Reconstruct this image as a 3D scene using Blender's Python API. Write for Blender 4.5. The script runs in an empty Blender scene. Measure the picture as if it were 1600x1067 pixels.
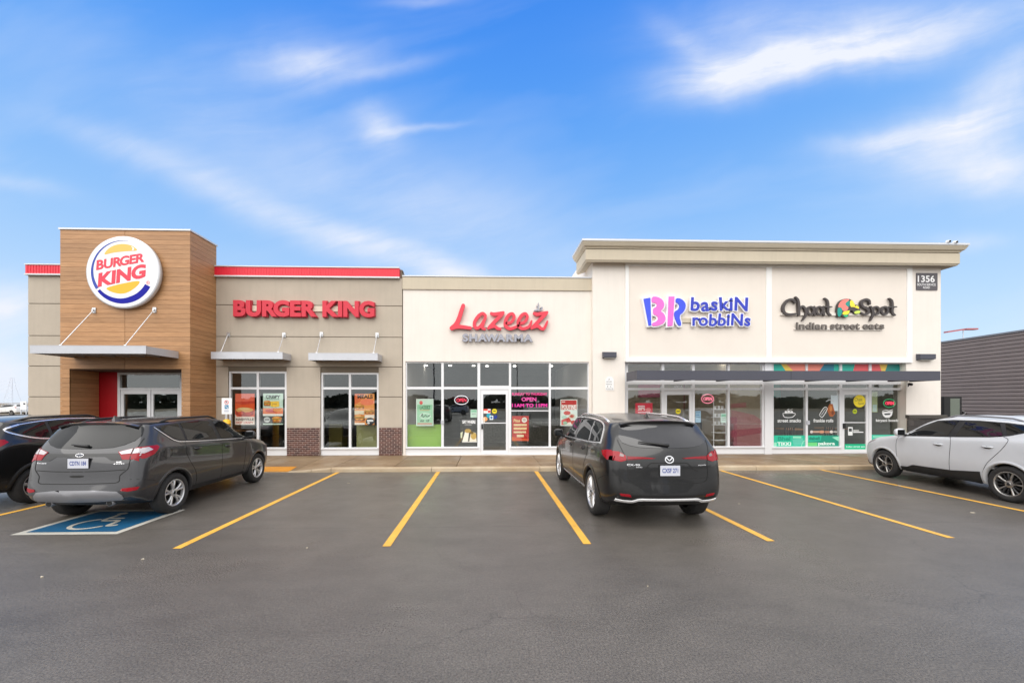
import bpy, bmesh, math, random, mathutils
import mathutils.interpolate
from math import radians, sin, cos, pi, sqrt, atan2
from mathutils import Vector, Matrix
from mathutils.bvhtree import BVHTree
random.seed(7)
SC = bpy.context.scene
COL = SC.collection

# ------------------------------------------------------------------ camera
CAM_H = 1.96; FPX = 622.0; PPX = 779.0; PPY = 628.0; YAW = radians(1.66)
cd = bpy.data.cameras.new('camera'); cam = bpy.data.objects.new('camera', cd); COL.objects.link(cam)
cd.sensor_width = 36.0; cd.lens = 36.0 * FPX / 1600.0
cd.shift_x = (800.0 - PPX) / 1600.0; cd.shift_y = (PPY - 533.5) / 1600.0
cd.clip_start = 0.05; cd.clip_end = 3000
cam.location = (0, 0, CAM_H); cam.rotation_euler = (radians(90), 0, -YAW)
SC.camera = cam
CA, SA = cos(YAW), sin(YAW)
# photograph measurements -> metres on a plane Y = const (facade planes are frontal)
def ray(px, py):
    u = (px - PPX) / FPX; v = (PPY - py) / FPX
    return (CA * u + SA, CA - SA * u, v)
def PX(px, Y):
    d = ray(px, PPY); return d[0] / d[1] * Y
def PZ(px, py, Y):
    d = ray(px, py); return CAM_H + d[2] / d[1] * Y
def GP(px, py, z=0.0):
    d = ray(px, py); t = (z - CAM_H) / d[2]; return (d[0] * t, d[1] * t)

# ------------------------------------------------------------------ light
SUN_EL, SUN_AZ = 48.0, 205.0      # azimuth clockwise from +Y: behind the camera, a little to its left
SKY_STRENGTH = 0.10
sd = bpy.data.lights.new('sun', 'SUN'); sd.energy = 1.5; sd.angle = radians(75); sd.color = (1.0, 0.962, 0.90)
so = bpy.data.objects.new('sun', sd); COL.objects.link(so)
_d = Vector((sin(radians(SUN_AZ)) * cos(radians(SUN_EL)), cos(radians(SUN_AZ)) * cos(radians(SUN_EL)), sin(radians(SUN_EL))))
so.rotation_euler = _d.to_track_quat('Z', 'Y').to_euler(); so.location = _d * 60
SC.view_settings.view_transform = 'Standard'
try: SC.view_settings.look = 'None'
except Exception: pass
SC.view_settings.gamma = 1.0; SC.view_settings.use_curve_mapping = False
SC.view_settings.exposure = 1.0
SC.cycles.max_bounces = 8; SC.cycles.transparent_max_bounces = 12; SC.cycles.use_denoising = True
SC.cycles.caustics_reflective = False; SC.cycles.caustics_refractive = False
SC.cycles.sample_clamp_indirect = 6

class NB:
    """small helper to chain shader nodes"""
    def __init__(s, tree): s.t = tree
    def n(s, typ, **kw):
        nd = s.t.nodes.new(typ)
        for k, v in kw.items(): setattr(nd, k, v)
        return nd
    def put(s, sock, v):
        if hasattr(v, 'is_output') or isinstance(v, bpy.types.NodeSocket): s.t.links.new(v, sock)
        else: sock.default_value = v
    def m(s, op, a, b=None, c=None, clamp=False):
        nd = s.n('ShaderNodeMath', operation=op, use_clamp=clamp); s.put(nd.inputs[0], a)
        if b is not None: s.put(nd.inputs[1], b)
        if c is not None: s.put(nd.inputs[2], c)
        return nd.outputs[0]
    def mr(s, v, a, b, c=0.0, d=1.0, smooth=False):
        nd = s.n('ShaderNodeMapRange'); nd.clamp = True
        if smooth: nd.interpolation_type = 'SMOOTHSTEP'
        s.put(nd.inputs[0], v)
        for i, x in enumerate((a, b, c, d)): s.put(nd.inputs[i + 1], x)
        return nd.outputs[0]
    def mix(s, f, a, b, mode='MIX'):
        nd = s.n('ShaderNodeMix', data_type='RGBA', blend_type=mode); s.put(nd.inputs[0], f)
        s.put(nd.inputs[6], a); s.put(nd.inputs[7], b); return nd.outputs[2]
    def noise(s, vec, scale, detail=4.0, rough=0.55, dist=0.0):
        nd = s.n('ShaderNodeTexNoise'); nd.inputs['Scale'].default_value = scale; nd.inputs['Detail'].default_value = detail
        nd.inputs['Roughness'].default_value = rough; nd.inputs['Distortion'].default_value = dist
        if vec is not None: s.t.links.new(vec, nd.inputs['Vector'])
        return nd.outputs['Fac']
    def comb(s, x, y, z):
        nd = s.n('ShaderNodeCombineXYZ')
        for i, v in enumerate((x, y, z)): s.put(nd.inputs[i], v)
        return nd.outputs[0]
    def sep(s, v):
        nd = s.n('ShaderNodeSeparateXYZ'); s.t.links.new(v, nd.inputs[0]); return nd.outputs
    def scale(s, v, sc):
        nd = s.n('ShaderNodeMapping'); nd.inputs['Scale'].default_value = sc; s.t.links.new(v, nd.inputs[0]); return nd.outputs[0]

def build_world():
    w = bpy.data.worlds.new('World'); SC.world = w; w.use_nodes = True
    t = w.node_tree; t.nodes.clear(); b = NB(t)
    out = b.n('ShaderNodeOutputWorld'); bg = b.n('ShaderNodeBackground'); bg.inputs[1].default_value = SKY_STRENGTH
    t.links.new(bg.outputs[0], out.inputs[0])
    sky = b.n('ShaderNodeTexSky', sky_type='NISHITA'); sky.sun_disc = False
    sky.sun_elevation = radians(SUN_EL); sky.sun_rotation = radians(SUN_AZ)
    sky.altitude = 100; sky.air_density = 1.0; sky.dust_density = 0.6; sky.ozone_density = 2.5
    tc = b.n('ShaderNodeTexCoord'); D = tc.outputs['Generated']; x, y, z = b.sep(D)
    # deep clear blue overhead, paling evenly to the horizon all the way round
    rp = b.n('ShaderNodeValToRGB'); cr = rp.color_ramp; cr.interpolation = 'B_SPLINE'
    stops = [(0.0, (3.5, 4.2, 5.0)), (0.16, (2.7, 3.75, 5.0)), (0.36, (1.45, 2.85, 5.0)), (0.56, (.55, 1.98, 4.95)), (0.72, (.17, 1.30, 4.75)), (1.0, (.16, 1.0, 4.0))]
    while len(cr.elements) < len(stops): cr.elements.new(0.5)
    for el, (p_, c_) in zip(cr.elements, stops): el.position = p_; el.color = (c_[0] / 5, c_[1] / 5, c_[2] / 5, 1)
    t.links.new(b.m('MAXIMUM', z, 0.0), rp.inputs[0])
    sc5 = b.n('ShaderNodeVectorMath', operation='SCALE'); sc5.inputs['Scale'].default_value = 5.0; t.links.new(rp.outputs[0], sc5.inputs[0])
    base = b.mix(0.88, sky.outputs[0], sc5.outputs[0])
    # wisps of cirrus: soft streaks at fixed directions of the sky
    yy = b.m('MAXIMUM', y, 0.08); u = b.m('DIVIDE', x, yy); v = b.m('DIVIDE', z, yy)
    warp = b.m('SUBTRACT', b.noise(b.comb(u, v, 0.0), 2.2, 4), 0.5)
    warp2 = b.m('SUBTRACT', b.noise(b.comb(v, u, 3.7), 2.6, 4), 0.5)
    uw = b.m('MULTIPLY_ADD', warp, 0.16, u); vw = b.m('MULTIPLY_ADD', warp2, 0.10, v)
    tot = None
    for (cx, cy, rx, ry, rot, amp) in WISPS:
        cu = (cx - PPX) / FPX + 0.029; cv = (PPY - cy) / FPX; r = radians(rot)
        du = b.m('SUBTRACT', uw, cu); dv = b.m('SUBTRACT', vw, cv)
        p = b.m('ADD', b.m('MULTIPLY', du, cos(r) * FPX / rx), b.m('MULTIPLY', dv, sin(r) * FPX / rx))
        q = b.m('ADD', b.m('MULTIPLY', du, -sin(r) * FPX / ry), b.m('MULTIPLY', dv, cos(r) * FPX / ry))
        g = b.m('MULTIPLY', b.m('POWER', 2.71828, b.m('MULTIPLY', -1.0, b.m('ADD', b.m('MULTIPLY', p, p), b.m('MULTIPLY', q, q)))), amp)
        tot = g if tot is None else b.m('ADD', tot, g)
    rotv = b.n('ShaderNodeVectorRotate', rotation_type='Z_AXIS'); rotv.inputs['Angle'].default_value = radians(-14)
    t.links.new(b.comb(uw, vw, 0.0), rotv.inputs['Vector'])
    fib = b.noise(b.scale(rotv.outputs[0], (1.6, 9.0, 1.0)), 1.6, 7, 0.62, 0.35)
    fib2 = b.noise(b.comb(u, v, 1.0), 3.2, 5, 0.6, 0.4)
    f = b.m('MULTIPLY', tot, b.m('MULTIPLY', b.mr(fib, 0.25, 0.72, 0.45, 1.15), b.mr(fib2, 0.25, 0.75, 0.6, 1.15)))
    veil = b.m('MULTIPLY', b.mr(b.noise(b.scale(rotv.outputs[0], (0.7, 2.4, 1.0)), 1.1, 5, 0.5, 0.3), 0.48, 0.8, 0.0, 0.34), 1.0)
    f = b.m('ADD', f, veil, clamp=True)
    f = b.m('MULTIPLY', f, b.mr(y, 0.02, 0.25))
    # the grey-white cloud deck that covers the rest of the sky, breaking up towards the front
    deckn = b.noise(b.scale(D, (1, 1, 1.6)), 2.2, 6, 0.55, 0.3)
    deck = b.mr(b.m('ADD', b.m('SUBTRACT', b.mr(z, 0.71, 0.86, 0.0, 0.95, True), y), b.m('MULTIPLY', b.m('SUBTRACT', deckn, 0.5), 0.8)), -0.52, -0.05, 0.0, 1.0, True)
    fc = b.m('MAXIMUM', f, b.m('MULTIPLY', deck, 0.93))
    decktone = b.mr(deckn, 0.3, 0.7, 0.80, 1.08)
    cc = b.n('ShaderNodeMix', data_type='RGBA', blend_type='MULTIPLY'); cc.inputs[0].default_value = 1.0
    cc.inputs[6].default_value = CLOUD_COL
    t.links.new(b.comb(decktone, decktone, decktone), cc.inputs[7])
    ccol = b.mix(b.m('SUBTRACT', 1.0, deck), cc.outputs[2], WISP_COL)
    col = b.mix(fc, base, ccol)
    t.links.new(col, bg.inputs[0])
CLOUD_COL = (7.4, 7.35, 7.3, 1); WISP_COL = (4.35, 4.55, 5.05, 1)
WISPS = [  # photo x, y, half length, half width, angle, strength
    (1150, 105, 110, 30, 12, .85), (1270, 80, 170, 34, 12, .80), (1450, 35, 190, 40, 13, .80), (1090, 75, 70, 22, -38, .35), (1300, 20, 220, 50, 6, .60),
    (1480, 195, 150, 34, 14, .62), (1590, 130, 130, 55, 38, .80), (1590, 250, 90, 42, -4, .9), (1400, 205, 110, 14, 8, .30),
    (500, 105, 85, 26, 6, .62), (470, 95, 120, 50, 0, .22), (575, 120, 120, 12, 14, .30), (588, 200, 40, 26, -30, .62), (650, 206, 70, 6, 3, .45),
    (200, 245, 130, 22, -24, .26), (380, 315, 150, 26, -24, .34), (560, 385, 150, 26, -22, .55), (690, 425, 110, 24, -18, .75), (480, 250, 300, 80, -20, .30), (800, 380, 260, 60, -14, .22),
    (1540, 366, 60, 14, 0, .45), (15, 480, 80, 36, 0, 1.15), (10, 590, 130, 50, 0, 1.1), (40, 300, 90, 14, -12, .25), (650, 3, 60, 8, 4, .35),
]
build_world()

# ------------------------------------------------------------------ materials
def lin(c):
    c = c / 255.0
    return c / 12.92 if c <= 0.04045 else ((c + 0.055) / 1.055) ** 2.4
def L3(r, g, b, k=1.0): return (lin(r) * k, lin(g) * k, lin(b) * k, 1)
MATS = {}
def pbr(name, col, rough=0.5, metal=0.0, coat=0.0, var=0.0, vscale=3.0, bump=0.0, bscale=120.0, spec=0.5, rvar=0.0, streak=0.0, coat_rough=0.03):
    if name in MATS: return MATS[name]
    m = bpy.data.materials.new(name); m.use_nodes = True; t = m.node_tree; b = NB(t)
    p = t.nodes['Principled BSDF']; p.inputs['Roughness'].default_value = rough; p.inputs['Metallic'].default_value = metal
    p.inputs['Specular IOR Level'].default_value = spec
    p.inputs['Coat Weight'].default_value = coat; p.inputs['Coat Roughness'].default_value = coat_rough
    if len(col) == 3: col = (*col, 1)
    tc = b.n('ShaderNodeTexCoord'); geo = b.n('ShaderNodeNewGeometry'); pos = geo.outputs['Position']
    c = None
    if var > 0:
        f = b.noise(pos, vscale, 6, 0.6)
        c = b.mix(b.mr(f, 0.25, 0.75, 0.0, 1.0), tuple(x * (1 - var) for x in col[:3]) + (1,), tuple(min(1, x * (1 + var)) for x in col[:3]) + (1,))
    if streak > 0:     # rain streaks running down a wall
        s = b.noise(b.scale(pos, (5.0, 5.0, 0.35)), 1.6, 5, 0.6)
        c = b.mix(b.mr(s, 0.45, 0.8, 0.0, streak), c if c is not None else col, tuple(x * 0.72 for x in col[:3]) + (1,))
    if c is None: p.inputs['Base Color'].default_value = col
    else: t.links.new(c, p.inputs['Base Color'])
    if rvar > 0:
        t.links.new(b.mr(b.noise(pos, vscale * 1.7, 5, 0.6), 0.3, 0.7, max(0.02, rough - rvar), rough + rvar), p.inputs['Roughness'])
    if bump > 0:
        bn = b.n('ShaderNodeBump'); bn.inputs['Strength'].default_value = bump; bn.inputs['Distance'].default_value = 0.01
        t.links.new(b.noise(pos, bscale, 4, 0.6), bn.inputs['Height']); t.links.new(bn.outputs[0], p.inputs['Normal'])
    MATS[name] = m; return m
def ink(r, g, b, k=0.98):
    return pbr('print_%d_%d_%d_%d' % (r, g, b, int(k * 100)), L3(r, g, b, k), 0.45)
def emit(name, col, strength):
    if name in MATS: return MATS[name]
    m = bpy.data.materials.new(name); m.use_nodes = True; p = m.node_tree.nodes['Principled BSDF']
    p.inputs['Base Color'].default_value = col; p.inputs['Emission Color'].default_value = col; p.inputs['Emission Strength'].default_value = strength
    MATS[name] = m; return m
def glass_mat(name, tint, refl):
    m = bpy.data.materials.new(name); m.use_nodes = True; t = m.node_tree; t.nodes.clear(); b = NB(t)
    o = b.n('ShaderNodeOutputMaterial'); mx = b.n('ShaderNodeMixShader'); tr = b.n('ShaderNodeBsdfTransparent'); gl = b.n('ShaderNodeBsdfGlossy')
    tr.inputs[0].default_value = tint; gl.inputs['Roughness'].default_value = 0.0; gl.inputs[0].default_value = (0.92, 0.97, 0.97, 1)
    bn = b.n('ShaderNodeBump'); bn.inputs['Strength'].default_value = 0.03; bn.inputs['Distance'].default_value = 0.02
    geo = b.n('ShaderNodeNewGeometry'); t.links.new(b.noise(geo.outputs['Position'], 1.4, 2), bn.inputs['Height']); t.links.new(bn.outputs[0], gl.inputs['Normal'])
    lw = b.n('ShaderNodeFresnel'); lw.inputs[0].default_value = 1.5
    t.links.new(b.m('MULTIPLY', b.m('MULTIPLY_ADD', lw.outputs[0], 0.9, refl, clamp=True), b.m('SUBTRACT', 1.0, geo.outputs['Backfacing'])), mx.inputs[0]); t.links.new(tr.outputs[0], mx.inputs[1]); t.links.new(gl.outputs[0], mx.inputs[2])
    t.links.new(mx.outputs[0], o.inputs[0]); MATS[name] = m; return m

M_GLASS = glass_mat('storefront_glass', (0.975, 0.985, 0.98, 1), 0.095)
M_STUCCO_T = pbr('taupe_stucco', L3(183, 172, 157), 0.9, var=.06, vscale=1.3, bump=.6, bscale=55, streak=.22)
M_STUCCO_C = pbr('cream_stucco', L3(232, 225, 217), 0.9, var=.035, vscale=1.1, bump=.6, bscale=55, streak=.16)
M_STUCCO_B = pbr('beige_stucco_trim', L3(199, 188, 168), 0.88, var=.04, vscale=1.5, bump=.4, bscale=60, streak=.22)
M_STUCCO_W = pbr('white_stucco_trim', L3(236, 235, 233), 0.85, var=.02, vscale=2, bump=.2, bscale=90)
M_JOINT = pbr('joint_grey', L3(120, 110, 96), 0.95)  # plain grey of the backing in the recessed wall joints
M_ALU = pbr('white_aluminium', L3(226, 227, 230), 0.4, var=.02, vscale=2)
M_ALU_G = pbr('brushed_aluminium', L3(190, 192, 198), 0.42, metal=.35, var=.05, vscale=2.5)
M_FLASH = pbr('pale_flashing', L3(208, 210, 214), 0.45, metal=.2)
M_RED = pbr('red_cladding', L3(224, 36, 60), 0.45, var=.05, vscale=2)
M_REDPANEL = pbr('red_panel', L3(168, 10, 26), 0.4, var=.05)
M_CHAR = pbr('charcoal_steel', L3(72, 73, 84), 0.5, var=.06, vscale=1.6)
M_BLACK = pbr('black_plastic', (0.012, 0.012, 0.013), 0.5)
M_MORTAR = pbr('mortar', L3(205, 188, 178), 0.95, bump=.3, bscale=200)
M_BRICKS = [pbr('brick_%d' % i, c, 0.88, var=.18, vscale=14, bump=.4, bscale=160) for i, c in enumerate([L3(94, 62, 56), L3(84, 56, 52), L3(104, 70, 62), L3(76, 52, 50)])]
M_STONE = [pbr('dark_block_%d' % i, c, 0.9, var=.2, vscale=9, bump=.6, bscale=60) for i, c in enumerate([L3(72, 68, 66), L3(82, 78, 74), L3(62, 59, 58)])]
M_STONECAP = pbr('dark_stone_cap', L3(76, 72, 68), 0.8, var=.12, vscale=6, bump=.3)
M_STEEL = pbr('stainless', L3(205, 206, 208), 0.3, metal=.8)
M_WHITE = pbr('white_enamel', L3(238, 238, 238), 0.4)
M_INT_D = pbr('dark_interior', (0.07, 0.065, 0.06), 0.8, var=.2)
M_INT_G = pbr('grey_interior', (0.16, 0.16, 0.155), 0.8, var=.1)
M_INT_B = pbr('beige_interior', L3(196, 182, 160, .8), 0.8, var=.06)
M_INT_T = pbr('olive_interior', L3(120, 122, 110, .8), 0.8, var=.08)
M_FLOOR_IN = pbr('shop_floor', (0.18, 0.165, 0.15), 0.35, var=.1)
M_CEIL = pbr('ceiling_white', (0.55, 0.55, 0.54), 0.9)
M_LAMP = emit('lit_ceiling_lamp', (1, 0.97, 0.9, 1), 5.5)

def wood_mat(name, c1, c2):
    m = bpy.data.materials.new(name); m.use_nodes = True; t = m.node_tree; b = NB(t); p = t.nodes['Principled BSDF']
    p.inputs['Roughness'].default_value = 0.5
    geo = b.n('ShaderNodeNewGeometry'); oi = b.n('ShaderNodeObjectInfo')
    off = b.n('ShaderNodeVectorMath', operation='ADD'); t.links.new(geo.outputs['Position'], off.inputs[0])
    t.links.new(b.comb(b.m('MULTIPLY', oi.outputs['Random'], 40), b.m('MULTIPLY', oi.outputs['Random'], 17), 0), off.inputs[1])
    g = b.noise(b.scale(off.outputs[0], (1.2, 1.2, 26)), 2.0, 6, 0.62, 0.8)
    c = b.mix(b.mr(g, 0.28, 0.72), c1, c2)
    k = b.mr(oi.outputs['Random'], 0, 1, 0.85, 1.08)
    c = b.mix(1.0, c, b.comb(k, k, k), 'MULTIPLY'); t.links.new(c, p.inputs['Base Color'])
    bn = b.n('ShaderNodeBump'); bn.inputs['Strength'].default_value = 0.12; bn.inputs['Distance'].default_value = 0.01
    t.links.new(g, bn.inputs['Height']); t.links.new(bn.outputs[0], p.inputs['Normal']); MATS[name] = m; return m
M_WOOD = wood_mat('oak_cladding', L3(152, 108, 68), L3(194, 148, 104))
M_WOODGAP = pbr('plank_gap', L3(66, 42, 24), 0.9)

def asphalt_mat():
    m = bpy.data.materials.new('asphalt'); m.use_nodes = True; t = m.node_tree; b = NB(t); p = t.nodes['Principled BSDF']
    geo = b.n('ShaderNodeNewGeometry'); pos = geo.outputs['Position']
    agg = b.noise(pos, 62, 4, 0.8); agg2 = b.noise(pos, 24, 4, 0.75)
    vor = b.n('ShaderNodeTexVoronoi'); vor.inputs['Scale'].default_value = 95; t.links.new(pos, vor.inputs['Vector'])
    big = b.noise(pos, 0.42, 6, 0.6, 0.5); mid = b.noise(b.scale(pos, (1, 2.2, 1)), 1.5, 6, 0.65, 0.4)
    c = b.mix(b.mr(agg, 0.28, 0.72), (0.018, 0.0162, 0.0143, 1), (0.235, 0.211, 0.185, 1))
    c = b.mix(b.mr(agg2, 0.3, 0.7, 0.0, 0.5), c, (0.068, 0.061, 0.054, 1))
    # pale stones and grit
    c = b.mix(b.m('MULTIPLY', b.mr(vor.outputs['Distance'], 0.10, 0.02), b.mr(b.noise(pos, 31, 2), 0.56, 0.66)), c, (0.34, 0.32, 0.29, 1))
    k = b.mr(big, 0.32, 0.68, 0.86, 1.1); c = b.mix(1.0, c, b.comb(k, k, k), 'MULTIPLY')
    k2 = b.mr(mid, 0.40, 0.72, 1.03, 0.84); c = b.mix(1.0, c, b.comb(k2, k2, k2), 'MULTIPLY')
    # oil spots
    ov = b.n('ShaderNodeTexVoronoi'); ov.inputs['Scale'].default_value = 0.33; t.links.new(pos, ov.inputs['Vector'])
    od = b.m('MULTIPLY_ADD', b.noise(pos, 5, 5), 0.25, ov.outputs['Distance'])
    c = b.mix(b.mr(od, 0.36, 0.14, 0.0, 0.55), c, (0.022, 0.020, 0.019, 1))
    # fine crack lines
    cv = b.n('ShaderNodeTexVoronoi'); cv.feature = 'DISTANCE_TO_EDGE'; cv.inputs['Scale'].default_value = 0.16
    wv = b.n('ShaderNodeVectorMath', operation='ADD'); t.links.new(pos, wv.inputs[0])
    nn = b.n('ShaderNodeTexNoise'); nn.inputs['Scale'].default_value = 1.3; nn.inputs['Detail'].default_value = 7; t.links.new(pos, nn.inputs['Vector']); t.links.new(nn.outputs['Color'], wv.inputs[1])
    t.links.new(wv.outputs[0], cv.inputs['Vector'])
    c = b.mix(b.m('MULTIPLY', b.mr(cv.outputs[0], 0.0016, 0.0005, 0, 0.35), b.mr(big, 0.45, 0.55)), c, (0.02, 0.019, 0.018, 1))
    # paving seams running along the building
    py_ = b.sep(pos)[1]
    for y0_, w_ in ((6.28, .011), (2.05, .009)):
        dd = b.m('ABSOLUTE', b.m('SUBTRACT', b.m('MULTIPLY_ADD', b.noise(pos, 1.1, 6, .65), .10, py_), y0_ + .05))
        c = b.mix(b.m('MULTIPLY', b.mr(dd, w_, w_ * .4, 0, .7), b.mr(b.noise(pos, .8, 4), .38, .55)), c, (0.022, 0.020, 0.018, 1))
    t.links.new(c, p.inputs['Base Color'])
    t.links.new(b.m('ADD', b.mr(b.noise(pos, 0.3, 5, 0.6), 0.35, 0.65, 0.24, 0.46), b.mr(agg, 0.3, 0.7, -0.06, 0.1)), p.inputs['Roughness'])
    bn = b.n('ShaderNodeBump'); bn.inputs['Strength'].default_value = 0.55; bn.inputs['Distance'].default_value = 0.006
    t.links.new(b.m('ADD', b.m('MULTIPLY', agg2, 0.7), agg), bn.inputs['Height']); t.links.new(bn.outputs[0], p.inputs['Normal'])
    MATS['asphalt'] = m; return m
M_ASPHALT = asphalt_mat()
def concrete_mat(name, c1, c2, wet):
    m = bpy.data.materials.new(name); m.use_nodes = True; t = m.node_tree; b = NB(t); p = t.nodes['Principled BSDF']
    geo = b.n('ShaderNodeNewGeometry'); pos = geo.outputs['Position']; oi = b.n('ShaderNodeObjectInfo')
    c = b.mix(b.mr(b.noise(pos, 1.1, 7, 0.62, 0.3), 0.33, 0.68), c1, c2)
    c = b.mix(b.mr(b.noise(pos, 55, 3, 0.7), 0.4, 0.75, 0, 0.35), c, tuple(x * .6 for x in c1[:3]) + (1,))
    k = b.mr(oi.outputs['Random'], 0, 1, 0.9, 1.08); c = b.mix(1.0, c, b.comb(k, k, k), 'MULTIPLY')
    t.links.new(c, p.inputs['Base Color'])
    t.links.new(b.mr(b.noise(pos, 0.9, 5), 0.35, 0.65, wet, wet + 0.3), p.inputs['Roughness'])
    bn = b.n('ShaderNodeBump'); bn.inputs['Strength'].default_value = 0.3; bn.inputs['Distance'].default_value = 0.006
    t.links.new(b.noise(pos, 90, 4), bn.inputs['Height']); t.links.new(bn.outputs[0], p.inputs['Normal']); MATS[name] = m; return m
M_SIDEWALK = concrete_mat('sidewalk_concrete', L3(138, 112, 84, .72), L3(176, 152, 122, .72), 0.38)
M_KERB = concrete_mat('kerb_concrete', L3(188, 164, 132, .8), L3(214, 198, 172, .8), 0.6)
def paint_mat(name, col, wear):
    m = bpy.data.materials.new(name); m.use_nodes = True; t = m.node_tree; b = NB(t); p = t.nodes['Principled BSDF']; p.inputs['Roughness'].default_value = 0.5
    geo = b.n('ShaderNodeNewGeometry'); pos = geo.outputs['Position']
    f = b.m('ADD', b.m('MULTIPLY', b.noise(pos, 150, 3, 0.7), 0.5), b.m('MULTIPLY', b.noise(pos, 5, 6, 0.65), 0.5))
    c = b.mix(b.mr(b.noise(pos, 3, 5), 0.3, 0.7), tuple(x * .82 for x in col[:3]) + (1,), col)
    c = b.mix(b.mr(f, 0.60 - wear, 0.66 - wear * .8, 0, 0.85), c, (0.075, 0.07, 0.066, 1)); t.links.new(c, p.inputs['Base Color'])
    bn = b.n('ShaderNodeBump'); bn.inputs['Strength'].default_value = 0.4; bn.inputs['Distance'].default_value = 0.005
    t.links.new(b.noise(pos, 150, 3), bn.inputs['Height']); t.links.new(bn.outputs[0], p.inputs['Normal']); MATS[name] = m; return m
M_YELLOW = paint_mat('yellow_line_paint', L3(242, 184, 74, .90), 0.035)
M_WLINE = paint_mat('white_line_paint', L3(214, 211, 200, .75), 0.03)
M_BLUEPAINT = paint_mat('blue_stall_paint', L3(22, 98, 142, .75), 0.03)
M_TACTILE = paint_mat('ramp_yellow_paint', L3(228, 152, 34, .85), -0.02)
M_DIRT = pbr('dry_ground', L3(150, 138, 118, .7), 0.95, var=.25, vscale=.08, bump=.3, bscale=2)

# ------------------------------------------------------------------ objects
WL = {}
class MB:
    """collects polygons; build() links them as ONE mesh object"""
    def __init__(s): s.v = []; s.f = []; s.mi = []
    def add(s, vs, fs, mi=0):
        o = len(s.v); s.v += [tuple(v) for v in vs]; s.f += [tuple(i + o for i in f) for f in fs]; s.mi += [mi] * len(fs); return s
    def box(s, x0, x1, y0, y1, z0, z1, mi=0):
        if x0 > x1: x0, x1 = x1, x0
        if y0 > y1: y0, y1 = y1, y0
        if z0 > z1: z0, z1 = z1, z0
        return s.add([(x0, y0, z0), (x1, y0, z0), (x1, y1, z0), (x0, y1, z0), (x0, y0, z1), (x1, y0, z1), (x1, y1, z1), (x0, y1, z1)],
                     [(0, 3, 2, 1), (4, 5, 6, 7), (0, 1, 5, 4), (1, 2, 6, 5), (2, 3, 7, 6), (3, 0, 4, 7)], mi)
    def prism(s, pts, y0, y1, mi=0):
        """outline of (x, z) points, front at y0, back at y1"""
        a = sum(pts[i][0] * pts[(i + 1) % len(pts)][1] - pts[(i + 1) % len(pts)][0] * pts[i][1] for i in range(len(pts)))
        if a < 0: pts = pts[::-1]
        n = len(pts); vs = [(x, y0, z) for x, z in pts] + [(x, y1, z) for x, z in pts]
        return s.add(vs, [tuple(range(n)), tuple(range(2 * n - 1, n - 1, -1))] + [(i, i + n, (i + 1) % n + n, (i + 1) % n) for i in range(n)], mi)
    def flat(s, pts, y, mi=0):
        a = sum(pts[i][0] * pts[(i + 1) % len(pts)][1] - pts[(i + 1) % len(pts)][0] * pts[i][1] for i in range(len(pts)))
        if a < 0: pts = pts[::-1]
        return s.add([(x, y, z) for x, z in pts], [tuple(range(len(pts)))], mi)
    def tube(s, p, q, r, n=8, r2=None, mi=0, caps=True):
        p = Vector(p); q = Vector(q); d = (q - p).normalized(); r2 = r if r2 is None else r2
        a = d.orthogonal().normalized(); c = d.cross(a); vs = []
        for k in range(n):
            t = 2 * pi * k / n; e = a * cos(t) + c * sin(t); vs.append(p + e * r)
        for k in range(n):
            t = 2 * pi * k / n; e = a * cos(t) + c * sin(t); vs.append(q + e * r2)
        fs = [(k, (k + 1) % n, n + (k + 1) % n, n + k) for k in range(n)]
        if caps: fs += [tuple(range(n - 1, -1, -1)), tuple(range(n, 2 * n))]
        return s.add(vs, fs, mi)
    def path(s, pts, r, n=8, mi=0):
        pts = [Vector(p) for p in pts]; vs = []; fs = []; up = None
        for i, p in enumerate(pts):
            d = (pts[min(i + 1, len(pts) - 1)] - pts[max(i - 1, 0)]).normalized()
            a = d.orthogonal().normalized() if up is None else (up - d * up.dot(d)).normalized(); up = a; c = d.cross(a)
            rr = r[i] if isinstance(r, (list, tuple)) else r
            vs += [p + (a * cos(2 * pi * k / n) + c * sin(2 * pi * k / n)) * rr for k in range(n)]
        for i in range(len(pts) - 1):
            fs += [(i * n + k, i * n + (k + 1) % n, (i + 1) * n + (k + 1) % n, (i + 1) * n + k) for k in range(n)]
        fs += [tuple(range(n - 1, -1, -1)), tuple((len(pts) - 1) * n + k for k in range(n))]
        return s.add(vs, fs, mi)
    def mesh(s, name, mats, smooth=False, center=True):
        me = bpy.data.meshes.new(name); c = Vector((0, 0, 0))
        if center and s.v:
            lo = [min(v[i] for v in s.v) for i in range(3)]; hi = [max(v[i] for v in s.v) for i in range(3)]
            c = Vector([(lo[i] + hi[i]) / 2 for i in range(3)])
        me.from_pydata([tuple(Vector(v) - c) for v in s.v], [], s.f)
        for m in (mats if isinstance(mats, (list, tuple)) else [mats]): me.materials.append(m)
        me.polygons.foreach_set('material_index', s.mi)
        if smooth: me.polygons.foreach_set('use_smooth', [True] * len(me.polygons))
        me.update(); return me, c
    def build(s, name, mats, parent=None, smooth=False):
        me, c = s.mesh(name, mats, smooth)
        return link(name, me, c, parent)
def link(name, me, c, parent=None):
    o = bpy.data.objects.new(name, me); COL.objects.link(o); WL[o.name] = Vector(c)
    if parent is not None:
        o.parent = parent; o.location = Vector(c) - WL[parent.name]
    else: o.location = c
    return o
def tag(o, label=None, cat=None, group=None, kind=None):
    if label: o['label'] = label
    if cat: o['category'] = cat
    if group: o['group'] = group
    if kind: o['kind'] = kind
    return o
def thing(name, label, cat, loc, group=None):
    o = bpy.data.objects.new(name, None); COL.objects.link(o); o.location = loc; o.empty_display_size = 0.2; WL[o.name] = Vector(loc)
    return tag(o, label, cat, group)
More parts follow.
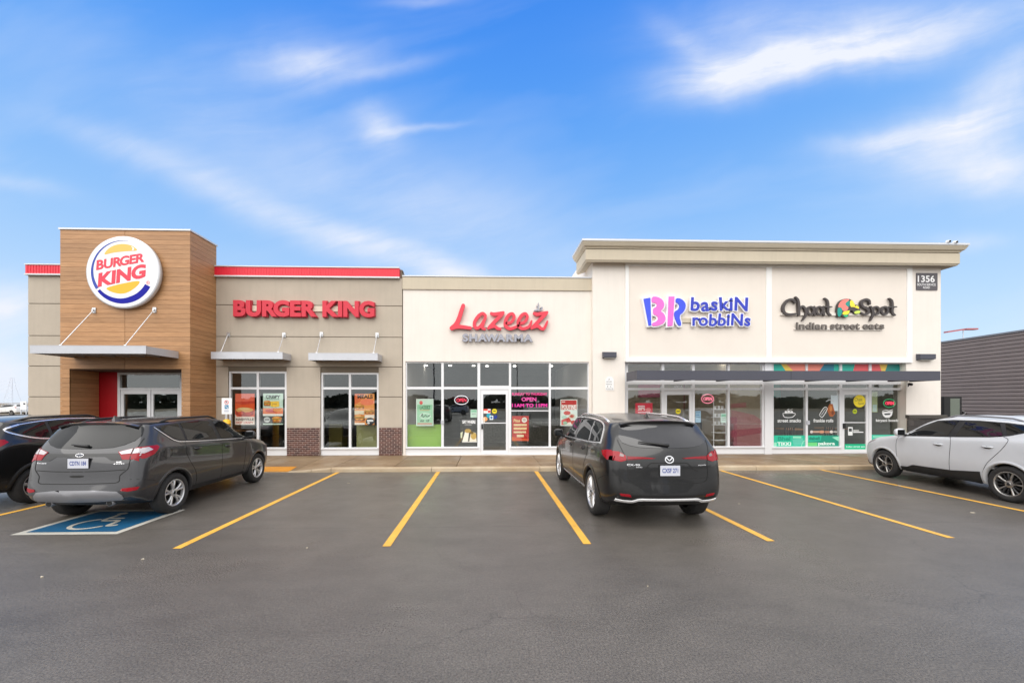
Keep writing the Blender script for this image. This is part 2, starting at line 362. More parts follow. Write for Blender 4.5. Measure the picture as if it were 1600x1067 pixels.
def copy_tree(o, parent=None):
    c = o.copy(); COL.objects.link(c)
    if parent is not None: c.parent = parent
    for ch in [x for x in o.children]: copy_tree(ch, c)
    return c
def holes(mb, x0, x1, z0, z1, hs, y0, y1, mi=0):
    """slab y0..y1 over a rectangle with rectangular openings"""
    xs = sorted(set([x0, x1] + [min(max(h[k], x0), x1) for h in hs for k in (0, 1)]))
    zs = sorted(set([z0, z1] + [min(max(h[k], z0), z1) for h in hs for k in (2, 3)]))
    nx, nz = len(xs) - 1, len(zs) - 1
    def solid(i, j):
        if i < 0 or j < 0 or i >= nx or j >= nz: return False
        cx = (xs[i] + xs[i + 1]) / 2; cz = (zs[j] + zs[j + 1]) / 2
        return not any(h[0] < cx < h[1] and h[2] < cz < h[3] for h in hs)
    for i in range(nx):
        for j in range(nz):
            if not solid(i, j): continue
            a, b, c, d = xs[i], xs[i + 1], zs[j], zs[j + 1]
            mb.add([(a, y0, c), (b, y0, c), (b, y0, d), (a, y0, d)], [(0, 1, 2, 3)], mi)
            mb.add([(a, y1, c), (b, y1, c), (b, y1, d), (a, y1, d)], [(3, 2, 1, 0)], mi)
            if not solid(i - 1, j): mb.add([(a, y0, c), (a, y1, c), (a, y1, d), (a, y0, d)], [(3, 2, 1, 0)], mi)
            if not solid(i + 1, j): mb.add([(b, y0, c), (b, y1, c), (b, y1, d), (b, y0, d)], [(0, 1, 2, 3)], mi)
            if not solid(i, j - 1): mb.add([(a, y0, c), (b, y0, c), (b, y1, c), (a, y1, c)], [(3, 2, 1, 0)], mi)
            if not solid(i, j + 1): mb.add([(a, y0, d), (b, y0, d), (b, y1, d), (a, y1, d)], [(0, 1, 2, 3)], mi)
    return mb

# ------------------------------------------------------------------ lettering and strokes
_TC = {}
def glyphs(s, off=0.0, ext=0.0, shear=0.0):
    key = (s, round(off, 4), round(ext, 5), shear)
    if key in _TC: return _TC[key]
    cu = bpy.data.curves.new('t', 'FONT'); cu.body = s; cu.size = 1.0; cu.offset = off; cu.extrude = ext; cu.shear = shear; cu.resolution_u = 4
    o = bpy.data.objects.new('t', cu); COL.objects.link(o); dg = bpy.context.evaluated_depsgraph_get()
    me = bpy.data.meshes.new_from_object(o.evaluated_get(dg)); vs = [tuple(v.co) for v in me.vertices]; fs = [tuple(p.vertices) for p in me.polygons]
    bpy.data.objects.remove(o); bpy.data.curves.remove(cu); bpy.data.meshes.remove(me)
    _TC[key] = (vs, fs); return vs, fs
def bbox2(vs): return min(v[0] for v in vs), max(v[0] for v in vs), min(v[1] for v in vs), max(v[1] for v in vs)
def put_text(mb, s, X0, X1, Z0, Z1, Y, off=0.0, mi=0, rot=0.0):
    """flat print filling the rectangle"""
    vs, fs = glyphs(s, off)
    if not vs: return
    a, b, c, d = bbox2(vs); sx = (X1 - X0) / (b - a); sz = (Z1 - Z0) / (d - c); cx, cz = (X0 + X1) / 2, (Z0 + Z1) / 2; out = []
    for v in vs:
        x = X0 + (v[0] - a) * sx - cx; z = Z0 + (v[1] - c) * sz - cz
        out.append((cx + x * cos(rot) - z * sin(rot), Y, cz + x * sin(rot) + z * cos(rot)))
    mb.add(out, fs, mi)
def profile(vs, fs, rows=18):
    """leftmost and rightmost ink of a glyph at a number of heights"""
    ys = [-.25 + 1.05 * (r + .5) / rows for r in range(rows)]; out = [(None, None)] * rows
    for f in fs:
        for i in range(len(f)):
            a, b = vs[f[i]], vs[f[(i + 1) % len(f)]]
            if abs(a[1] - b[1]) < 1e-9: continue
            for r, y in enumerate(ys):
                if min(a[1], b[1]) <= y <= max(a[1], b[1]):
                    x = a[0] + (b[0] - a[0]) * (y - a[1]) / (b[1] - a[1]); l, h = out[r]; out[r] = (x if l is None else min(l, x), x if h is None else max(h, x))
    return out
def layout(s, off, gap, shear=0.0):
    """optical spacing: (char, x offset, verts, faces, bbox) per character and the total width"""
    items = []; prev = None; pen_ = 0.0; space = 0.0
    for ch in s:
        if ch == ' ': space += 0.34; continue
        vs, fs = glyphs(ch, off, 0.5, shear); bb = bbox2(vs); pr = profile(vs, fs)
        if prev is None: ox = -bb[0]
        else:
            pp, pox, pright = prev; d = []
            for (l0, h0), (l1, h1) in zip(pp, pr):
                if h0 is not None and l1 is not None: d.append((h0 + pox) - l1)
            tight = max(d) if d else pright - bb[0]; mean = sum(d) / len(d) if d else tight
            ox = tight * .7 + mean * .3 + gap + space; ox = max(ox, pright - bb[0] - .25)
            if space: ox = pright - bb[0] + gap + space
        space = 0.0; items.append((ch, ox, vs, fs, bb)); prev = (pr, ox, ox + bb[1])
    return items, prev[2]
def letters(root, s, X0, X1, Zb, cap, Y, depth, mat, off=0.03, gap=0.06, name='letter', jitter=None, back=None, back_off=0.05, shear=0.0, rise=0.0, refchar='H', mats=None):
    """raised letters, every character a part of its own; baseline Zb, height of capitals cap"""
    rv, _ = glyphs(refchar, off); k = cap / (bbox2(rv)[3] - bbox2(rv)[2]); items, tot = layout(s, off, gap, shear)
    kx = (X1 - X0) / tot; rb = bbox2(rv)[2]
    for i, (ch, ox, vs, fs, bb) in enumerate(items):
        r, dz = (jitter[i] if jitter else (0.0, 0.0)); cx = X0 + (ox + (bb[0] + bb[1]) / 2) * kx; zc = Zb + ((bb[2] + bb[3]) / 2 - rb) * k + dz + rise * (cx - X0)
        def place(V, y0, dep, fat=1.0):
            res = []
            for v in V:
                px = (v[0] + ox) * kx + X0 - cx; pz = (v[1] - (bb[2] + bb[3]) / 2) * k
                res.append((cx + px * cos(r) - pz * sin(r), y0 - dep * (v[2] + 0.5), zc + px * sin(r) + pz * cos(r)))
            return res
        mb = MB().add(place(vs, Y, depth), fs); mm = mats[i] if mats else mat
        o = mb.build(name, mm, root)
        if back:
            v2, f2 = glyphs(ch, off + back_off, 0.5, shear); MB().add(place(v2, Y + depth * .45, depth * .9), f2).build('letter_backing', back, o)
def smooth_line(pts, n=6, closed=False):
    P = [Vector(p) for p in pts]; out = []; m = len(P)
    rng = range(m if closed else m - 1)
    for i in rng:
        g = (lambda j: P[j % m]) if closed else (lambda j: P[min(max(j, 0), m - 1)])
        p0, p1, p2, p3 = g(i - 1), g(i), g(i + 1), g(i + 2)
        for k in range(n):
            t = k / n
            out.append(0.5 * ((2 * p1) + (-p0 + p2) * t + (2 * p0 - 5 * p1 + 4 * p2 - p3) * t * t + (-p0 + 3 * p1 - 3 * p2 + p3) * t ** 3))
    if not closed: out.append(P[-1])
    return out
def stroke(mb, pts, w, y0, y1, closed=False, mi=0, n=6, cap=True):
    """a pen stroke of width w (number or list) along (x, z) points, as a flat-faced solid"""
    S = smooth_line(pts, n, closed); m = len(S); ws = []
    for i in range(m):
        if isinstance(w, (list, tuple)):
            t = i / max(1, m - 1) * (len(w) - 1); j = min(int(t), len(w) - 2); ws.append(w[j] + (w[j + 1] - w[j]) * (t - j))
        else: ws.append(w)
    Lf, Rt = [], []
    for i, p in enumerate(S):
        d = (S[(i + 1) % m] - S[i - 1]) if closed else (S[min(i + 1, m - 1)] - S[max(i - 1, 0)])
        d = d.normalized() if d.length > 1e-9 else Vector((1, 0)); nrm = Vector((-d.y, d.x)); Lf.append(p + nrm * ws[i] / 2); Rt.append(p - nrm * ws[i] / 2)
    if not closed and cap:
        def arc(p, a, b, w_):
            c = []; v = a - p; ang = atan2(v.y, v.x)
            for k in range(1, 6): c.append(p + Vector((cos(ang - pi * k / 6), sin(ang - pi * k / 6))) * w_ / 2)
            return c
        # end caps as fans
        for (p, a, b, w_) in ((S[-1], Lf[-1], Rt[-1], ws[-1]), (S[0], Rt[0], Lf[0], ws[0])):
            pts_ = [a] + arc(p, a, b, w_) + [b]; mb.prism([(q.x, q.y) for q in pts_], y0, y1, mi)
    rng = range(m if closed else m - 1)
    for i in rng:
        j = (i + 1) % m; a, b, c, d = Lf[i], Rt[i], Rt[j], Lf[j]
        vs = [(q.x, y0, q.y) for q in (a, b, c, d)] + [(q.x, y1, q.y) for q in (a, b, c, d)]
        fs = [(0, 1, 2, 3), (7, 6, 5, 4), (1, 5, 6, 2), (4, 0, 3, 7)]
        if not closed and i == 0: fs.append((0, 4, 5, 1))
        if not closed and i == m - 2: fs.append((3, 2, 6, 7))
        mb.add(vs, fs, mi)
def ell(cx, cz, rx, rz, n=28, a0=0, a1=2 * pi):
    return [(cx + rx * cos(a0 + (a1 - a0) * k / n), cz + rz * sin(a0 + (a1 - a0) * k / n)) for k in range(n + (0 if a1 - a0 >= 2 * pi - 1e-6 else 1))]

# ================================================================== the setting
YF = 13.80; YK = 11.24; YP = 13.62       # facade, kerb front, corner-building piers
def structure(name, mb, mats, parent=None, smooth=False):
    o = mb.build(name, mats, parent, smooth)
    if parent is None: o['kind'] = 'structure'
    return o
structure('ground', MB().box(-900, 900, -700, 1500, -1.0, -0.012), M_DIRT)
structure('parking_lot', MB().box(-70, 70, -60, 60, -0.5, 0.0), M_ASPHALT)

# painted lines
def strip(name, mat, x0, y0, x1, y1, w, z=0.004):
    d = Vector((x1 - x0, y1 - y0)).normalized(); nx, ny = -d.y * w / 2, d.x * w / 2
    mb = MB().add([(x0 - nx, y0 - ny, z), (x1 - nx, y1 - ny, z), (x1 + nx, y1 + ny, z), (x0 + nx, y0 + ny, z)], [(3, 2, 1, 0)])
    if (x1 - x0) * 0 + 1: pass
    return mb
def paint(name, mat, poly, z=0.004):
    a = sum(poly[i][0] * poly[(i + 1) % len(poly)][1] - poly[(i + 1) % len(poly)][0] * poly[i][1] for i in range(len(poly)))
    if a < 0: poly = poly[::-1]
    o = MB().add([(x, y, z) for x, y in poly], [tuple(range(len(poly)))]).build(name, mat); o['kind'] = 'structure'; return o
YL0 = GP(700, 852.5)[1]
for X, y0 in ((-8.45, YL0), (GP(530, 737)[0], YL0), (GP(685, 737)[0], YL0), (GP(838, 737)[0], YL0 + .01), (GP(1220, 850)[0] - .05, YL0 + .05), (GP(1508, 845)[0] - .05, YL0 + .1), (GP(1293, 736)[0], YL0 + .2), (GP(1293, 736)[0] + 2.75, YL0 + .2)):
    paint('stall_line', M_YELLOW, [(X - .055, y0), (X + .055, y0), (X + .055, YK - .03), (X - .055, YK - .03)])
# accessible stall marking: blue square, white border, wheelchair sign
bx0, by0 = GP(15, 836); bx1, _ = GP(176, 836); by1 = GP(292, 796)[1]; bx1b = GP(292, 796)[0]
bx1 = (bx1 + bx1b) / 2
paint('accessible_stall_marking', M_WLINE, [(bx0, by0), (bx1, by0), (bx1, by1), (bx0, by1)], .004)
paint('accessible_stall_marking', M_BLUEPAINT, [(bx0 + .11, by0 + .11), (bx1 - .11, by0 + .11), (bx1 - .11, by1 - .11), (bx0 + .11, by1 - .11)], .008)
def ground_stroke(pts, w, closed=False):
    mb = MB(); stroke(mb, pts, w, 0, .001, closed); g = MB()
    g.v = [(v[0], v[2], .012 + .0) for v in mb.v if True]; g.f = []; g.mi = []
    for f in mb.f:
        if all(abs(mb.v[i][1]) < 1e-9 for i in f): g.f.append(f); g.mi.append(0)
    return g
cxs, cys = (bx0 + bx1) / 2, (by0 + by1) / 2; s_ = (by1 - by0) / 1.0
def wp(x, y): return (cxs + x * s_, cys + y * s_)
wm = MB()
for k, (pts, w) in enumerate((([wp(*p) for p in ell(-.03, -.13, .2, .2, 22, 2.1, 5.75)], .045 * s_), ([wp(-.07, .22), wp(-.04, 0.0), wp(.14, -.01), wp(.2, -.2), wp(.27, -.19)], .055 * s_), ([wp(-.05, .09), wp(.11, .09)], .045 * s_))):
    g = ground_stroke(pts, w); g.v = [(a, b, c + .0006 * k) for a, b, c in g.v]; wm.add(g.v, g.f)
wm.add([(*wp(*p), .0125) for p in ell(-.08, .3, .055, .055, 16)], [tuple(range(16))])
o = wm.build('accessible_stall_marking', M_WLINE); o['kind'] = 'structure'

# kerb (dropped at the ramp) and sidewalk slabs
SW_BACK = .135
def kz(x):      # kerb top height along the walk
    if x < -9.6: return .12
    if x < -8.6: return .12 - (.105) * (x + 9.6)
    if x < -5.45: return .015
    if x < -4.35: return .015 + .105 * (x + 5.45) / 1.1
    return .12
kerb_root = thing('kerb', '', '', (0, YK, 0)); kerb_root['kind'] = 'structure'
for k in ('label', 'category'):
    if k in kerb_root: del kerb_root[k]
bk = [-17.5, -14.6, -11.6, -9.6, -8.6, -5.45, -4.9, -4.35, -1.56, 1.5, 4.55, 7.75, 10.2, 13.1, 15.6]
for a, b in zip(bk[:-1], bk[1:]):
    mb = MB(); g = .006; a2, b2 = a + g, b - g; rr = .035
    prof = lambda x: [(YK - .01, -.05), (YK, kz(x) - rr), (YK + rr * .35, kz(x) - rr * .25), (YK + rr, kz(x)), (YK + .16, kz(x)), (YK + .16, -.05)]
    pa, pb = prof(a2), prof(b2); n = len(pa)
    mb.add([(a2, y, z) for y, z in pa] + [(b2, y, z) for y, z in pb], [(i, (i + 1) % n, n + (i + 1) % n, n + i) for i in range(n)] + [tuple(range(n - 1, -1, -1)), tuple(range(n, 2 * n))])
    mb.build('kerb_stone', M_KERB, kerb_root)
walk = thing('sidewalk', '', '', (0, 12.5, 0)); walk['kind'] = 'structure'
for k in ('label', 'category'):
    if k in walk: del walk[k]
MB().box(-17.5, 15.6, YK + .165, YF + 1.5, -.3, -.02).build('sidewalk_bed', M_KERB, walk)
sj = [-17.5, -15.0, -13.2, -11.4, -9.6, -8.6, -6.9, -5.45, -4.35, -2.65, -.88, 1.57, 3.3, 5.05, 6.8, 8.6, 10.4, 12.2, 14.0, 15.6]
for a, b in zip(sj[:-1], sj[1:]):
    a2, b2 = a + .007, b - .007; y0, y1 = YK + .168, YF + 1.4; ym = YF - .35
    za, zb = kz(a2) - .002, kz(b2) - .002
    top = [(a2, y0, za), (b2, y0, zb), (b2, ym, SW_BACK - .012), (a2, ym, SW_BACK - .012), (b2, y1, SW_BACK), (a2, y1, SW_BACK)]
    bot = [(x, y, -.04) for x, y, z in top]
    MB().add(top + bot, [(0, 1, 2, 3), (3, 2, 4, 5), (6, 7, 1, 0), (7, 8, 2, 1), (8, 10, 4, 2), (10, 11, 5, 4), (11, 9, 3, 5), (9, 6, 0, 3)]).build('paving_slab', M_SIDEWALK, walk)
def walk_z(x, y):
    t = (y - YK - .168) / (YF - .35 - YK - .168); return kz(x) * (1 - t) + (SW_BACK - .012) * t
rp = [(-7.75, YK + .02), (-5.55, YK + .02), (-5.62, YK + .72), (-7.75, YK + .72)]
tz = lambda x, y: max(walk_z(x, y), kz(x)) + .006
ramp = MB(); nx, ny = 8, 4
for i in range(nx):
    for j in range(ny):
        q = []
        for (s, t) in ((i, j), (i + 1, j), (i + 1, j + 1), (i, j + 1)):
            u, v = s / nx, t / ny; x = (rp[0][0] * (1 - u) + rp[1][0] * u) * (1 - v) + (rp[3][0] * (1 - u) + rp[2][0] * u) * v; y = rp[0][1] + (rp[3][1] - rp[0][1]) * v
            q.append((x, y, tz(x, y)))
        ramp.add(q, [(0, 1, 2, 3)])
o = ramp.build('yellow_ramp_marking', M_TACTILE); o['kind'] = 'structure'

# ================================================================== buildings
def frame_and_panes(root, name, cells, outer, Y, pane_mats=None, depth=.09, frame_mat=None, pane_back=.035, extra=None):
    """cells/outer in metres (x0, x1, z0, z1): a frame with real openings and one pane per opening"""
    mb = MB(); holes(mb, *outer, cells, Y, Y + depth)
    if extra: extra(mb)
    fr = mb.build(name, frame_mat or M_ALU, root); ps = []
    for i, c in enumerate(cells):
        p = MB().box(c[0] - .006, c[1] + .006, Y + pane_back, Y + pane_back + .008, c[2] - .006, c[3] + .006).build('pane', (pane_mats or {}).get(i, M_GLASS), fr); ps.append(p)
    return fr, ps
def cellpx(Y, xm, lst): return [(PX(a, Y), PX(b, Y), PZ(xm, d, Y), PZ(xm, c, Y)) for (a, b, c, d) in lst]

# ---------------------------------------------------------------- 1 taupe restaurant with the wood tower
YB = YF
bk_root = thing('restaurant_building', 'taupe panelled restaurant with red roof band and wood clad entrance tower', 'building', (PX(330, YB), YB, 0))
XL, XR = PX(45.5, YB), PX(628.5, YB); ZT = PZ(480, 434, YB)
wA = [PX(357, YB), PX(448.5, YB), .135, PZ(403, 580, YB)]; wB = [PX(501, YB), PX(592, YB), .135, PZ(547, 582, YB)]
YT = 12.58; TX0, TX1 = PX(94, YT), PX(297, YT); TZ = PZ(195, 357.5, YT)
OX0, OX1, OZ = PX(108.5, YT), PX(283.5, YT), PZ(195, 579, YT)     # entrance opening
tower_hole = [TX0 + .12, TX1 - .12, .1, OZ]
mb = MB(); holes(mb, XL, XR, 0.05, ZT + .3, [wA, wB, tower_hole], YB, YB + .22)
mb.box(XL, XL + .22, YB + .22, 26, .05, ZT + .3).box(XL, XR, 26, 26.2, .05, ZT + .3).box(XL + .22, XR, YB + .22, 26, ZT - .25, ZT - .02).box(XR - .1, XR, YB + .23, 25.99, .05, ZT + .25)
mb.build('wall', M_JOINT, bk_root)
# EIFS panels, courses separated by recessed joints
zj = [PZ(480, y, YB) for y in (668.3, 620, 573, 526.5, 477.5, 434)]
g = .012; PF = YB - .028
bt = zj[0]     # top of the brick base
def panel(x0, x1, z0, z1, hs=()):
    mb = MB(); holes(mb, x0, x1, z0 + g, z1 - g, list(hs), PF, YB - .001); mb.build('wall_panel', M_STUCCO_T, bk_root)
xcut = {0: [PX(341, YB), wA[0], wA[1], wB[0], wB[1], XR], }
for i in range(5):
    z0, z1 = zj[i], zj[i + 1]
    panel(XL, TX0 + .25, z0, z1)
    hs = [h for h in (wA, wB)]
    if i in (0, 1):
        for a, b in ((TX1 - .1, wA[0]), (wA[1], wB[0]), (wB[1], XR)): panel(a, b, z0, z1)
    else: panel(TX1 - .1, XR, z0, z1, hs)
panel(XL, TX0 + .25, .14, zj[0])
# brick base
def brick_base(root, x0, x1, z0, z1, Y, mats, bw=.178, bh=.0685, gap=.016, name='brick_base', pname='brick', back=M_MORTAR, depth=.05):
    base = MB().box(x0, x1, Y, YB + .0, z0, z1).build(name, back, root); n = max(1, round((z1 - z0) / bh)); h = (z1 - z0) / n; cache = {}
    for r in range(n):
        x = x0 - (bw / 2 if r % 2 else 0)
        while x < x1 - .01:
            a, b = max(x, x0), min(x + bw, x1); w = round(b - a - gap, 4)
            if w > .02:
                mi = random.randrange(len(mats)); key = (w, mi)
                if key not in cache:
                    m = MB().box(-w / 2, w / 2, -depth / 2, depth / 2, -(h - gap) / 2, (h - gap) / 2); cache[key] = m.mesh(pname, mats[mi], center=False)[0]
                link(pname, cache[key], ((a + b) / 2, Y + depth / 2 - .012 - random.uniform(0, .003), z0 + (r + .5) * h), base)
            x += bw
    return base
YBR = YB - .036
for a, b in ((TX1 - .02, wA[0] - .01), (wA[1] + .01, wB[0] - .01), (wB[1] + .01, XR)):
    brick_base(bk_root, a, b, .13, bt, YBR, M_BRICKS)
# windows
for (o, y0, xl) in ((wA, 580, [(357, 448.5), (360.5, 401), (404.5, 445)]), (wB, 582, [(501, 592), (505, 545), (548.5, 589)])):
    Y = YB + .03; xm = (xl[0][0] + xl[0][1]) / 2
    outer = (o[0], o[1], .135, o[3])
    cells = cellpx(Y, xm, [(xl[1][0], xl[1][1], y0 + 3, 604.8), (xl[2][0], xl[2][1], y0 + 3, 604.8), (xl[1][0], xl[1][1], 608.3, 699), (xl[2][0], xl[2][1], 608.3, 699)])
    def ex(mb, o=o, Y=Y, xm=xm):
        mb.box(o[0] + .01, o[1] - .01, Y - .045, Y, PZ(xm, 701.5, Y), PZ(xm, 699.3, Y)).box(PX(xm - .6, Y), PX(xm + .6, Y), Y - .008, Y, .14, PZ(xm, 702, Y))
    frame_and_panes(bk_root, 'window', cells, outer, Y, extra=ex)
# roof band: ribbed red cladding
def ribband(x0, x1, name):
    fb = MB(); zb, zt = PZ(480, 431.5, YB - .1), PZ(480, 418, YB - .1); y0 = YB - .10
    fb.box(x0, x1, y0, YB + .05, zb, zt, 0)
    x = x0 + .04
    while x < x1 - .03:
        fb.box(x, x + .045, y0 - .009, y0, zb + .003, zt - .003, 0); x += .09
    fb.box(x0 - .005, x1 + .005, y0 - .03, YB + .06, zt, zt + .035, 1).box(x0 - .005, x1 + .005, y0 - .03, YB, zb - .045, zb, 1)
    fb.build(name, [M_RED, M_FLASH], bk_root)
ribband(PX(39.5, YB - .1), TX0 + .2, 'roof_band'); ribband(PX(327.5, YB - .1), PX(624, YB - .1), 'roof_band')
MB().box(PX(323, YB - .1), PX(327.3, YB - .1), YB - .11, YB + .05, PZ(325, 434, YB - .1), PZ(325, 414.5, YB - .1)).build('end_cap', M_ALU_G, bk_root)
MB().box(XL + .02, XR, YB + .05, YB + .4, ZT + .2, ZT + .31).build('coping', M_FLASH, bk_root)
# wood tower: core, planks, cap, recessed entrance
YR = 13.52        # back of the recess
core = MB(); holes(core, TX0 + .03, TX1 - .03, .05, TZ - .06, [(OX0 - .02, OX1 + .02, 0, OZ + .02)], YT + .025, YT + .2)
core.box(TX1 - .2, TX1 - .03, YT + .2, 13.79, .05, TZ - .06).box(TX0 + .03, TX0 + .2, YT + .2, 13.79, .05, TZ - .06).box(TX0 + .2, TX1 - .2, YT + .2, 13.6, TZ - .5, TZ - .4).box(TX0 + .03, TX1 - .03, 13.6, 13.79, OZ + .3, TZ - .06)
core.box(OX0 - .3, OX1 + .2, YT + .2, YR + .3, OZ + .02, OZ + .18)
core.box(OX0 - .2, OX0 - .02, YT + .2, YR + .2, .05, OZ + .02).box(OX1 + .02, OX1 + .15, YT + .2, YR + .2, .05, OZ + .02)
tower = core.build('tower', M_WOODGAP, bk_root)
cap = MB(); holes_z = PZ(195, 360, YT)
cap.box(TX0 - .03, TX1 + .03, YT - .03, YT + .1, TZ - .05, TZ + .0).box(TX1 - .07, TX1 + .03, YT + .1, 13.81, TZ - .05, TZ).box(TX0 - .03, TX0 + .07, YT + .1, 13.81, TZ - .05, TZ)
cap.build('coping', M_FLASH, tower)
pc = {}
def plank(w, h, axis, cx, cy, cz):
    key = (round(w, 3), round(h, 3), axis)
    if key not in pc:
        m = MB(); e = .003
        if axis == 'x': m.box(-w / 2, w / 2, -.011, .011, -h / 2, h / 2)
        else: m.box(-.011, .011, -w / 2, w / 2, -h / 2, h / 2)
        pc[key] = m.mesh('plank', M_WOOD, center=False)[0]
    link('plank', pc[key], (cx, cy, cz), tower)
ph = .142; pg = .006; TXM = PX(195, YT)
n = int((TZ - .06 - .13) / ph); z = TZ - .055
for r in range(n):
    z1 = z - r * ph; z0 = z1 - ph + pg; h = z1 - z0; zc = (z0 + z1) / 2
    if z0 > OZ - .02:
        for a, b in ((TX0, TXM - .005), (TXM + .005, TX1)): plank(b - a, h, 'x', (a + b) / 2, YT + .012, zc)
    else:
        for a, b in ((TX0, OX0), (OX1, TX1)): plank(b - a, h, 'x', (a + b) / 2, YT + .012, zc)
        plank(YR - YT - .06, h, 'y', OX0 - .008, (YT + .03 + YR) / 2, zc)
    plank(YF - YT - .03, h, 'y', TX1 - .016, (YT + YF) / 2 + .0, zc)
# entrance back wall
RX0 = PX(153.5, YR); DX0 = PX(183.5, YR)
MB().box(OX0 - .02, DX0, YR, YR + .08, .12, OZ + .02).build('red_panel', M_REDPANEL, tower)
DX1 = OX1 + .25; xm = 233; Y = YR
cells = [(PX(187, Y), PX(281, Y), PZ(xm, 606, Y), PZ(xm, 585.5, Y))]
e1 = (PX(187.5, Y), PX(233.3, Y), .16, PZ(xm, 609, Y)); e2 = (PX(235, Y), PX(280.5, Y), .16, PZ(xm, 609, Y))
frame_and_panes(tower, 'entrance_frame', cells + [e1, e2], (DX0, OX1 + .1, .13, OZ + .01), Y)
for e, gx in ((e1, (192.5, 229)), (e2, (239, 276.5))):
    c = [(PX(gx[0], Y), PX(gx[1], Y), .42, PZ(xm, 615.5, Y))]
    dr, _ = frame_and_panes(bk_root, 'door', c, (e[0] + .005, e[1] - .005, .165, e[3] - .005), Y + .02, depth=.05)
    hx = c[0][1] - .0 if e is e1 else c[0][0]
    MB().path([(hx, Y - .0, 1.0), (hx, Y - .05, 1.02), (hx, Y - .05, 1.35), (hx, Y, 1.37)], .013).build('handle', M_STEEL, dr)
# awnings: aluminium channel slabs with tie rods
def awning(root, x0, x1, y0, y1, z0, z1, rods, mat=None, name='awning'):
    mb = MB(); t = .018
    mb.box(x0, x1, y0, y0 + t, z0, z1).box(x0, x0 + t, y0 + t, y1, z0, z1).box(x1 - t, x1, y0 + t, y1, z0, z1).box(x0 + t, x1 - t, y0 + t, y1, z1 - .05, z1 - .02)
    mb.box(x0 - .004, x1 + .004, y0 - .004, y0 + .03, z1, z1 + .012)
    k = x0 + .3
    while k < x1 - .1: mb.box(k, k + .03, y0 + t, y1, z0 + .02, z1 - .05); k += .45
    a = mb.build(name, mat or M_ALU_G, root)
    for (wx, wz, fx, fy) in rods:
        b = MB(); b.tube((wx, y1 - .03, wz), (fx, fy, z1 + .03), .014, 8); b.tube((fx - .03, fy, z1 + .02), (fx + .03, fy, z1 + .02), .022, 8); b.build('tie_rod', M_STEEL, a)
        p = MB().box(wx - .055, wx + .055, y1 - .02, y1 - .002, wz - .07, wz + .09); p.box(wx - .02, wx + .02, y1 - .07, y1 - .02, wz - .03, wz + .03); p.build('wall_bracket', M_STEEL, a)
    return a
ya = 11.40; ax0, ax1 = PX(46.5, ya), PX(228, ya)
awning(bk_root, ax0, ax1 + .0, ya, YT - .002, PZ(140, 552.3, ya), PZ(140, 540.3, ya),
       [(PX(147.5, YT), PZ(147.5, 485.5, YT), PX(95, ya + .06), ya + .06), (PX(242, YT), PZ(242, 485, YT), PX(196, ya + .06), ya + .06)])
for (l, r, yt, yb, rods) in ((329.5, 441.5, 550.3, 560.8, ((357, 523, 345.6), (444, 524, 435))), (481.7, 590, 552, 562.8, ((502.5, 523, 495), (589.4, 524, 583.8)))):
    y0 = 13.20; xm = (l + r) / 2
    awning(bk_root, PX(l, y0), PX(r, y0), y0, PF - .002, PZ(xm, yb, y0), PZ(xm, yt, y0), [(PX(a, PF), PZ(a, b, PF), PX(c, y0 + .05), y0 + .05) for a, b, c in rods])
# interior
MB().box(XL + .23, XR - .11, YB + .22, 22, .1, .132).build('interior_floor', M_FLOOR_IN, bk_root)
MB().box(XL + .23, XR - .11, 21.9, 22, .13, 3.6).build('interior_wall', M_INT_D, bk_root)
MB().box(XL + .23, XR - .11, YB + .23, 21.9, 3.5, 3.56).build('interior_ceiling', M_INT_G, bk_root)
lm = MB()
for x, y in ((-8.6, 15.0), (-7.7, 16.2), (-6.6, 15.4), (-5.2, 15.2), (-9.4, 17.5), (-5.9, 18)): lm.box(x - .06, x + .06, y - .06, y + .06, 3.47, 3.498)
lm.build('ceiling_lamp', M_LAMP, bk_root)
def booth(x, y, w, col, label):
    r = thing('booth_seat', label, 'booth', (x, y, .132))
    MB().box(x - w / 2, x + w / 2, y, y + .14, .132, 1.12).build('backrest', col, r); MB().box(x - w / 2, x + w / 2, y + .14, y + .6, .132, .55).build('seat', col, r)
M_OLIVE = pbr('olive_vinyl', L3(150, 150, 98), 0.5)
booth(PX(573, 14.4), 14.4, .72, M_OLIVE, 'olive green booth seat behind the right restaurant window')
booth(PX(524, 15.6), 15.6, .5, pbr('ochre_vinyl', L3(120, 110, 50), .5), 'dark ochre booth seat deeper inside the right restaurant window')

# ---------------------------------------------------------------- 2 cream middle shop unit
YLZ = YF
lz_root = thing('shop_building', 'cream stucco middle shop with a wide glazed front right of the taupe restaurant', 'building', (PX(776, YLZ), YLZ, 0))
LX0, LX1 = XR + .012, PX(926.5, YLZ); LZT = PZ(776, 434, YLZ)
so_ = [PX(633.5, YLZ), PX(920.5, YLZ), .13, PZ(776, 565, YLZ)]
mb = MB(); holes(mb, LX0, LX1, .05, LZT, [so_], YLZ, YLZ + .25)
mb.box(LX0, LX1, YLZ + .25, 26, LZT - .4, LZT - .2).box(LX0, LX0 + .1, YLZ + .25, 26, .05, LZT).box(LX0, LX1, 26, 26.2, .05, LZT).box(LX1 - .1, LX1, YLZ + .25, 26, .05, LZT - .4)
mb.build('wall', M_STUCCO_C, lz_root)
zb = PZ(776, 453.5, YLZ)
MB().box(LX0, LX1, YLZ - .045, YLZ - .001, zb, LZT - .02).build('parapet_band', M_STUCCO_B, lz_root)
MB().box(LX0, LX1, YLZ - .06, YLZ + .3, LZT, LZT + .04).build('coping', M_FLASH, lz_root)
MB().box(LX0, LX0 + .012, YLZ - .012, YLZ - .001, .2, zb).build('joint_strip', M_JOINT, lz_root)
Y = YLZ + .05; xm = 776
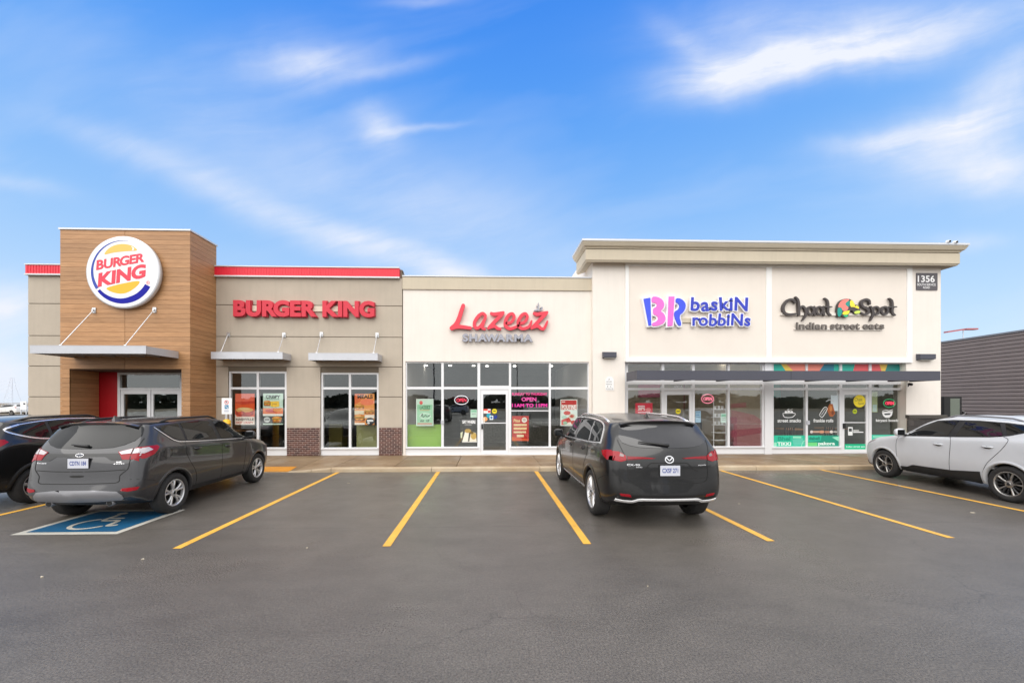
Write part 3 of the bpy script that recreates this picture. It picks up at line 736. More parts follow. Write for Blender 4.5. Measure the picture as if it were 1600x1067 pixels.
c1 = [(636, 689.5), (693.3, 746), (750.3, 795.3), (798.7, 857.6), (860.7, 918.3)]
up = [(a, b, 567.3, 604.4 if i != 2 else 602.5) for i, (a, b) in enumerate(c1)]
lowp = [(a, b, 608.2, 697.8) for i, (a, b) in enumerate(c1) if i != 2]
doorc = (PX(751, Y), PX(794.3, Y), .14, PZ(xm, 608.3, Y))
cells = cellpx(Y, xm, up + lowp) + [doorc]
def ex(mb):
    for a, b in ((633.5, 748), (797, 920.5)): mb.box(PX(a, Y), PX(b, Y), Y - .05, Y, PZ(xm, 700, Y), PZ(xm, 698.2, Y))
    mb.box(PX(798.7, Y), PX(857.6, Y), Y + .01, Y + .03, PZ(xm, 642.4, Y), PZ(xm, 641, Y))
fr = MB(); holes(fr, so_[0], so_[1], .13, so_[3], cells, Y, Y + .1); ex(fr); fr = fr.build('window', M_ALU, lz_root)
for c in cells[:-1]: MB().box(c[0] - .006, c[1] + .006, Y + .04, Y + .048, c[2] - .006, c[3] + .006).build('pane', M_GLASS, fr)
def swing_door(root, d, Y, glassrect, handle_side, bar=True, mat=None):
    dr, _ = frame_and_panes(root, 'door', [glassrect], (d[0] + .006, d[1] - .006, d[2] + .01, d[3] - .006), Y + .015, depth=.05, frame_mat=mat)
    hx = glassrect[0] - .035 if handle_side < 0 else glassrect[1] + .035
    MB().box(hx - .028, hx + .028, Y - .05, Y + .014, 1.02, 1.2).build('handle', M_BLACK, dr)
    if bar: MB().box(glassrect[0], glassrect[1], Y + .005, Y + .03, 1.215, 1.245).build('push_bar', M_ALU, dr)
    return dr
swing_door(lz_root, doorc, Y, (PX(755, Y), PX(790.5, Y), PZ(xm, 703.5, Y), PZ(xm, 616, Y)), -1)
MB().box(LX0 + .1, LX1 - .1, YLZ + .2, 21, .1, .132).build('interior_floor', M_FLOOR_IN, lz_root)
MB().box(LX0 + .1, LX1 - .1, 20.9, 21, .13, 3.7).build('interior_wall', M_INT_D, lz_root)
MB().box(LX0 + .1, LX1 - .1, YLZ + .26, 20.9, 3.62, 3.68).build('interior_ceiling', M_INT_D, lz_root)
lm = MB()
for px_, py_ in ((665.5, 571), (703.5, 571.2), (740, 571.5), (695.5, 583.5), (702, 590.5), (705, 593.5), (832, 580.3), (808, 582.5), (806, 585.5), (803, 588.5), (817, 601), (822, 601), (877, 580), (897.5, 572.5), (861, 572), (804, 572), (761, 572)):
    d = ray(px_, py_); t = (3.6 - CAM_H) / d[2]; x, y = d[0] * t, d[1] * t
    if y < 20.5: lm.box(x - .06, x + .06, y - .09, y + .09, 3.59, 3.618)
lm.build('ceiling_lamp', M_LAMP, lz_root)
gp = MB().box(PX(636.5, 14.1), PX(690, 14.1), 14.1, 14.16, .132, PZ(663, 663, 14.1)).build('partition_screen', pbr('lime_laminate', L3(140, 186, 58, .95), .5))
tag(gp, 'low lime green screen inside the leftmost pane of the middle shop', 'screen')
ct = thing('service_counter', 'dark service counter far inside the middle shop', 'counter', (1.6, 18, .132))
MB().box(-1.2, 3.2, 18, 18.7, .132, 1.1).build('front_panel', pbr('counter_stone', (.12, .11, .09), .7, var=.5, vscale=14), ct); MB().box(-1.25, 3.25, 17.95, 18.75, 1.1, 1.15).build('countertop', M_INT_G, ct)

# ---------------------------------------------------------------- 3 tall cream corner building
YS = YF
cb = thing('corner_building', 'tall cream stucco corner building with a heavy stepped cornice and two framed wall panels', 'building', (PX(1196, YP), YP, 0))
CX0, CX1 = PX(926, YP), PX(1470, YP)
def z_at(px, py, Y=YP): return PZ(px, py, Y)
CZT = z_at(1190, 376, YP - .46)
P0, P1 = PX(976.5, YP), PX(1423.5, YP)     # bay between the piers
zBay = z_at(1196, 564.5)
mb = MB(); holes(mb, CX0, CX1, .05, CZT - .06, [(P0, PX(1416, YP), .0, zBay)], YP, YP + .3)
mb.box(CX0, CX0 + .2, YP + .3, 26, .05, CZT - .06).box(CX1 - .2, CX1, YP + .3, 26, .05, CZT - .06).box(CX0 + .2, CX1 - .2, YP + .3, 26, CZT - .5, CZT - .3).box(CX0, CX1, 26, 26.2, .05, CZT - .06)
mb.build('wall', M_STUCCO_C, cb)
# white raised frame around two panels
zf0, zf1 = z_at(1196, 564), z_at(1196, 410.5)
p1 = (PX(982, YP), PX(1196, YP), z_at(1090, 557.5), z_at(1090, 417)); p2 = (PX(1204.5, YP), PX(1415.5, YP), z_at(1310, 561), z_at(1310, 419.5))
zpb, zpt = (p1[2] + p2[2]) / 2, (p1[3] + p2[3]) / 2
mb = MB(); holes(mb, P0, P1, zf0, zf1 + .02, [(p1[0], p1[1], zpb, zpt), (p2[0], p2[1], zpb, zpt)], YP - .05, YP - .001); mb.build('panel_frame', M_STUCCO_W, cb)
M_PANEL = pbr('blush_stucco', L3(228, 219, 209), 0.9, var=.03, vscale=1.2, bump=.3, bscale=90, streak=.05)
for p in (p1, p2): MB().box(p[0] - .002, p[1] + .002, YP - .012, YP - .0012, zpb - .002, zpt + .002).build('wall_panel', M_PANEL, cb)
MB().box(P0, P1, YP - .06, YP - .003, zf0 - .05, zf0 - .004).build('drip_edge', M_STUCCO_W, cb)
# cornice: profile carried round the corner with mitres
def zc(py, p): return PZ(1190, py, YP - p)
prof = [(0, zc(412.5, .0)), (.27, zc(412.2, .27)), (.30, zc(409.2, .3)), (.315, zc(408.6, .315)), (.315, zc(392.5, .315)), (.335, zc(391, .335)), (.335, zc(389.8, .335)), (.40, zc(386.5, .40)), (.45, zc(381, .45)), (.45, zc(379.8, .45)), (.475, zc(379, .475)), (.475, zc(376, .475)), (.40, zc(376, .475) + .004), (0, zc(376, .475) + .008)]
YBK = 14.72
def loft(sel, name, mat, ybk=YBK):
    mb = MB(); n = len(sel); rows = []
    for p, z in sel: rows.append([(CX0 - p, ybk, z), (CX0 - p, YP - p, z), (CX1 + p, YP - p, z), (CX1 + p, 26, z)])
    vs = [v for r in rows for v in r]
    fs = [(i * 4 + k, (i * 4 + k + 1), ((i + 1) * 4 + k + 1), ((i + 1) * 4 + k)) for i in range(n - 1) for k in range(3)]
    fs += [tuple(i * 4 for i in range(n))]
    mb.add(vs, fs); mb.build(name, mat, cb)
loft(prof[:5] + [(0, prof[4][1])], 'cornice', M_STUCCO_B); loft([(0, prof[4][1] + .0005)] + prof[5:10] + [(0, prof[9][1])], 'cornice', M_STUCCO_B)
loft([(0, prof[9][1] + .0005), (.46, prof[9][1] + .0005)] + prof[10:], 'coping', M_FLASH)
# stone base of the right pier
PX1 = CX1
bz = z_at(1440, 653); bzt = z_at(1440, 648)
bs = MB().box(PX(1416, YP), CX1 + .0, YP - .05, YP - .001, .12, bz).build('stone_base', M_MORTAR, cb)
bw, bh = .42, .2; r = 0; z = .13
while z < bz - .02:
    x = PX(1416, YP) - .03 - (bw / 2 if r % 2 else 0); h = min(bh, bz - z)
    while x < CX1 + .05:
        a, b = max(x, PX(1416, YP) - .03), min(x + bw, CX1 + .06)
        if b - a > .03:
            MB().box(a + .005, b - .005, YP - .085 - random.uniform(0, .012), YP - .05, z + .005, z + h - .005).build('stone_block', random.choice(M_STONE), bs)
        x += bw
    z += bh; r += 1
MB().box(PX(1414.5, YP), CX1 + .10, YP - .125, YP + .0, bz, bzt).build('stone_cap', M_STONECAP, cb)
# storefronts of the bay
Y = YS; xm = 1085
TR = [606.3, 609.2]
def bay(x_out, cols, door_i, xm, door_px, name):
    z = lambda py: PZ(xm, py, Y)
    cells = []; mats = {}
    for (a, b) in cols: cells.append((PX(a, Y), PX(b, Y), z(594.5), z(568.6)))
    for (a, b) in cols: cells.append((PX(a, Y), PX(b, Y), z(606.0), z(600.6)))
    for i, (a, b) in enumerate(cols):
        if i != door_i: cells.append((PX(a, Y), PX(b, Y), z(697.2), z(609.4)))
    d = (PX(door_px[0], Y), PX(door_px[1], Y), .14, z(609.6)); cells.append(d)
    fr = MB(); holes(fr, PX(x_out[0], Y), PX(x_out[1], Y), .13, zBay + .05, cells, Y, Y + .11)
    for a, b in (((x_out[0], door_px[0] - 2), (door_px[1] + 2, x_out[1]))): fr.box(PX(a, Y), PX(b, Y), Y - .05, Y, z(699.6), z(697.8))
    fr = fr.build(name, M_ALU, cb)
    for c in cells[:-1]: MB().box(c[0] - .006, c[1] + .006, Y + .045, Y + .053, c[2] - .006, c[3] + .006).build('pane', M_GLASS, fr)
    return cells, d
colsB = [(981.3, 1033.7), (1038, 1081.7), (1085.6, 1137), (1140.3, 1191)]
cellsB, dB = bay((977, 1194), colsB, 1, 1085, (1038, 1081.7), 'window')
swing_door(cb, dB, Y, (PX(1042.3, Y), PX(1077.6, Y), .4, PZ(1060, 616.7, Y)), -1)
colsC = [(1208.9, 1259), (1262.3, 1312), (1316, 1358), (1362, 1412)]
cellsC, dC = bay((1204, 1415.8), colsC, 2, 1310, (1316, 1358), 'window')
swing_door(cb, dC, Y, (PX(1320, Y), PX(1354, Y), PZ(1337, 702, Y), PZ(1337, 616.7, Y)), -1)
MB().box(PX(1193.5, Y), PX(1204.5, Y), Y - .06, Y + .12, .12, zBay + .05).build('pilaster', M_ALU, cb)
MB().box(P0 - .0, PX(976.9, Y) + .02, Y - .001, Y + .1, .12, zBay).build('joint_strip', M_ALU, cb)
# steel channel canopy with hangers
yc = 12.62; k0, k1 = PX(995, yc), PX(1469.5, yc); kz0, kz1 = PZ(1230, 594, yc), PZ(1230, 579.2, yc)
mb = MB(); t = .02
mb.box(k0, k1, yc, yc + t, kz0, kz1).box(k0, k0 + t, yc + t, YP - .052, kz0, kz1).box(k1 - t, k1, yc + t, YP - .052, kz0, kz1)
mb.box(k0 + t, k1 - t, yc + t, YP - .052, kz0 + .10, kz0 + .115).box(k0 + t, k1 - t, yc + t, yc + .09, kz1 - t, kz1).box(k0 + t, k1 - t, yc + t, yc + .09, kz0, kz0 + t)
can = mb.build('canopy', M_CHAR, cb)
for px_ in (1062, 1130, 1205, 1272, 1338, 1405):
    x = PX(px_, 13.2); MB().box(x - .04, x + .04, yc + .1, YP - .06, kz0 - .0, kz0 + .1).build('bracket_arm', M_CHAR, can)
MB().box(PX(1236, yc) - .004, PX(1236, yc) + .004, yc - .003, yc, kz0, kz1).build('joint_strip', M_BLACK, can)
# interiors
XM = PX(1199, 14)
for (a, b, wm_, fl) in ((PX(979, YS), XM - .05, M_INT_B, M_FLOOR_IN), (XM + .05, PX(1416, YS), M_INT_T, M_FLOOR_IN)):
    MB().box(a, b, YS + .11, 20, .1, .132).build('interior_floor', fl, cb); MB().box(a, b, 19.9, 20, .13, 3.8).build('interior_wall', wm_, cb)
    MB().box(a, b, YS + .12, 19.9, 3.72, 3.78).build('interior_ceiling', M_CEIL, cb)
    MB().box(a, a + .04, YS + .12, 19.9, .13, 3.72).build('interior_wall', wm_, cb); MB().box(b - .04, b, YS + .12, 19.9, .13, 3.72).build('interior_wall', wm_, cb)
lm = MB()
for x, y in ((4.6, 15.2), (6.4, 15.6), (4.4, 17.6), (7.6, 17.4), (8.2, 15.4), (10.2, 16.5), (12.0, 17.6), (11.6, 15.2), (13.2, 16.0)): lm.box(x - .45, x + .45, y - .15, y + .15, 3.68, 3.715)
lm.build('ceiling_lamp', M_LAMP, cb)
MB().box(PX(1155, 16), XM - .1, 15.6, 16.4, .132, 1.35).build('freezer_counter', pbr('pink_laminate', L3(178, 122, 130, .8), .5), cb)
MB().box(PX(1120, 18), XM - .1, 19.8, 19.88, 1.6, 3.0).build('pink_wall_panel', pbr('pink_wall', L3(180, 110, 124, .8), .6), cb)
MB().box(9.6, 13.2, 18.2, 18.9, .132, 1.15).build('serving_counter', pbr('dark_counter', (.05, .05, .05), .5), cb)
# things further inside the shops
def table(x, y, w, label, top):
    t = thing('cafe_table', label, 'table', (x, y, .132)); MB().box(x - w / 2, x + w / 2, y - .35, y + .35, .86, .9).build('tabletop', top, t); MB().tube((x, y, .14), (x, y, .86), .035, 10).build('leg', M_BLACK, t); MB().tube((x, y, .133), (x, y, .15), .25, 16).build('foot', M_BLACK, t)
M_TTOP = pbr('oak_tabletop', L3(176, 124, 78), .4, var=.1)
table(PX(1236, 15.6), 15.6, .8, 'small oak table behind the first street food pane', M_TTOP); table(PX(1298, 16.0), 16.0, .8, 'small oak table behind the second street food pane', M_TTOP)
table(PX(1012, 15.4), 15.4, .8, 'small oak table behind the leftmost ice cream shop pane', M_TTOP)
table(PX(380, 15.6), 15.6, .9, 'small oak table behind the left restaurant window', M_TTOP)
for px_, yy, w_, h_, c_, lb in ((1020, 19.4, 1.1, .8, (214, 120, 150), 'pink framed menu poster on the back wall of the ice cream shop'), (1100, 19.4, 1.4, .8, (236, 226, 214), 'cream menu poster on the back wall of the ice cream shop'), (1240, 19.4, 1.5, .8, (40, 170, 150), 'teal menu poster on the back wall of the street food shop'), (1300, 19.4, 1.2, .8, (236, 150, 70), 'orange menu poster on the back wall of the street food shop')):
    x = PX(px_, yy); tag(MB().box(x - w_ / 2, x + w_ / 2, 19.82, 19.88, 2.2, 2.2 + h_).build('wall_poster', ink(*c_)), lb, 'panel')
for k, (px_, c_) in enumerate(((662, (70, 60, 50)), (716, (96, 40, 34)), (828, (84, 74, 60)))):
    x = PX(px_, 20.8); tag(MB().box(x - .9, x + .9, 20.82, 20.88, 2.1, 2.9).build('wall_poster', ink(*c_)), ('dark menu poster far inside the leftmost middle shop pane', 'maroon menu poster far inside the second middle shop pane', 'brown menu poster far inside the middle shop right of its door')[k], 'panel')

# ================================================================== signs on the walls
class Z:
    """measured rectangle of the photograph -> metres on the plane Y"""
    def __init__(s, ox, oy, k, Y): s.ox, s.oy, s.k, s.Y = ox, oy, k, Y
    def __call__(s, x, y):
        px, py = s.ox + x / s.k, s.oy + y / s.k; return (PX(px, s.Y), PZ(px, py, s.Y))
    def w(s, d): return d / s.k * s.Y / FPX
    def pts(s, P): return [s(*p) for p in P]
def offset_poly(P, d):
    n = len(P); a = sum(P[i][0] * P[(i + 1) % n][1] - P[(i + 1) % n][0] * P[i][1] for i in range(n)); sg = 1 if a > 0 else -1; out = []
    for i in range(n):
        p0, p1, p2 = Vector(P[i - 1]), Vector(P[i]), Vector(P[(i + 1) % n]); e1 = (p1 - p0).normalized(); e2 = (p2 - p1).normalized()
        n1 = Vector((e1.y, -e1.x)) * sg; n2 = Vector((e2.y, -e2.x)) * sg; b = (n1 + n2)
        b = b.normalized() if b.length > 1e-6 else n1
        out.append(tuple(p1 + b * d / max(.45, b.dot(n1))))
    return out
def chaikin(P, n=2):
    for _ in range(n):
        Q = []
        for i in range(len(P)):
            a, b = P[i], P[(i + 1) % len(P)]; Q += [(a[0] * .75 + b[0] * .25, a[1] * .75 + b[1] * .25), (a[0] * .25 + b[0] * .75, a[1] * .25 + b[1] * .75)]
        P = Q
    return P
S_RED = L3(214, 32, 62, 1.0)
# round burger sign on the tower
YD = YT - .17
sg = thing('round_sign', 'round white burger restaurant emblem sign with a blue swoosh on the wood tower', 'sign', (PX(192, YD), YT, PZ(192, 426, YD)))
zz = Z(120, 360, 8.207, YD); cx, cz = zz(588, 535); R = zz.w(452)
mb = MB(); n = 64; prof_ = [(R * .93, YT - .003), (R * .99, YT - .05), (R, YD + .03), (R * .985, YD + .006), (R * .955, YD)]
vs = [(cx + r * cos(2 * pi * k / n), y, cz + r * sin(2 * pi * k / n)) for r, y in prof_ for k in range(n)]
mb.add(vs, [(i * n + k, (i + 1) * n + k, (i + 1) * n + (k + 1) % n, i * n + (k + 1) % n) for i in range(len(prof_) - 1) for k in range(n)][::-1])
mb.f = [tuple(reversed(f)) for f in mb.f]
mb.build('can', M_FLASH, sg, smooth=True)
MB().flat([(cx + R * .957 * cos(2 * pi * k / n), cz + R * .957 * sin(2 * pi * k / n)) for k in range(n)], YD - .001).build('face', pbr('sign_white', L3(244, 244, 246, .92), .35), sg)
def ringpart(tf, a0, a1, rout, n=40):
    o_, i_ = [], []
    for k in range(n + 1):
        a = radians(a0 + (a1 - a0) * k / n); t = tf(k / n); o_.append((588 + rout * cos(a), 535 - rout * sin(a))); i_.append((588 + (rout - t) * cos(a), 535 - (rout - t) * sin(a)))
    return [zz(*p) for p in o_ + i_[::-1]]
MB().flat(ringpart(lambda t: 3 + 38 * t, 80, 213, 406), YD - .004).build('swoosh', pbr('pale_blue_vinyl', L3(64, 84, 170), .6, spec=.25), sg)
MB().flat(ringpart(lambda t: 40 + 38 * min(1, t * 1.6), 217, 332, 404), YD - .004).build('swoosh', pbr('blue_vinyl', L3(4, 12, 150), .6, spec=.25), sg)
MB().flat(zz.pts(chaikin([(335, 322), (400, 235), (480, 190), (590, 170), (700, 190), (760, 230), (782, 262), (690, 266), (560, 275), (450, 290)])), YD - .004).build('bun', pbr('bun_yellow_top', L3(240, 186, 84), .4), sg)
MB().flat(zz.pts(chaikin([(690, 200), (740, 225), (735, 255), (705, 258), (722, 232)])), YD - .006).build('bun_shine', M_WHITE, sg)
MB().flat(zz.pts(chaikin([(360, 742), (480, 705), (650, 668), (812, 640), (800, 690), (720, 762), (620, 812), (520, 812), (430, 785)])), YD - .004).build('bun', pbr('bun_yellow', L3(250, 178, 10), .4), sg)
def tilted(root, s, bl, br, hl, hr, zz, Y, mat, off, depth=.004, name='letter'):
    """characters set along a tilted baseline (zoom coordinates), each its own part"""
    it, tot = layout(s, off, .05); it = [(q[1], q[2], q[3]) for q in it]
    capb = bbox2(glyphs('H', off, .5)[0]); cap = capb[3] - capb[2]
    for ox, vs, fs in it:
        out = []
        for v in vs:
            t = (v[0] + ox) / tot; h = hl + (hr - hl) * t; px = bl[0] + (br[0] - bl[0]) * t + (v[1] / cap) * h * .06; py = bl[1] + (br[1] - bl[1]) * t - (v[1] - capb[2]) / cap * h
            q = zz(px, py); out.append((q[0], Y - depth * (v[2] + .5), q[1]))
        MB().add(out, fs).build(name, mat, root)
M_SRED = pbr('sign_red', L3(222, 44, 70), .4)
tilted(sg, 'BURGER', (250, 512), (868, 404), 128, 116, zz, YD - .003, M_SRED, .035)
tilted(sg, 'KING', (272, 728), (880, 604), 178, 178, zz, YD - .003, M_SRED, .045)
mb = MB()
for a in range(16): mb.flat([zz(915 + r * cos(2 * pi * k / 16), 672 + r * sin(2 * pi * k / 16)) for r, k in ((24, a), (24, a + 1), (19, a + 1), (19, a))], YD - .004)
vs, fs = glyphs('R', .01); q0 = zz(905, 684); q1 = zz(927, 660); put_text(mb, 'R', q0[0], q1[0], q0[1], q1[1], YD - .004, .01); mb.build('registered_mark', M_SRED, sg)

# red channel letters on the taupe wall
YLt = PF
t = thing('letter_sign', 'red channel letter burger restaurant sign on the taupe panelled wall', 'sign', (PX(475, YLt), YLt, PZ(475, 483, YLt)))
M_SRED2 = pbr('channel_red', L3(205, 26, 54), .4); M_SREDEDGE = pbr('channel_return', L3(196, 70, 84), .5)
zb_, zt_ = PZ(475, 495.2, YLt - .1), PZ(475, 470.2, YLt - .1)
def two(s, x0, x1): letters(t, s, PX(x0, YLt - .1), PX(x1, YLt - .1), zb_, zt_ - zb_, YLt - .05, .10, M_SRED2, off=.05, gap=.055, back=M_SREDEDGE, back_off=.018)
two('BURGER', 365.5, 495); two('KING', 504.5, 585.5)
MB().box(PX(380, YLt), PX(577, YLt), YLt - .05, YLt - .001, PZ(475, 487, YLt), PZ(475, 478.5, YLt)).build('raceway', pbr('raceway_beige', L3(214, 204, 184), .7), t)

# script shop sign
Yw = YLZ; Yl = Yw - .14
t = thing('script_sign', 'red script letter sign of the middle shop with small silver capitals underneath', 'sign', (PX(779, Yw), Yw, PZ(779, 500, Yw)))
zz = Z(690, 460, 8.889, Yl); M_LRED = pbr('script_red', L3(222, 56, 76), .4)
def pen(root, name, strokes, mat, zz, y0, y1, fat=1.0):
    mb = MB(); W = lambda w: [zz.w(q) * fat for q in w] if isinstance(w, (list, tuple)) else zz.w(w) * fat
    for k, (pts, w, closed) in enumerate(strokes):
        stroke(mb, [zz(*p) for p in pts], W(w), y0 - .0012 * k, y1, closed)
    return mb.build(name, mat, root)
LZ = {
 'L': [([(300, 152), (275, 225), (245, 320), (205, 410), (140, 468)], [56, 62, 66, 74, 66], False), ([(135, 468), (210, 448), (300, 452), (398, 466)], [58, 60, 56, 50], False)],
 'a': [([(608, 292), (570, 262), (510, 300), (458, 385), (462, 452), (505, 465), (555, 420), (600, 340)], [46, 46, 50, 52, 50, 46, 44, 44], False), ([(608, 320), (578, 400), (562, 460), (598, 478)], [46, 46, 44, 40], False)],
 'z': [([(690, 262), (725, 275), (775, 268), (858, 250)], [44, 56, 54, 40], False), ([(850, 262), (765, 350), (665, 455)], [52, 58, 56], False), ([(648, 468), (730, 442), (775, 470), (815, 478)], [40, 50, 48, 38], False)],
 'e': [([(905, 398), (965, 385), (1008, 320), (985, 268), (935, 285), (890, 360), (892, 440), (950, 475), (1030, 452), (1070, 430)], [42, 44, 46, 46, 50, 56, 54, 48, 44, 36], False)],
 'f': [([(1090, 398), (1148, 385), (1190, 320), (1168, 268), (1118, 285), (1072, 360), (1074, 440), (1130, 475), (1215, 445), (1250, 370)], [42, 44, 46, 46, 50, 56, 54, 48, 46, 32], False)],
 'y': [([(1288, 262), (1325, 275), (1375, 268), (1468, 246)], [44, 56, 54, 36], False), ([(1455, 262), (1368, 350), (1268, 455)], [52, 58, 56], False), ([(1250, 468), (1335, 440), (1380, 470), (1425, 470), (1470, 375)], [40, 50, 48, 46, 30], False)]}
for ch in 'Lazefy': pen(t, 'letter', LZ[ch], M_LRED, zz, Yl, Yw - .05, .88)
MB().box(*[zz(230, 0)[0], zz(1420, 0)[0]], Yw - .05, Yw - .001, zz(800, 452)[1], zz(800, 404)[1]).build('raceway', M_STUCCO_C, t)
M_SILVER = pbr('silver_letter_face', L3(160, 161, 172), .4, metal=.1); M_DKRET = pbr('dark_letter_return', L3(92, 84, 84), .6)
q0, q1 = zz(290, 655), zz(1268, 552)
letters(t, 'SHAWARMA', q0[0], q1[0], q0[1], q1[1] - q0[1], Yw - .10, .03, M_SILVER, off=.045, gap=.11, back=M_DKRET, back_off=.014)
pen(t, 'calligraphy_mark', [([(1290, 222), (1330, 215), (1345, 175), (1325, 160)], [16, 20, 16, 8], False), ([(1345, 225), (1385, 212), (1398, 180), (1372, 188)], [14, 20, 14, 8], False), ([(1345, 120), (1352, 150)], [10, 10], False)], M_SILVER, zz, Yl, Yw - .02)

# ice cream shop sign
Yb = YP - .012; Yf = Yb - .13; zz = Z(990, 450, 8.0, Yf)
t = thing('ice_cream_sign', 'blue and pink ice cream shop sign with white outlines on the left framed panel', 'sign', (PX(1090, Yf), Yb, PZ(1090, 487, Yf)))
M_SBLUE = pbr('sign_blue', L3(62, 84, 226), .4); M_SPINK = pbr('sign_pink', L3(252, 112, 204), .4); M_SVIO = pbr('sign_violet_blue', L3(46, 62, 184), .5); M_SWHT = pbr('sign_outline_white', L3(240, 240, 246), .4)
big = [('letter', M_SBLUE, [(125, 135), (210, 120), (222, 466), (188, 470)]),
       ('letter', M_SPINK, chaikin([(228, 105), (300, 108), (365, 145), (388, 205), (372, 252), (335, 287), (385, 322), (405, 385), (378, 440), (310, 470), (232, 476), (232, 436), (285, 418), (312, 382), (292, 342), (245, 330), (243, 252), (285, 236), (295, 205), (268, 182), (228, 184)], 1)),
       ('letter', M_SPINK, [(440, 105), (512, 105), (488, 470), (426, 476)]),
       ('letter', M_SBLUE, chaikin([(530, 124), (590, 130), (645, 175), (655, 238), (625, 300), (568, 345), (604, 468), (556, 472), (505, 345), (512, 292), (560, 268), (576, 225), (556, 188), (526, 182)], 1))]
for i, (nm, m_, P) in enumerate(big):
    W_ = [zz(*p) for p in P]; o = MB().prism(W_, Yf - .002, Yf + .05).build(nm, m_, t)
    MB().prism(offset_poly(W_, zz.w(17)), Yf + .02 + .0015 * i, Yb).build('letter_backing', M_SWHT, o)
rnd = random.Random(3)
def word(s, x0, x1, yb, cap_, jit):
    q0, q1 = zz(x0, yb), zz(x1, yb); cap = zz.w(cap_)
    letters(t, s, q0[0], q1[0], q0[1], cap, Yf + .03, .03, M_SVIO, off=.022, gap=.11, jitter=jit, back=M_SWHT, back_off=.055, refchar='k')
word('baskiN', 718, 1430, 285, 172, [(-.05, 0), (.06, -.01), (-.12, .01), (.06, .02), (0, 0.02), (-.05, .015)])
word('robbiNs', 738, 1462, 470, 152, [(.0, 0), (.1, 0), (-.06, -.01), (-.1, .0), (-.05, .01), (-.06, .015), (-.12, -.0)])
MB().box(zz(250, 0)[0], zz(760, 0)[0], Yb - .05, Yb - .001, zz(700, 425)[1], zz(700, 370)[1]).build('raceway', M_STUCCO_B, t)

# street food sign
zz = Z(1210, 450, 7.619, Yf); M_DK = pbr('sign_charcoal', L3(68, 62, 62), .5)
t = thing('street_food_sign', 'charcoal script sign with a patchwork coloured elephant emblem on the right framed panel', 'sign', (PX(1312, Yf), Yb, PZ(1312, 490, Yf)))
def rg(cx, cy, rx, ry): return ([(cx + rx * cos(2 * pi * k / 12), cy + ry * sin(2 * pi * k / 12)) for k in range(12)], 27, True)
CS = [[([(258, 170), (225, 136), (168, 146), (118, 215), (126, 285), (180, 312), (265, 304)], [26, 30, 34, 36, 34, 32, 26], False)],
      [([(262, 105), (290, 140), (300, 200), (302, 315)], [20, 32, 34, 34], False), ([(302, 240), (345, 215), (378, 250), (384, 320), (345, 383)], [26, 28, 32, 30, 12], False)],
      [rg(440, 266, 36, 44), ([(484, 222), (484, 280), (492, 318)], 28, False)], [rg(546, 266, 36, 44), ([(592, 222), (592, 280), (602, 318)], 28, False)],
      [([(608, 118), (642, 150), (650, 210), (650, 290), (678, 318)], [14, 28, 32, 30, 24], False), ([(604, 222), (692, 222)], [22, 16], False)],
      [([(1148, 188), (1140, 148), (1095, 134), (1050, 165), (1062, 215), (1120, 245), (1132, 288), (1085, 312), (1040, 290)], [24, 30, 32, 34, 32, 34, 34, 30, 20], False)],
      [([(1160, 218), (1178, 260), (1184, 320), (1155, 388)], [20, 30, 30, 10], False), rg(1222, 266, 38, 44)], [rg(1326, 266, 38, 44)],
      [([(1380, 120), (1412, 152), (1418, 215), (1418, 290), (1446, 320)], [14, 28, 32, 30, 24], False), ([(1374, 224), (1464, 222)], [22, 16], False)]]
for st in CS: pen(t, 'letter', st, M_DK, zz, Yf + .02, Yb - .03, .86)
MB().box(zz(95, 0)[0], zz(1445, 0)[0], Yb - .05, Yb - .001, zz(700, 322)[1], zz(700, 290)[1]).build('raceway', M_STUCCO_C, t)
MB().box(zz(262, 0)[0], zz(1310, 0)[0], Yb - .05, Yb - .001, zz(700, 494)[1], zz(700, 470)[1]).build('raceway', M_STUCCO_C, t)
body_ = chaikin([(752, 238), (770, 172), (818, 130), (885, 124), (940, 148), (962, 196), (1005, 205), (1024, 250), (1028, 300), (960, 312), (935, 262), (905, 270), (890, 315), (880, 345), (838, 345), (800, 322), (790, 340), (755, 338)], 1)
em = MB().prism([zz(*p) for p in body_], Yf + .015, Yb - .03).build('emblem', M_DK, t)
for k, (c, P) in enumerate((((244, 132, 122), [(758, 232), (778, 174), (822, 134), (884, 128), (900, 140), (850, 180), (890, 226), (870, 270), (820, 276), (800, 226)]), ((20, 150, 138), [(842, 182), (900, 140), (903, 204), (886, 226), (862, 212)]), ((252, 232, 70), [(904, 140), (942, 152), (958, 198), (1000, 210), (1016, 250), (980, 238), (950, 224), (905, 226)]),
        ((18, 150, 138), [(752, 242), (786, 226), (814, 250), (808, 300), (788, 338), (757, 338)]), ((250, 232, 60), [(820, 280), (880, 270), (904, 262), (888, 314), (812, 318)]), ((20, 184, 128), [(820, 322), (886, 316), (872, 344), (838, 344)]), ((206, 232, 96), [(950, 280), (1020, 262), (1028, 298), (962, 310)]), ((20, 20, 20), [(955, 210), (978, 196), (984, 206), (966, 218)]))):
    MB().flat([zz(*p) for p in chaikin(P, 1)], Yf + .012 - .0004 * k).build('colour_patch', ink(*c), em)
for s_, x0, x1 in (('Indian', 275, 640), ('street', 684, 1030), ('eats', 1070, 1322)):
    q0, q1 = zz(x0, 484), zz(x1, 408)
    letters(t, s_, q0[0], q1[0], q0[1], q1[1] - q0[1], Yb - .075, .02, pbr('sign_grey_face', L3(112, 105, 100), .5), off=.02, gap=.10, back=M_DK, back_off=.015)

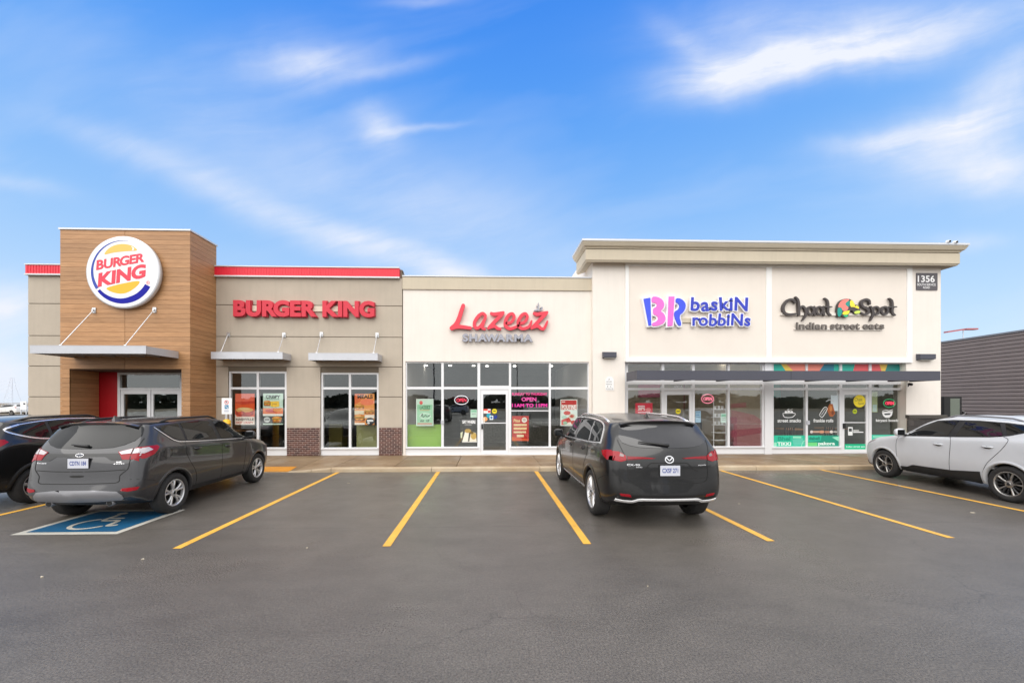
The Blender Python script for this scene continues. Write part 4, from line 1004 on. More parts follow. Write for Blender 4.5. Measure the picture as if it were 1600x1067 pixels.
# address plate
t = tag(MB().box(PX(1431, YP), PX(1463.5, YP), YP - .03, YP - .001, PZ(1447, 453.5, YP), PZ(1447, 427, YP)).build('address_plate', pbr('plate_grey', L3(86, 82, 86), .5)), 'grey street number plate reading 1356 high on the right pier', 'sign')
mb = MB(); Y = YP - .0315
for s_, x0, x1, y0, y1, of in (('1356', 1434, 1460.5, 441, 430.5, .018), ('SOUTH SERVICE', 1433.3, 1462, 446.6, 443, .01), ('ROAD', 1442.5, 1453, 451, 447.8, .01)):
    put_text(mb, s_, PX(x0, Y), PX(x1, Y), PZ(1447, y0, Y), PZ(1447, y1, Y), Y, of)
mb.build('lettering', M_WHITE, t)
# small house-shaped notice on the left pier
x0, x1, z0, z1 = PX(946, YP), PX(959, YP), PZ(952, 609.5, YP), PZ(952, 588.5, YP)
t = tag(MB().prism([(x0, z0), (x1, z0), (x1, z1 - .1), ((x0 + x1) / 2 + .06, z1), ((x0 + x1) / 2 - .06, z1), (x0, z1 - .1)], YP - .014, YP - .001).build('wall_notice', M_WHITE), 'small white arched notice below the wall lamp on the left pier', 'sign')
mb = MB(); Y = YP - .0155
for s_, x0, x1, y0, y1 in (('2', 950.4, 952.8, 593.6, 591.4), ('HOUR', 947.4, 955.8, 597.4, 595.3), ('PARKING', 947, 956.2, 601.2, 599.1), ('8 - 6', 948.6, 955, 605, 602.6), ('MONDAY-FRI', 946.7, 958, 608.2, 606.2)):
    put_text(mb, s_, PX(x0, Y), PX(x1, Y), PZ(952, y0, Y), PZ(952, y1, Y), Y, .0)
mb.build('lettering', ink(60, 60, 66), t)
# wall lamps
for (l, r, yt, yb, side) in ((943, 963.5, 549, 559, 'left'), (1438.7, 1462.5, 552.2, 562, 'right')):
    xm = (l + r) / 2; yy = YP - .16; x0, x1, z0, z1 = PX(l, yy), PX(r, yy), PZ(xm, yb, yy), PZ(xm, yt, yy)
    t = thing('wall_lamp', 'dark box wall lamp on the %s' % ('cream pier left of the ice cream shop' if side == 'left' else 'right pier under the street number plate'), 'lamp', ((x0 + x1) / 2, YP, z0), 'box wall lamps on the piers')
    h = MB(); h.add([(x0, yy, z0 + .03), (x1, yy, z0 + .03), (x1, yy, z1 - .02), (x0, yy, z1 - .02), (x0 - .0, YP - .003, z0), (x1, YP - .003, z0), (x1, YP - .003, z1), (x0, YP - .003, z1)], [(0, 1, 2, 3), (5, 4, 7, 6), (1, 5, 6, 2), (4, 0, 3, 7), (3, 2, 6, 7), (4, 5, 1, 0)])
    h.build('housing', M_CHAR, t); MB().box(x0 + .05, x1 - .05, yy + .03, YP - .02, z0 - .006, z0 + .012).build('lens', pbr('lamp_lens', (.4, .4, .38), .3), t)
# security cameras
def camera_thing(x, y, z, label, flip=1):
    t = thing('security_camera', label, 'camera', (x, y, z), None)
    MB().tube((x, y, z), (x, y - .1, z - .02), .045, 10).build('body', M_BLACK if flip < 0 else M_WHITE, t); MB().tube((x, y - .1, z - .02), (x, y - .11, z - .022), .035, 10).build('lens', M_BLACK, t)
    MB().tube((x, y + .0, z - .0), (x, y + .02, z - .09), .018, 8).build('mount', M_CHAR if flip < 0 else M_WHITE, t)
yy = YP - .42; camera_thing(PX(1479, yy), yy, PZ(1479, 378, yy), 'small white security camera left of the other one on the cornice'); camera_thing(PX(1490, yy), yy, PZ(1490, 379, yy), 'small white security camera at the very corner of the cornice')
camera_thing(PX(1420, 13.3), 13.3, PZ(1420, 600, 13.3), 'small black security camera under the right end of the canopy', -1)
# accessible door opener boxes on the mullions
for px_, py_, Y, lb in ((691.5, 659.5, YLZ + .05, 'small grey box on the mullion left of the middle shop door'), (1262, 660, YS, 'small grey box on the mullion left of the street food shop door')):
    z = PZ(px_, py_, Y); x = PX(px_, Y); t = tag(MB().box(x - .055, x + .055, Y - .035, Y - .001, z - .07, z + .07).build('control_box', M_ALU_G), lb, 'box')

# ================================================================== posters, stickers and window film
def poster(name, label, cat, rect, Y, base, items, group=None, thick=.006, xm=None):
    """a printed sheet; items are flat prints in photograph coordinates"""
    x0, y0, x1, y1 = rect; xm = xm or (x0 + x1) / 2
    sh = MB().box(PX(x0, Y), PX(x1, Y), Y, Y + thick, PZ(xm, y1, Y), PZ(xm, y0, Y)).build(name, base); tag(sh, label, cat, group); prints(sh, items, Y, xm); return sh
def prints(root, items, Y, xm, name='print', step=.0006):
    mats = []; mb = MB(); X = lambda a: PX(a, Y); Zz = lambda b: PZ(xm, b, Y)
    for k, it in enumerate(items):
        m = it[-1] if not isinstance(it[-1], tuple) else ink(*it[-1])
        if m not in mats: mats.append(m)
        mi = mats.index(m); yy = Y - step * (k + 1)
        if it[0] == 'r': _, a, b, c, d, _c = it; mb.flat([(X(a), Zz(d)), (X(c), Zz(d)), (X(c), Zz(b)), (X(a), Zz(b))], yy, mi)
        elif it[0] == 'e': _, a, b, ra, rb, _c = it; s = Y / FPX; mb.flat(ell(X(a), Zz(b), ra * s, rb * s, 24), yy, mi)
        elif it[0] == 'o':
            _, a, b, ra, rb, w, _c = it; s = Y / FPX; P = ell(X(a), Zz(b), ra * s, rb * s, 28); Q = ell(X(a), Zz(b), (ra - w) * s, (rb - w) * s, 28)
            for i in range(28): j = (i + 1) % 28; mb.flat([P[i], P[j], Q[j], Q[i]], yy, mi)
        elif it[0] == 'p': mb.flat([(X(a), Zz(b)) for a, b in it[1]], yy, mi)
        elif it[0] == 's': mb2 = MB(); stroke(mb2, [(X(a), Zz(b)) for a, b in it[1]], it[2] * Y / FPX, yy, yy + .0003, False, mi, 5); mb.add(mb2.v, mb2.f, mi)
        elif it[0] == 't':
            _, s, a, b, c, d, of, _c = it; put_text(mb, s, X(a), X(c), Zz(d), Zz(b), yy, of, mi)
    return mb.build(name, mats, root)
YG = YB + .09          # posters hang just inside the panes
def burger(cx, cy, w, h):
    return [('e', cx, cy - h * .22, w * .5, h * .34, (214, 132, 58)), ('e', cx - w * .12, cy - h * .34, w * .26, h * .14, (238, 172, 96)), ('r', cx - w * .5, cy - h * .16, cx + w * .5, cy - h * .02, (112, 148, 50)), ('r', cx - w * .47, cy - h * .05, cx + w * .47, cy + h * .08, (196, 48, 36)), ('r', cx - w * .5, cy + h * .05, cx + w * .5, cy + h * .24, (92, 44, 26)),
            ('p', [(cx - w * .45, cy + h * .05), (cx + w * .45, cy + h * .05), (cx + w * .2, cy + h * .2), (cx, cy + h * .1), (cx - w * .25, cy + h * .2)], (250, 188, 50)), ('p', [(cx - w * .48, cy + h * .24), (cx + w * .48, cy + h * .24), (cx + w * .4, cy + h * .42), (cx - w * .4, cy + h * .42)], (206, 126, 60))]
poster('poster', 'orange fried chicken sandwich poster in the leftmost restaurant pane', 'poster', (367.5, 614.8, 397.8, 663.3), YG, ink(238, 104, 74), [('r', 367.5, 628, 397.8, 640, (232, 84, 22)), ('p', [(367.5, 628), (397.8, 626), (397.8, 630), (380, 632), (367.5, 630)], (206, 60, 30)), ('e', 382, 640.5, 13, 4.2, (226, 168, 92)), ('e', 381, 638.6, 9, 1.8, (242, 204, 140)), ('p', [(368.5, 641), (372, 644), (378, 642), (386, 645), (396.5, 641), (396, 648), (388, 651), (376, 650), (369, 648)], (170, 40, 28)),
       ('e', 376, 645.5, 4, 2.4, (214, 66, 36)), ('e', 388, 646, 5, 2.4, (198, 52, 32)), ('r', 367.5, 650.8, 397.8, 663.3, (240, 226, 214)), ('p', [(367.5, 647), (370, 651), (367.5, 651)], (240, 226, 214)), ('t', 'NASHVILLE', 369, 653.2, 396.5, 656.8, .03, (38, 30, 30)), ('t', 'HOT CRISPY', 369, 658.3, 396, 661.8, .03, (204, 74, 56))])
poster('poster', 'mint and orange burger poster with the heading crispy', 'poster', (411, 614.5, 442.3, 663.3), YG, ink(204, 230, 214), [('t', 'CRISPY', 415, 617.4, 438, 622.2, .05, (52, 62, 60)), ('r', 417, 623.2, 436, 623.9, (120, 140, 132))] + burger(417.5, 630.5, 11, 9) + [('p', [(423, 627), (436, 626.5), (436.5, 635), (429, 636), (423, 635)], (252, 206, 62)), ('t', 'NEW', 426, 630.2, 433, 632.2, .02, (150, 90, 20)), ('r', 411, 637.5, 442.3, 647, (236, 120, 62)), ('e', 424, 641.5, 9, 3, (198, 62, 50)), ('e', 434, 640.5, 7, 2.4, (240, 160, 96)), ('r', 411, 646.5, 442.3, 649.5, (242, 240, 230)), ('r', 411, 650, 442.3, 661.2, (26, 28, 28)), ('e', 417.5, 655.5, 4.8, 4.2, (206, 212, 210)), ('r', 414, 654.6, 421, 656.2, (40, 40, 40))] + burger(433, 655.5, 15, 9))
poster('poster', 'orange poster of three burgers in the right restaurant window', 'poster', (554.2, 615.2, 585, 663.6), YG, ink(240, 158, 84), [('p', [(554.2, 615.2), (570, 615.2), (562, 628), (554.2, 632)], (226, 110, 58)), ('e', 574, 628, 11, 5, (244, 132, 92)), ('t', 'MEALS', 558.5, 616.6, 582.5, 622.8, .05, (84, 54, 34))] + burger(562, 636, 14, 9) + burger(577, 643.5, 14, 8.5) + [('r', 554.2, 660.6, 570, 663.6, (246, 240, 226)), ('r', 554.2, 641.5, 569, 647.5, (226, 214, 184))] + burger(562, 653.5, 16, 12) + [('r', 570, 648, 585, 653, (240, 226, 208)), ('e', 578.5, 658, 6.6, 5.6, (30, 30, 34)), ('r', 573.5, 655.5, 583.5, 658.5, (220, 222, 222)), ('e', 576, 660.5, 2, 1.6, (210, 212, 212))])
# middle shop
Yl2 = YLZ + .11
poster('poster', 'mint green framed poster with a brown oval in front of the lime screen', 'poster', (650.2, 623, 677.2, 665.2), YLZ + .13, ink(226, 240, 228), [('r', 651.5, 624.5, 676, 663.8, (160, 214, 176)), ('r', 651.5, 624.5, 676, 632, (206, 234, 214)), ('e', 658, 629, 2.6, 3, (226, 84, 78)), ('t', 'LAZEEZ', 656, 634, 672.5, 639, .02, (44, 106, 56)), ('r', 656, 640.5, 671, 641.4, (206, 150, 60)), ('o', 664.5, 649.8, 8.6, 4.6, .9, (236, 244, 236)), ('s', [(657.5, 651), (660, 646.5), (661, 651.5), (665, 648.5), (667, 651), (672, 648.5)], 1.0, (56, 60, 54)), ('t', 'WRAP', 656.5, 656, 662.5, 659, .03, (46, 74, 56)), ('t', 'UP', 666, 655.6, 671, 659, .03, (46, 74, 56)), ('r', 652.2, 660.5, 675, 663.2, (206, 160, 140))])
def neon(label, cx, cy, rx, ry, Y, ringc, textc, txt='OPEN'):
    x, z = PX(cx, Y), PZ(cx, cy, Y); s = Y / FPX; t = thing('neon_sign', label, 'sign', (x, Y, z))
    mb = MB(); P = [(x + rx * s * cos(2 * pi * k / 32), Y, z + ry * s * sin(2 * pi * k / 32)) for k in range(33)]; mb.path(P, .013, 6); mb.build('ring', ringc, t, True)
    letters(t, txt, x - rx * s * .72, x + rx * s * .72, z - ry * s * .38, ry * s * .76, Y, .02, textc, off=.0, gap=.12)
M_NRED = emit('neon_red', (.9, .06, .12, 1), .6); M_NWHT = emit('neon_white', (.8, .76, .82, 1), .3); M_NPNK = emit('neon_pink', (.95, .25, .36, 1), .5); M_NGRN = emit('neon_green', (.06, .5, .2, 1), .2)
neon('white ringed red open sign in the middle shop window', 721, 625, 10.6, 6.8, YLZ + .12, M_NWHT, M_NRED)
poster('notice', 'small mint notice low on the pane left of the middle shop door', 'notice', (735.2, 639.6, 745.2, 652.2), Yl2, ink(206, 236, 216), [('r', 736, 640.4, 744.5, 644, (140, 206, 170)), ('r', 737, 645.5, 743.5, 646.1, (120, 140, 130)), ('r', 737, 647, 743.5, 647.6, (120, 140, 130))])
def film(name, label, cat, rect, Y, items, group=None):
    xm = (rect[0] + rect[2]) / 2; o = thing(name, label, cat, (PX(xm, Y), Y, PZ(xm, rect[3], Y)), group)
    for k, it in enumerate(items): prints(o, [it], Y - .0006 * k, xm, 'lettering' if it[0] == 't' else 'print')
    return o
Yi = YLZ + .088
film('window_lettering', 'white words above a picture of wraps on the pane left of the middle shop door', 'lettering', (720, 655, 744, 692), Yi, [('t', 'SAY WHERE', 722.5, 656.5, 743, 661.5, .04, (240, 240, 240)), ('t', 'SHAWARMA', 726, 662.6, 737, 664.2, .0, (220, 220, 220)), ('p', [(719.5, 676), (723, 674), (722, 684), (719.8, 684)], (206, 212, 180)), ('p', [(722, 690.5), (727, 673), (733, 673.5), (731, 690.5)], (232, 228, 214)), ('p', [(733, 690.5), (736, 674), (743, 676), (745, 690.5)], (226, 220, 200)), ('e', 731, 673, 5, 3.2, (176, 148, 84)), ('e', 740, 681, 4.4, 5.4, (190, 160, 88)), ('e', 737, 676, 3, 2.2, (112, 92, 48)), ('r', 722, 689.6, 745, 691, (200, 200, 196))])
film('door_stickers', 'cluster of coloured stickers on the glass of the middle shop door', 'sticker', (755, 638, 777, 662), Yi - .02, [('r', 755.5, 638.8, 766.5, 645.8, (238, 226, 224)), ('r', 755.5, 638.8, 762, 641.6, (226, 72, 52)), ('r', 762.5, 641, 766.3, 644.5, (208, 60, 50)), ('e', 772.6, 642.3, 3.8, 3.8, (222, 206, 32)), ('r', 770.6, 641.4, 774.6, 643, (90, 96, 30)), ('e', 763.5, 649.2, 3.4, 3.6, (28, 158, 182)), ('e', 758, 654.5, 3.8, 3.4, (234, 164, 110)), ('r', 755.4, 652, 757.4, 660, (230, 220, 200)), ('r', 765, 649.2, 770.6, 655.8, (214, 226, 232)), ('e', 767.8, 652.4, 1.8, 2, (70, 110, 160)), ('p', [(771.5, 649), (777, 648.6), (776.5, 653.4), (771.5, 654.4)], (28, 52, 140))])
film('window_lettering', 'pink opening hours on the window right of the middle shop door', 'lettering', (799, 611, 857, 638), Yi, [('t', 'SUNDAY TO THURSDAY', 800, 613.4, 855, 617.6, .025, (244, 70, 150)), ('t', 'OPEN', 815, 620.6, 838, 626.8, .02, (244, 92, 176)), ('t', '11AM TO 11PM', 800, 630.4, 855, 636, .03, (240, 60, 170))])
poster('menu_poster', 'red menu poster with cream bars low in the window right of the middle shop door', 'poster', (800, 649.8, 826.2, 688.6), Yl2, ink(196, 44, 34), [('t', 'Pitas', 802.5, 654.5, 812.5, 659.5, .03, (242, 214, 150)), ('e', 819.3, 656, 4.2, 4.2, (240, 236, 226)), ('e', 819.3, 656, 2.4, 2.2, (206, 196, 180)), ('r', 802.5, 662.2, 823, 665.2, (240, 214, 160)), ('r', 802.5, 667.6, 823, 671, (240, 208, 150)), ('r', 802.5, 673.6, 822, 676.4, (238, 216, 170)), ('r', 807.5, 679, 818.5, 682.6, (240, 222, 180)), ('p', [(800, 688.6), (800, 682), (826.2, 686), (826.2, 688.6)], (220, 90, 50))])
poster('poster', 'red and white poutine poster hanging in the rightmost pane of the middle shop', 'poster', (875.6, 624, 902.2, 665.2), Yl2, ink(226, 236, 228), [('r', 876.8, 625.2, 901, 632, (198, 56, 56)), ('r', 878, 627, 883, 628.4, (240, 226, 220)), ('r', 876.8, 632, 901, 640, (206, 120, 112)), ('t', 'POUTINE', 878, 632.6, 900, 639.6, .03, (246, 242, 236)), ('e', 886, 645, 5.5, 3.2, (206, 66, 52)), ('e', 893.5, 650, 5, 4, (224, 210, 190)), ('e', 893.5, 650, 3.2, 2.4, (196, 80, 60)), ('e', 881.5, 652, 4, 3, (186, 218, 200)), ('p', [(877, 656), (889, 652), (893, 658), (884, 663), (877, 664)], (206, 70, 60)), ('e', 896, 660, 4.6, 3.2, (204, 70, 62)), ('e', 883, 660.5, 3.4, 2.4, (140, 186, 150)), ('e', 889.5, 661.5, 3, 2, (240, 230, 214))])
# ice cream shop
Yc2 = YS + .10
poster('poster', 'bright red offer poster in the leftmost pane of the ice cream shop', 'poster', (992.8, 629.6, 1019.6, 652), Yc2, ink(222, 46, 70), [('r', 996.6, 633.5, 1007.5, 635.2, (250, 226, 230)), ('t', '20%', 996.6, 635.8, 1008, 641, .04, (250, 236, 236)), ('e', 1013, 640, 4, 3.4, (238, 130, 136)), ('r', 996.6, 643, 1016, 645, (244, 196, 204))])
film('door_sticker', 'round yellow sticker on the ice cream shop door', 'sticker', (1055, 638, 1064, 647), YS + .045, [('e', 1059.6, 642.6, 4.1, 4.1, (226, 208, 20)), ('r', 1057, 641.4, 1062.2, 643.6, (120, 116, 20))])
neon('pink ringed open sign in the ice cream shop window', 1105.5, 623, 9.6, 7.0, YS + .12, M_NPNK, M_NPNK)
poster('notice', 'pale blue notice sheet right beside the ice cream shop door', 'notice', (1086.4, 641.8, 1095, 660), Yc2, ink(168, 206, 232), [('r', 1087.4, 643.5, 1094, 645, (110, 150, 190)), ('r', 1087.4, 647, 1093, 649.5, (126, 170, 210)), ('r', 1087.4, 651, 1094, 652, (120, 150, 180))])
poster('notice', 'mint notice sheet near the middle mullion of the ice cream shop', 'notice', (1126, 645.6, 1135, 660.4), Yc2, ink(214, 238, 226), [('r', 1127, 647, 1134, 651, (120, 200, 160)), ('r', 1127.5, 653, 1133.5, 653.8, (140, 160, 150)), ('r', 1127.5, 655.5, 1133.5, 656.2, (140, 160, 150))])
film('unit_lettering', 'small white unit lettering over the ice cream shop door', 'lettering', (1050, 600, 1070, 606), YS + .043, [('t', 'UNIT A', 1053.5, 601.8, 1066, 605, .02, (236, 236, 240))])
# pink see-through film on the last pane
def film_mat(name, col, alpha):
    m = bpy.data.materials.new(name); m.use_nodes = True; t = m.node_tree; t.nodes.clear(); b = NB(t); o = b.n('ShaderNodeOutputMaterial'); mx = b.n('ShaderNodeMixShader'); tr = b.n('ShaderNodeBsdfTransparent'); p = b.n('ShaderNodeBsdfDiffuse')
    p.inputs[0].default_value = col; mx.inputs[0].default_value = alpha; t.links.new(tr.outputs[0], mx.inputs[1]); t.links.new(p.outputs[0], mx.inputs[2]); t.links.new(mx.outputs[0], o.inputs[0]); return m
M_PF = film_mat('pink_film', L3(176, 112, 122, .8), .42); M_PF2 = film_mat('deep_pink_film', L3(158, 70, 90, .8), .4)
film('window_film', 'pink translucent film on the rightmost pane of the ice cream shop', 'film', (1141, 628, 1191, 697), YS + .041, [('p', [(1142, 631), (1166, 628.5), (1166, 636), (1142, 637.5)], M_PF2), ('p', [(1142, 640), (1178, 648), (1190, 657), (1190, 662), (1142, 661.5)], M_PF), ('p', [(1146, 662), (1190, 663), (1190, 697), (1146, 697)], M_PF), ('p', [(1142, 672), (1190, 668), (1190, 676), (1142, 684)], M_PF2)])
# display shelf seen behind the glass
sh = thing('display_shelf', 'white wire shelf of cups standing behind the ice cream shop window', 'shelf', (PX(1122, 14.3), 14.3, .132))
xa, xb = PX(1115, 14.3), PX(1134, 14.3)
mb = MB()
for x in (xa, xb): mb.box(x - .012, x + .012, 14.29, 14.31, .132, 2.05)
mb.build('upright', M_WHITE, sh)
for i, py_ in enumerate((640, 652, 664, 676, 688)): MB().box(xa, xb, 14.2, 14.45, PZ(1122, py_, 14.3), PZ(1122, py_, 14.3) + .02).build('shelf_board', M_WHITE, sh)
for i in range(9):
    x = xa + .06 + (i % 3) * .13; z = PZ(1122, (640, 652, 664)[i // 3], 14.3) + .02
    tag(MB().tube((x, 14.3, z), (x, 14.3, z + .12), .032, 10, .042).build('paper_cup', M_WHITE), 'small white paper cup on the shelf behind the ice cream shop window', 'cup', 'paper cups on the display shelf')
# street food shop: coloured film in the upper lights
CO = {'te': (46, 188, 168), 'ye': (246, 208, 92), 'co': (244, 146, 128), 'bl': (44, 132, 158), 're': (236, 100, 104), 'dt': (40, 140, 134)}
up = [(1208.9, 1259, [('te', [(1208.9, 568.6), (1220, 568.6), (1228, 580), (1228, 600), (1208.9, 600)]), ('ye', [(1220, 568.6), (1228.5, 568.6), (1243, 583), (1243, 600), (1228, 600), (1228, 580)]), ('co', [(1228.5, 568.6), (1259, 568.6), (1259, 600), (1243, 600), (1243, 583)])]),
      (1262.3, 1312, [('co', [(1262.3, 568.6), (1288, 568.6), (1280, 580), (1280, 600), (1262.3, 600)]), ('bl', [(1288, 568.6), (1303, 568.6), (1303, 600), (1280, 600), (1280, 580)]), ('te', [(1303, 568.6), (1312, 568.6), (1312, 600), (1303, 600)])]),
      (1316, 1358, [('te', [(1316, 568.6), (1336, 568.6), (1332, 583), (1332, 600), (1316, 600)]), ('re', [(1336, 568.6), (1358, 568.6), (1358, 600), (1332, 600), (1332, 583)])]),
      (1362, 1412, [('re', [(1362, 568.6), (1374, 568.6), (1378, 582), (1378, 600), (1362, 600)]), ('ye', [(1374, 568.6), (1387, 568.6), (1382, 583), (1382, 600), (1378, 600), (1378, 582)]), ('dt', [(1387, 568.6), (1412, 568.6), (1412, 600), (1382, 600), (1382, 583)])])]
zt_, zb2 = PZ(1310, 568.6, YS), PZ(1310, 594.5, YS)
lab = ['teal yellow and coral film in the upper light over the snacks pane', 'coral and blue film in the upper light over the rolls pane', 'teal and red film in the upper light over the street food shop door', 'red yellow and dark teal film in the upper light over the bowls pane']
for (a, b, ps), lb in zip(up, lab): film('window_film', lb, 'film', (a, 568, b, 594), YS + .043, [('p', [(x, min(y, 594.3)) for x, y in P], CO[c]) for c, P in ps], 'coloured film in the upper lights')
Yf2 = YS + .043; W = (238, 240, 240)
def band(items): return items
film('window_lettering', 'white snack bowl drawing and words on the first street food pane', 'lettering', (1209, 636, 1259, 662), Yf2, [('s', [(1223, 645.5), (1226, 651.5), (1238, 651.5), (1242, 645.5), (1223, 645.5)], 1.0, W), ('e', 1228, 643.5, 2.2, 1.8, W), ('e', 1232.5, 642.8, 2.4, 2, W), ('e', 1237, 643.6, 2.2, 1.8, W), ('s', [(1230, 640.5), (1233, 638.6)], .7, W), ('s', [(1235, 640.5), (1238, 639)], .7, W), ('t', 'street snacks', 1214.8, 654.2, 1251.5, 659.6, .025, W)])
film('window_lettering', 'white roll drawing and words on the second street food pane', 'lettering', (1262, 630, 1312, 662), Yf2, [('r', 1298, 617.5, 1309.5, 642, (206, 220, 226)), ('s', [(1291, 627), (1297, 624.5), (1303, 627.5)], 1.2, (200, 206, 210)), ('p', [(1292, 640), (1296, 631), (1301, 631), (1305, 646), (1301, 651), (1296, 650)], (168, 92, 42)), ('e', 1298, 638, 2.2, 4.4, (206, 134, 66)), ('e', 1301, 645, 2, 3.4, (122, 60, 28)), ('s', [(1280, 648), (1288, 636.5), (1292.5, 639), (1285, 651.5), (1280, 648)], 1.0, W), ('s', [(1283.5, 648), (1290, 638.5)], .7, W), ('t', 'frankie rolls', 1271, 654.2, 1302, 659.6, .025, W), ('e', 1268, 674.5, 2.6, 2.4, (214, 206, 200)), ('r', 1270, 673, 1280, 676, (196, 160, 140)), ('e', 1284, 674.5, 4.4, 2.4, (206, 150, 120)), ('r', 1289, 673, 1296, 676.4, (176, 130, 110)), ('e', 1299, 674.5, 2.8, 2.4, (222, 214, 206)), ('r', 1302, 673.6, 1308, 675.4, (200, 196, 190))])
T1, T2, T3 = (40, 192, 156), (22, 150, 124), (150, 226, 196)
film('window_film', 'teal printed band with street food names along the bottom of the first pane', 'film', (1209, 680, 1259, 697), Yf2 - .002, [('r', 1208.9, 680, 1259, 697.2, T1), ('r', 1239, 681.5, 1252, 684.5, T3), ('t', 'Bhel', 1215.5, 682, 1235, 688.2, .03, T2), ('t', 'TIKKI', 1214.5, 690.5, 1236, 696, .03, (226, 246, 238)), ('p', [(1238, 686), (1254, 684.5), (1257, 694), (1240, 696)], (96, 200, 176)), ('s', [(1252, 697), (1255, 690), (1258.5, 688)], 1.2, T3), ('r', 1209, 691, 1213.5, 697.2, T3)])
film('window_film', 'teal printed band with street food names along the bottom of the second pane', 'film', (1262, 680, 1312, 697), Yf2 - .002, [('r', 1262.3, 680, 1312, 697.2, T2), ('p', [(1262.3, 680), (1284, 680), (1282, 688), (1262.3, 690)], T1), ('t', 'dabeli', 1264, 682, 1281, 687.2, .03, (16, 118, 100)), ('r', 1262.3, 691, 1277, 696.5, (110, 212, 130)), ('t', 'pakora', 1278.5, 690, 1304.5, 696.6, .035, (232, 248, 240)), ('p', [(1300, 683), (1311, 681.5), (1311, 690)], T3)])
film('door_sticker', 'round yellow sticker with handwritten words on the street food shop door', 'sticker', (1333, 616, 1354, 637), YS + .045, [('e', 1343, 626.6, 10, 10, (246, 222, 40)), ('t', 'Chaat', 1335.5, 621.4, 1347.5, 626.6, .0, (96, 96, 60)), ('t', 'Spot', 1341, 628.2, 1350, 633, .0, (96, 96, 60))])
film('door_sticker', 'small lime sticker below the round yellow one on the street food shop door', 'sticker', (1331, 638, 1340, 647), YS + .045, [('e', 1335.6, 642.6, 3.7, 3.9, (186, 204, 20)), ('r', 1333.4, 641.6, 1337.8, 643.6, (110, 130, 20))])
film('door_sticker', 'white phone drawing on the street food shop door', 'sticker', (1324, 666, 1350, 681), YS + .045, [('r', 1325, 667, 1332.2, 680, W), ('r', 1326.2, 669, 1331, 674, (60, 66, 66)), ('r', 1333, 671.8, 1342, 673.2, W), ('r', 1333, 674.2, 1349, 675.8, W)])
film('door_film', 'teal strip with white words at the bottom of the street food door', 'film', (1320, 692, 1354, 702), YS + .045, [('r', 1320, 693.5, 1354, 702, (16, 190, 140)), ('t', 'Indian street eats', 1322, 696.2, 1352, 698.8, .02, (220, 250, 240))])
neon('green ringed red open sign in the rightmost street food pane', 1389.6, 629.8, 9.6, 6.6, YS + .12, M_NGRN, M_NRED)
film('window_lettering', 'white bowl drawing and words on the last street food pane', 'lettering', (1362, 640, 1412, 662), Yf2, [('p', [(1378, 643.5), (1395, 642), (1393.5, 649), (1389.5, 652.4), (1383.5, 652.4), (1379.5, 649)], W), ('p', [(1381, 646), (1392, 645.4), (1390, 648), (1383, 648.4)], (50, 56, 56)), ('s', [(1379, 642.2), (1384, 640.6), (1389, 641.6), (1394.5, 639.8)], 1.0, W), ('t', 'biryani bowls', 1368.6, 654.4, 1403.8, 660, .025, W)])
film('window_film', 'pale teal band at the bottom of the last street food pane', 'film', (1362, 678, 1412, 697), Yf2 - .002, [('r', 1362, 679, 1412, 697.2, (60, 196, 168)), ('r', 1364, 681, 1390, 683, T3)])
poster('notice', 'pale paper notice taped inside the last street food pane', 'notice', (1362.5, 612, 1371, 644), YS + .2, ink(186, 200, 150), [('r', 1363.5, 632, 1370, 643, (200, 226, 220)), ('r', 1364, 614, 1369.5, 620, (150, 170, 110))])
def chair(x, y, label):
    t = thing('cafe_chair', label, 'chair', (x, y, .132), 'dark cafe chairs inside the street food shop')
    MB().box(x - .2, x + .2, y - .2, y + .2, .56, .6).build('seat', pbr('chair_wood', L3(150, 92, 58), .5), t)
    for sx in (-.18, .18):
        for sy in (-.18, .18): MB().box(x + sx - .015, x + sx + .015, y + sy - .015, y + sy + .015, .132, .56 if sy > 0 else 1.0).build('leg', M_BLACK, t)
    for k in range(5): MB().box(x - .15 + k * .075 - .01, x - .15 + k * .075 + .01, y - .19, y - .17, .62, 1.0).build('back_slat', M_BLACK, t)
for px_, yy, lb in ((1228, 14.9, 'dark slatted chair behind the first street food pane'), (1290, 15.2, 'dark slatted chair behind the second street food pane'), (1388, 14.8, 'dark slatted chair behind the last street food pane')): chair(PX(px_, yy), yy, lb)

# ================================================================== street furniture and the surroundings
yb_ = 12.45; bxm = PX(354.5, yb_)
t = thing('bollard', 'yellow bollard on the sidewalk in front of the left restaurant window', 'bollard', (bxm, yb_, .08))
M_BOLL = pbr('bollard_yellow', L3(232, 178, 40), .5, var=.08)
MB().tube((bxm, yb_, .02), (bxm, yb_, PZ(354, 658, yb_)), .105, 20).build('post', M_BOLL, t, True)
zt = PZ(354, 658, yb_); d = MB(); vs = [(bxm + .105 * cos(a) * cos(e), yb_ + .105 * sin(a) * cos(e), zt + .07 * sin(e)) for e in (0, .5, 1.0, 1.4) for a in [2 * pi * k / 20 for k in range(20)]]
d.add(vs, [(i * 20 + k, i * 20 + (k + 1) % 20, (i + 1) * 20 + (k + 1) % 20, (i + 1) * 20 + k) for i in range(3) for k in range(20)] + [tuple(range(60, 80))]); d.build('cap', M_BOLL, t, True)
MB().tube((bxm, yb_, zt - .12), (bxm, yb_, zt - .07), .1065, 20).build('band', ink(150, 104, 20), t, True)
x0, x1, z0, z1 = PX(346.2, yb_ - .05), PX(362, yb_ - .05), PZ(354, 646.8, yb_ - .05), PZ(354, 621.8, yb_ - .05)
sg = thing('parking_sign', 'white accessible parking permit sign standing above the yellow bollard', 'sign', (bxm, yb_ - .02, zt))
MB().box(bxm - .025, bxm + .025, yb_ - .035, yb_ + .0, zt + .07, z1 - .03).build('post', M_STEEL, sg)
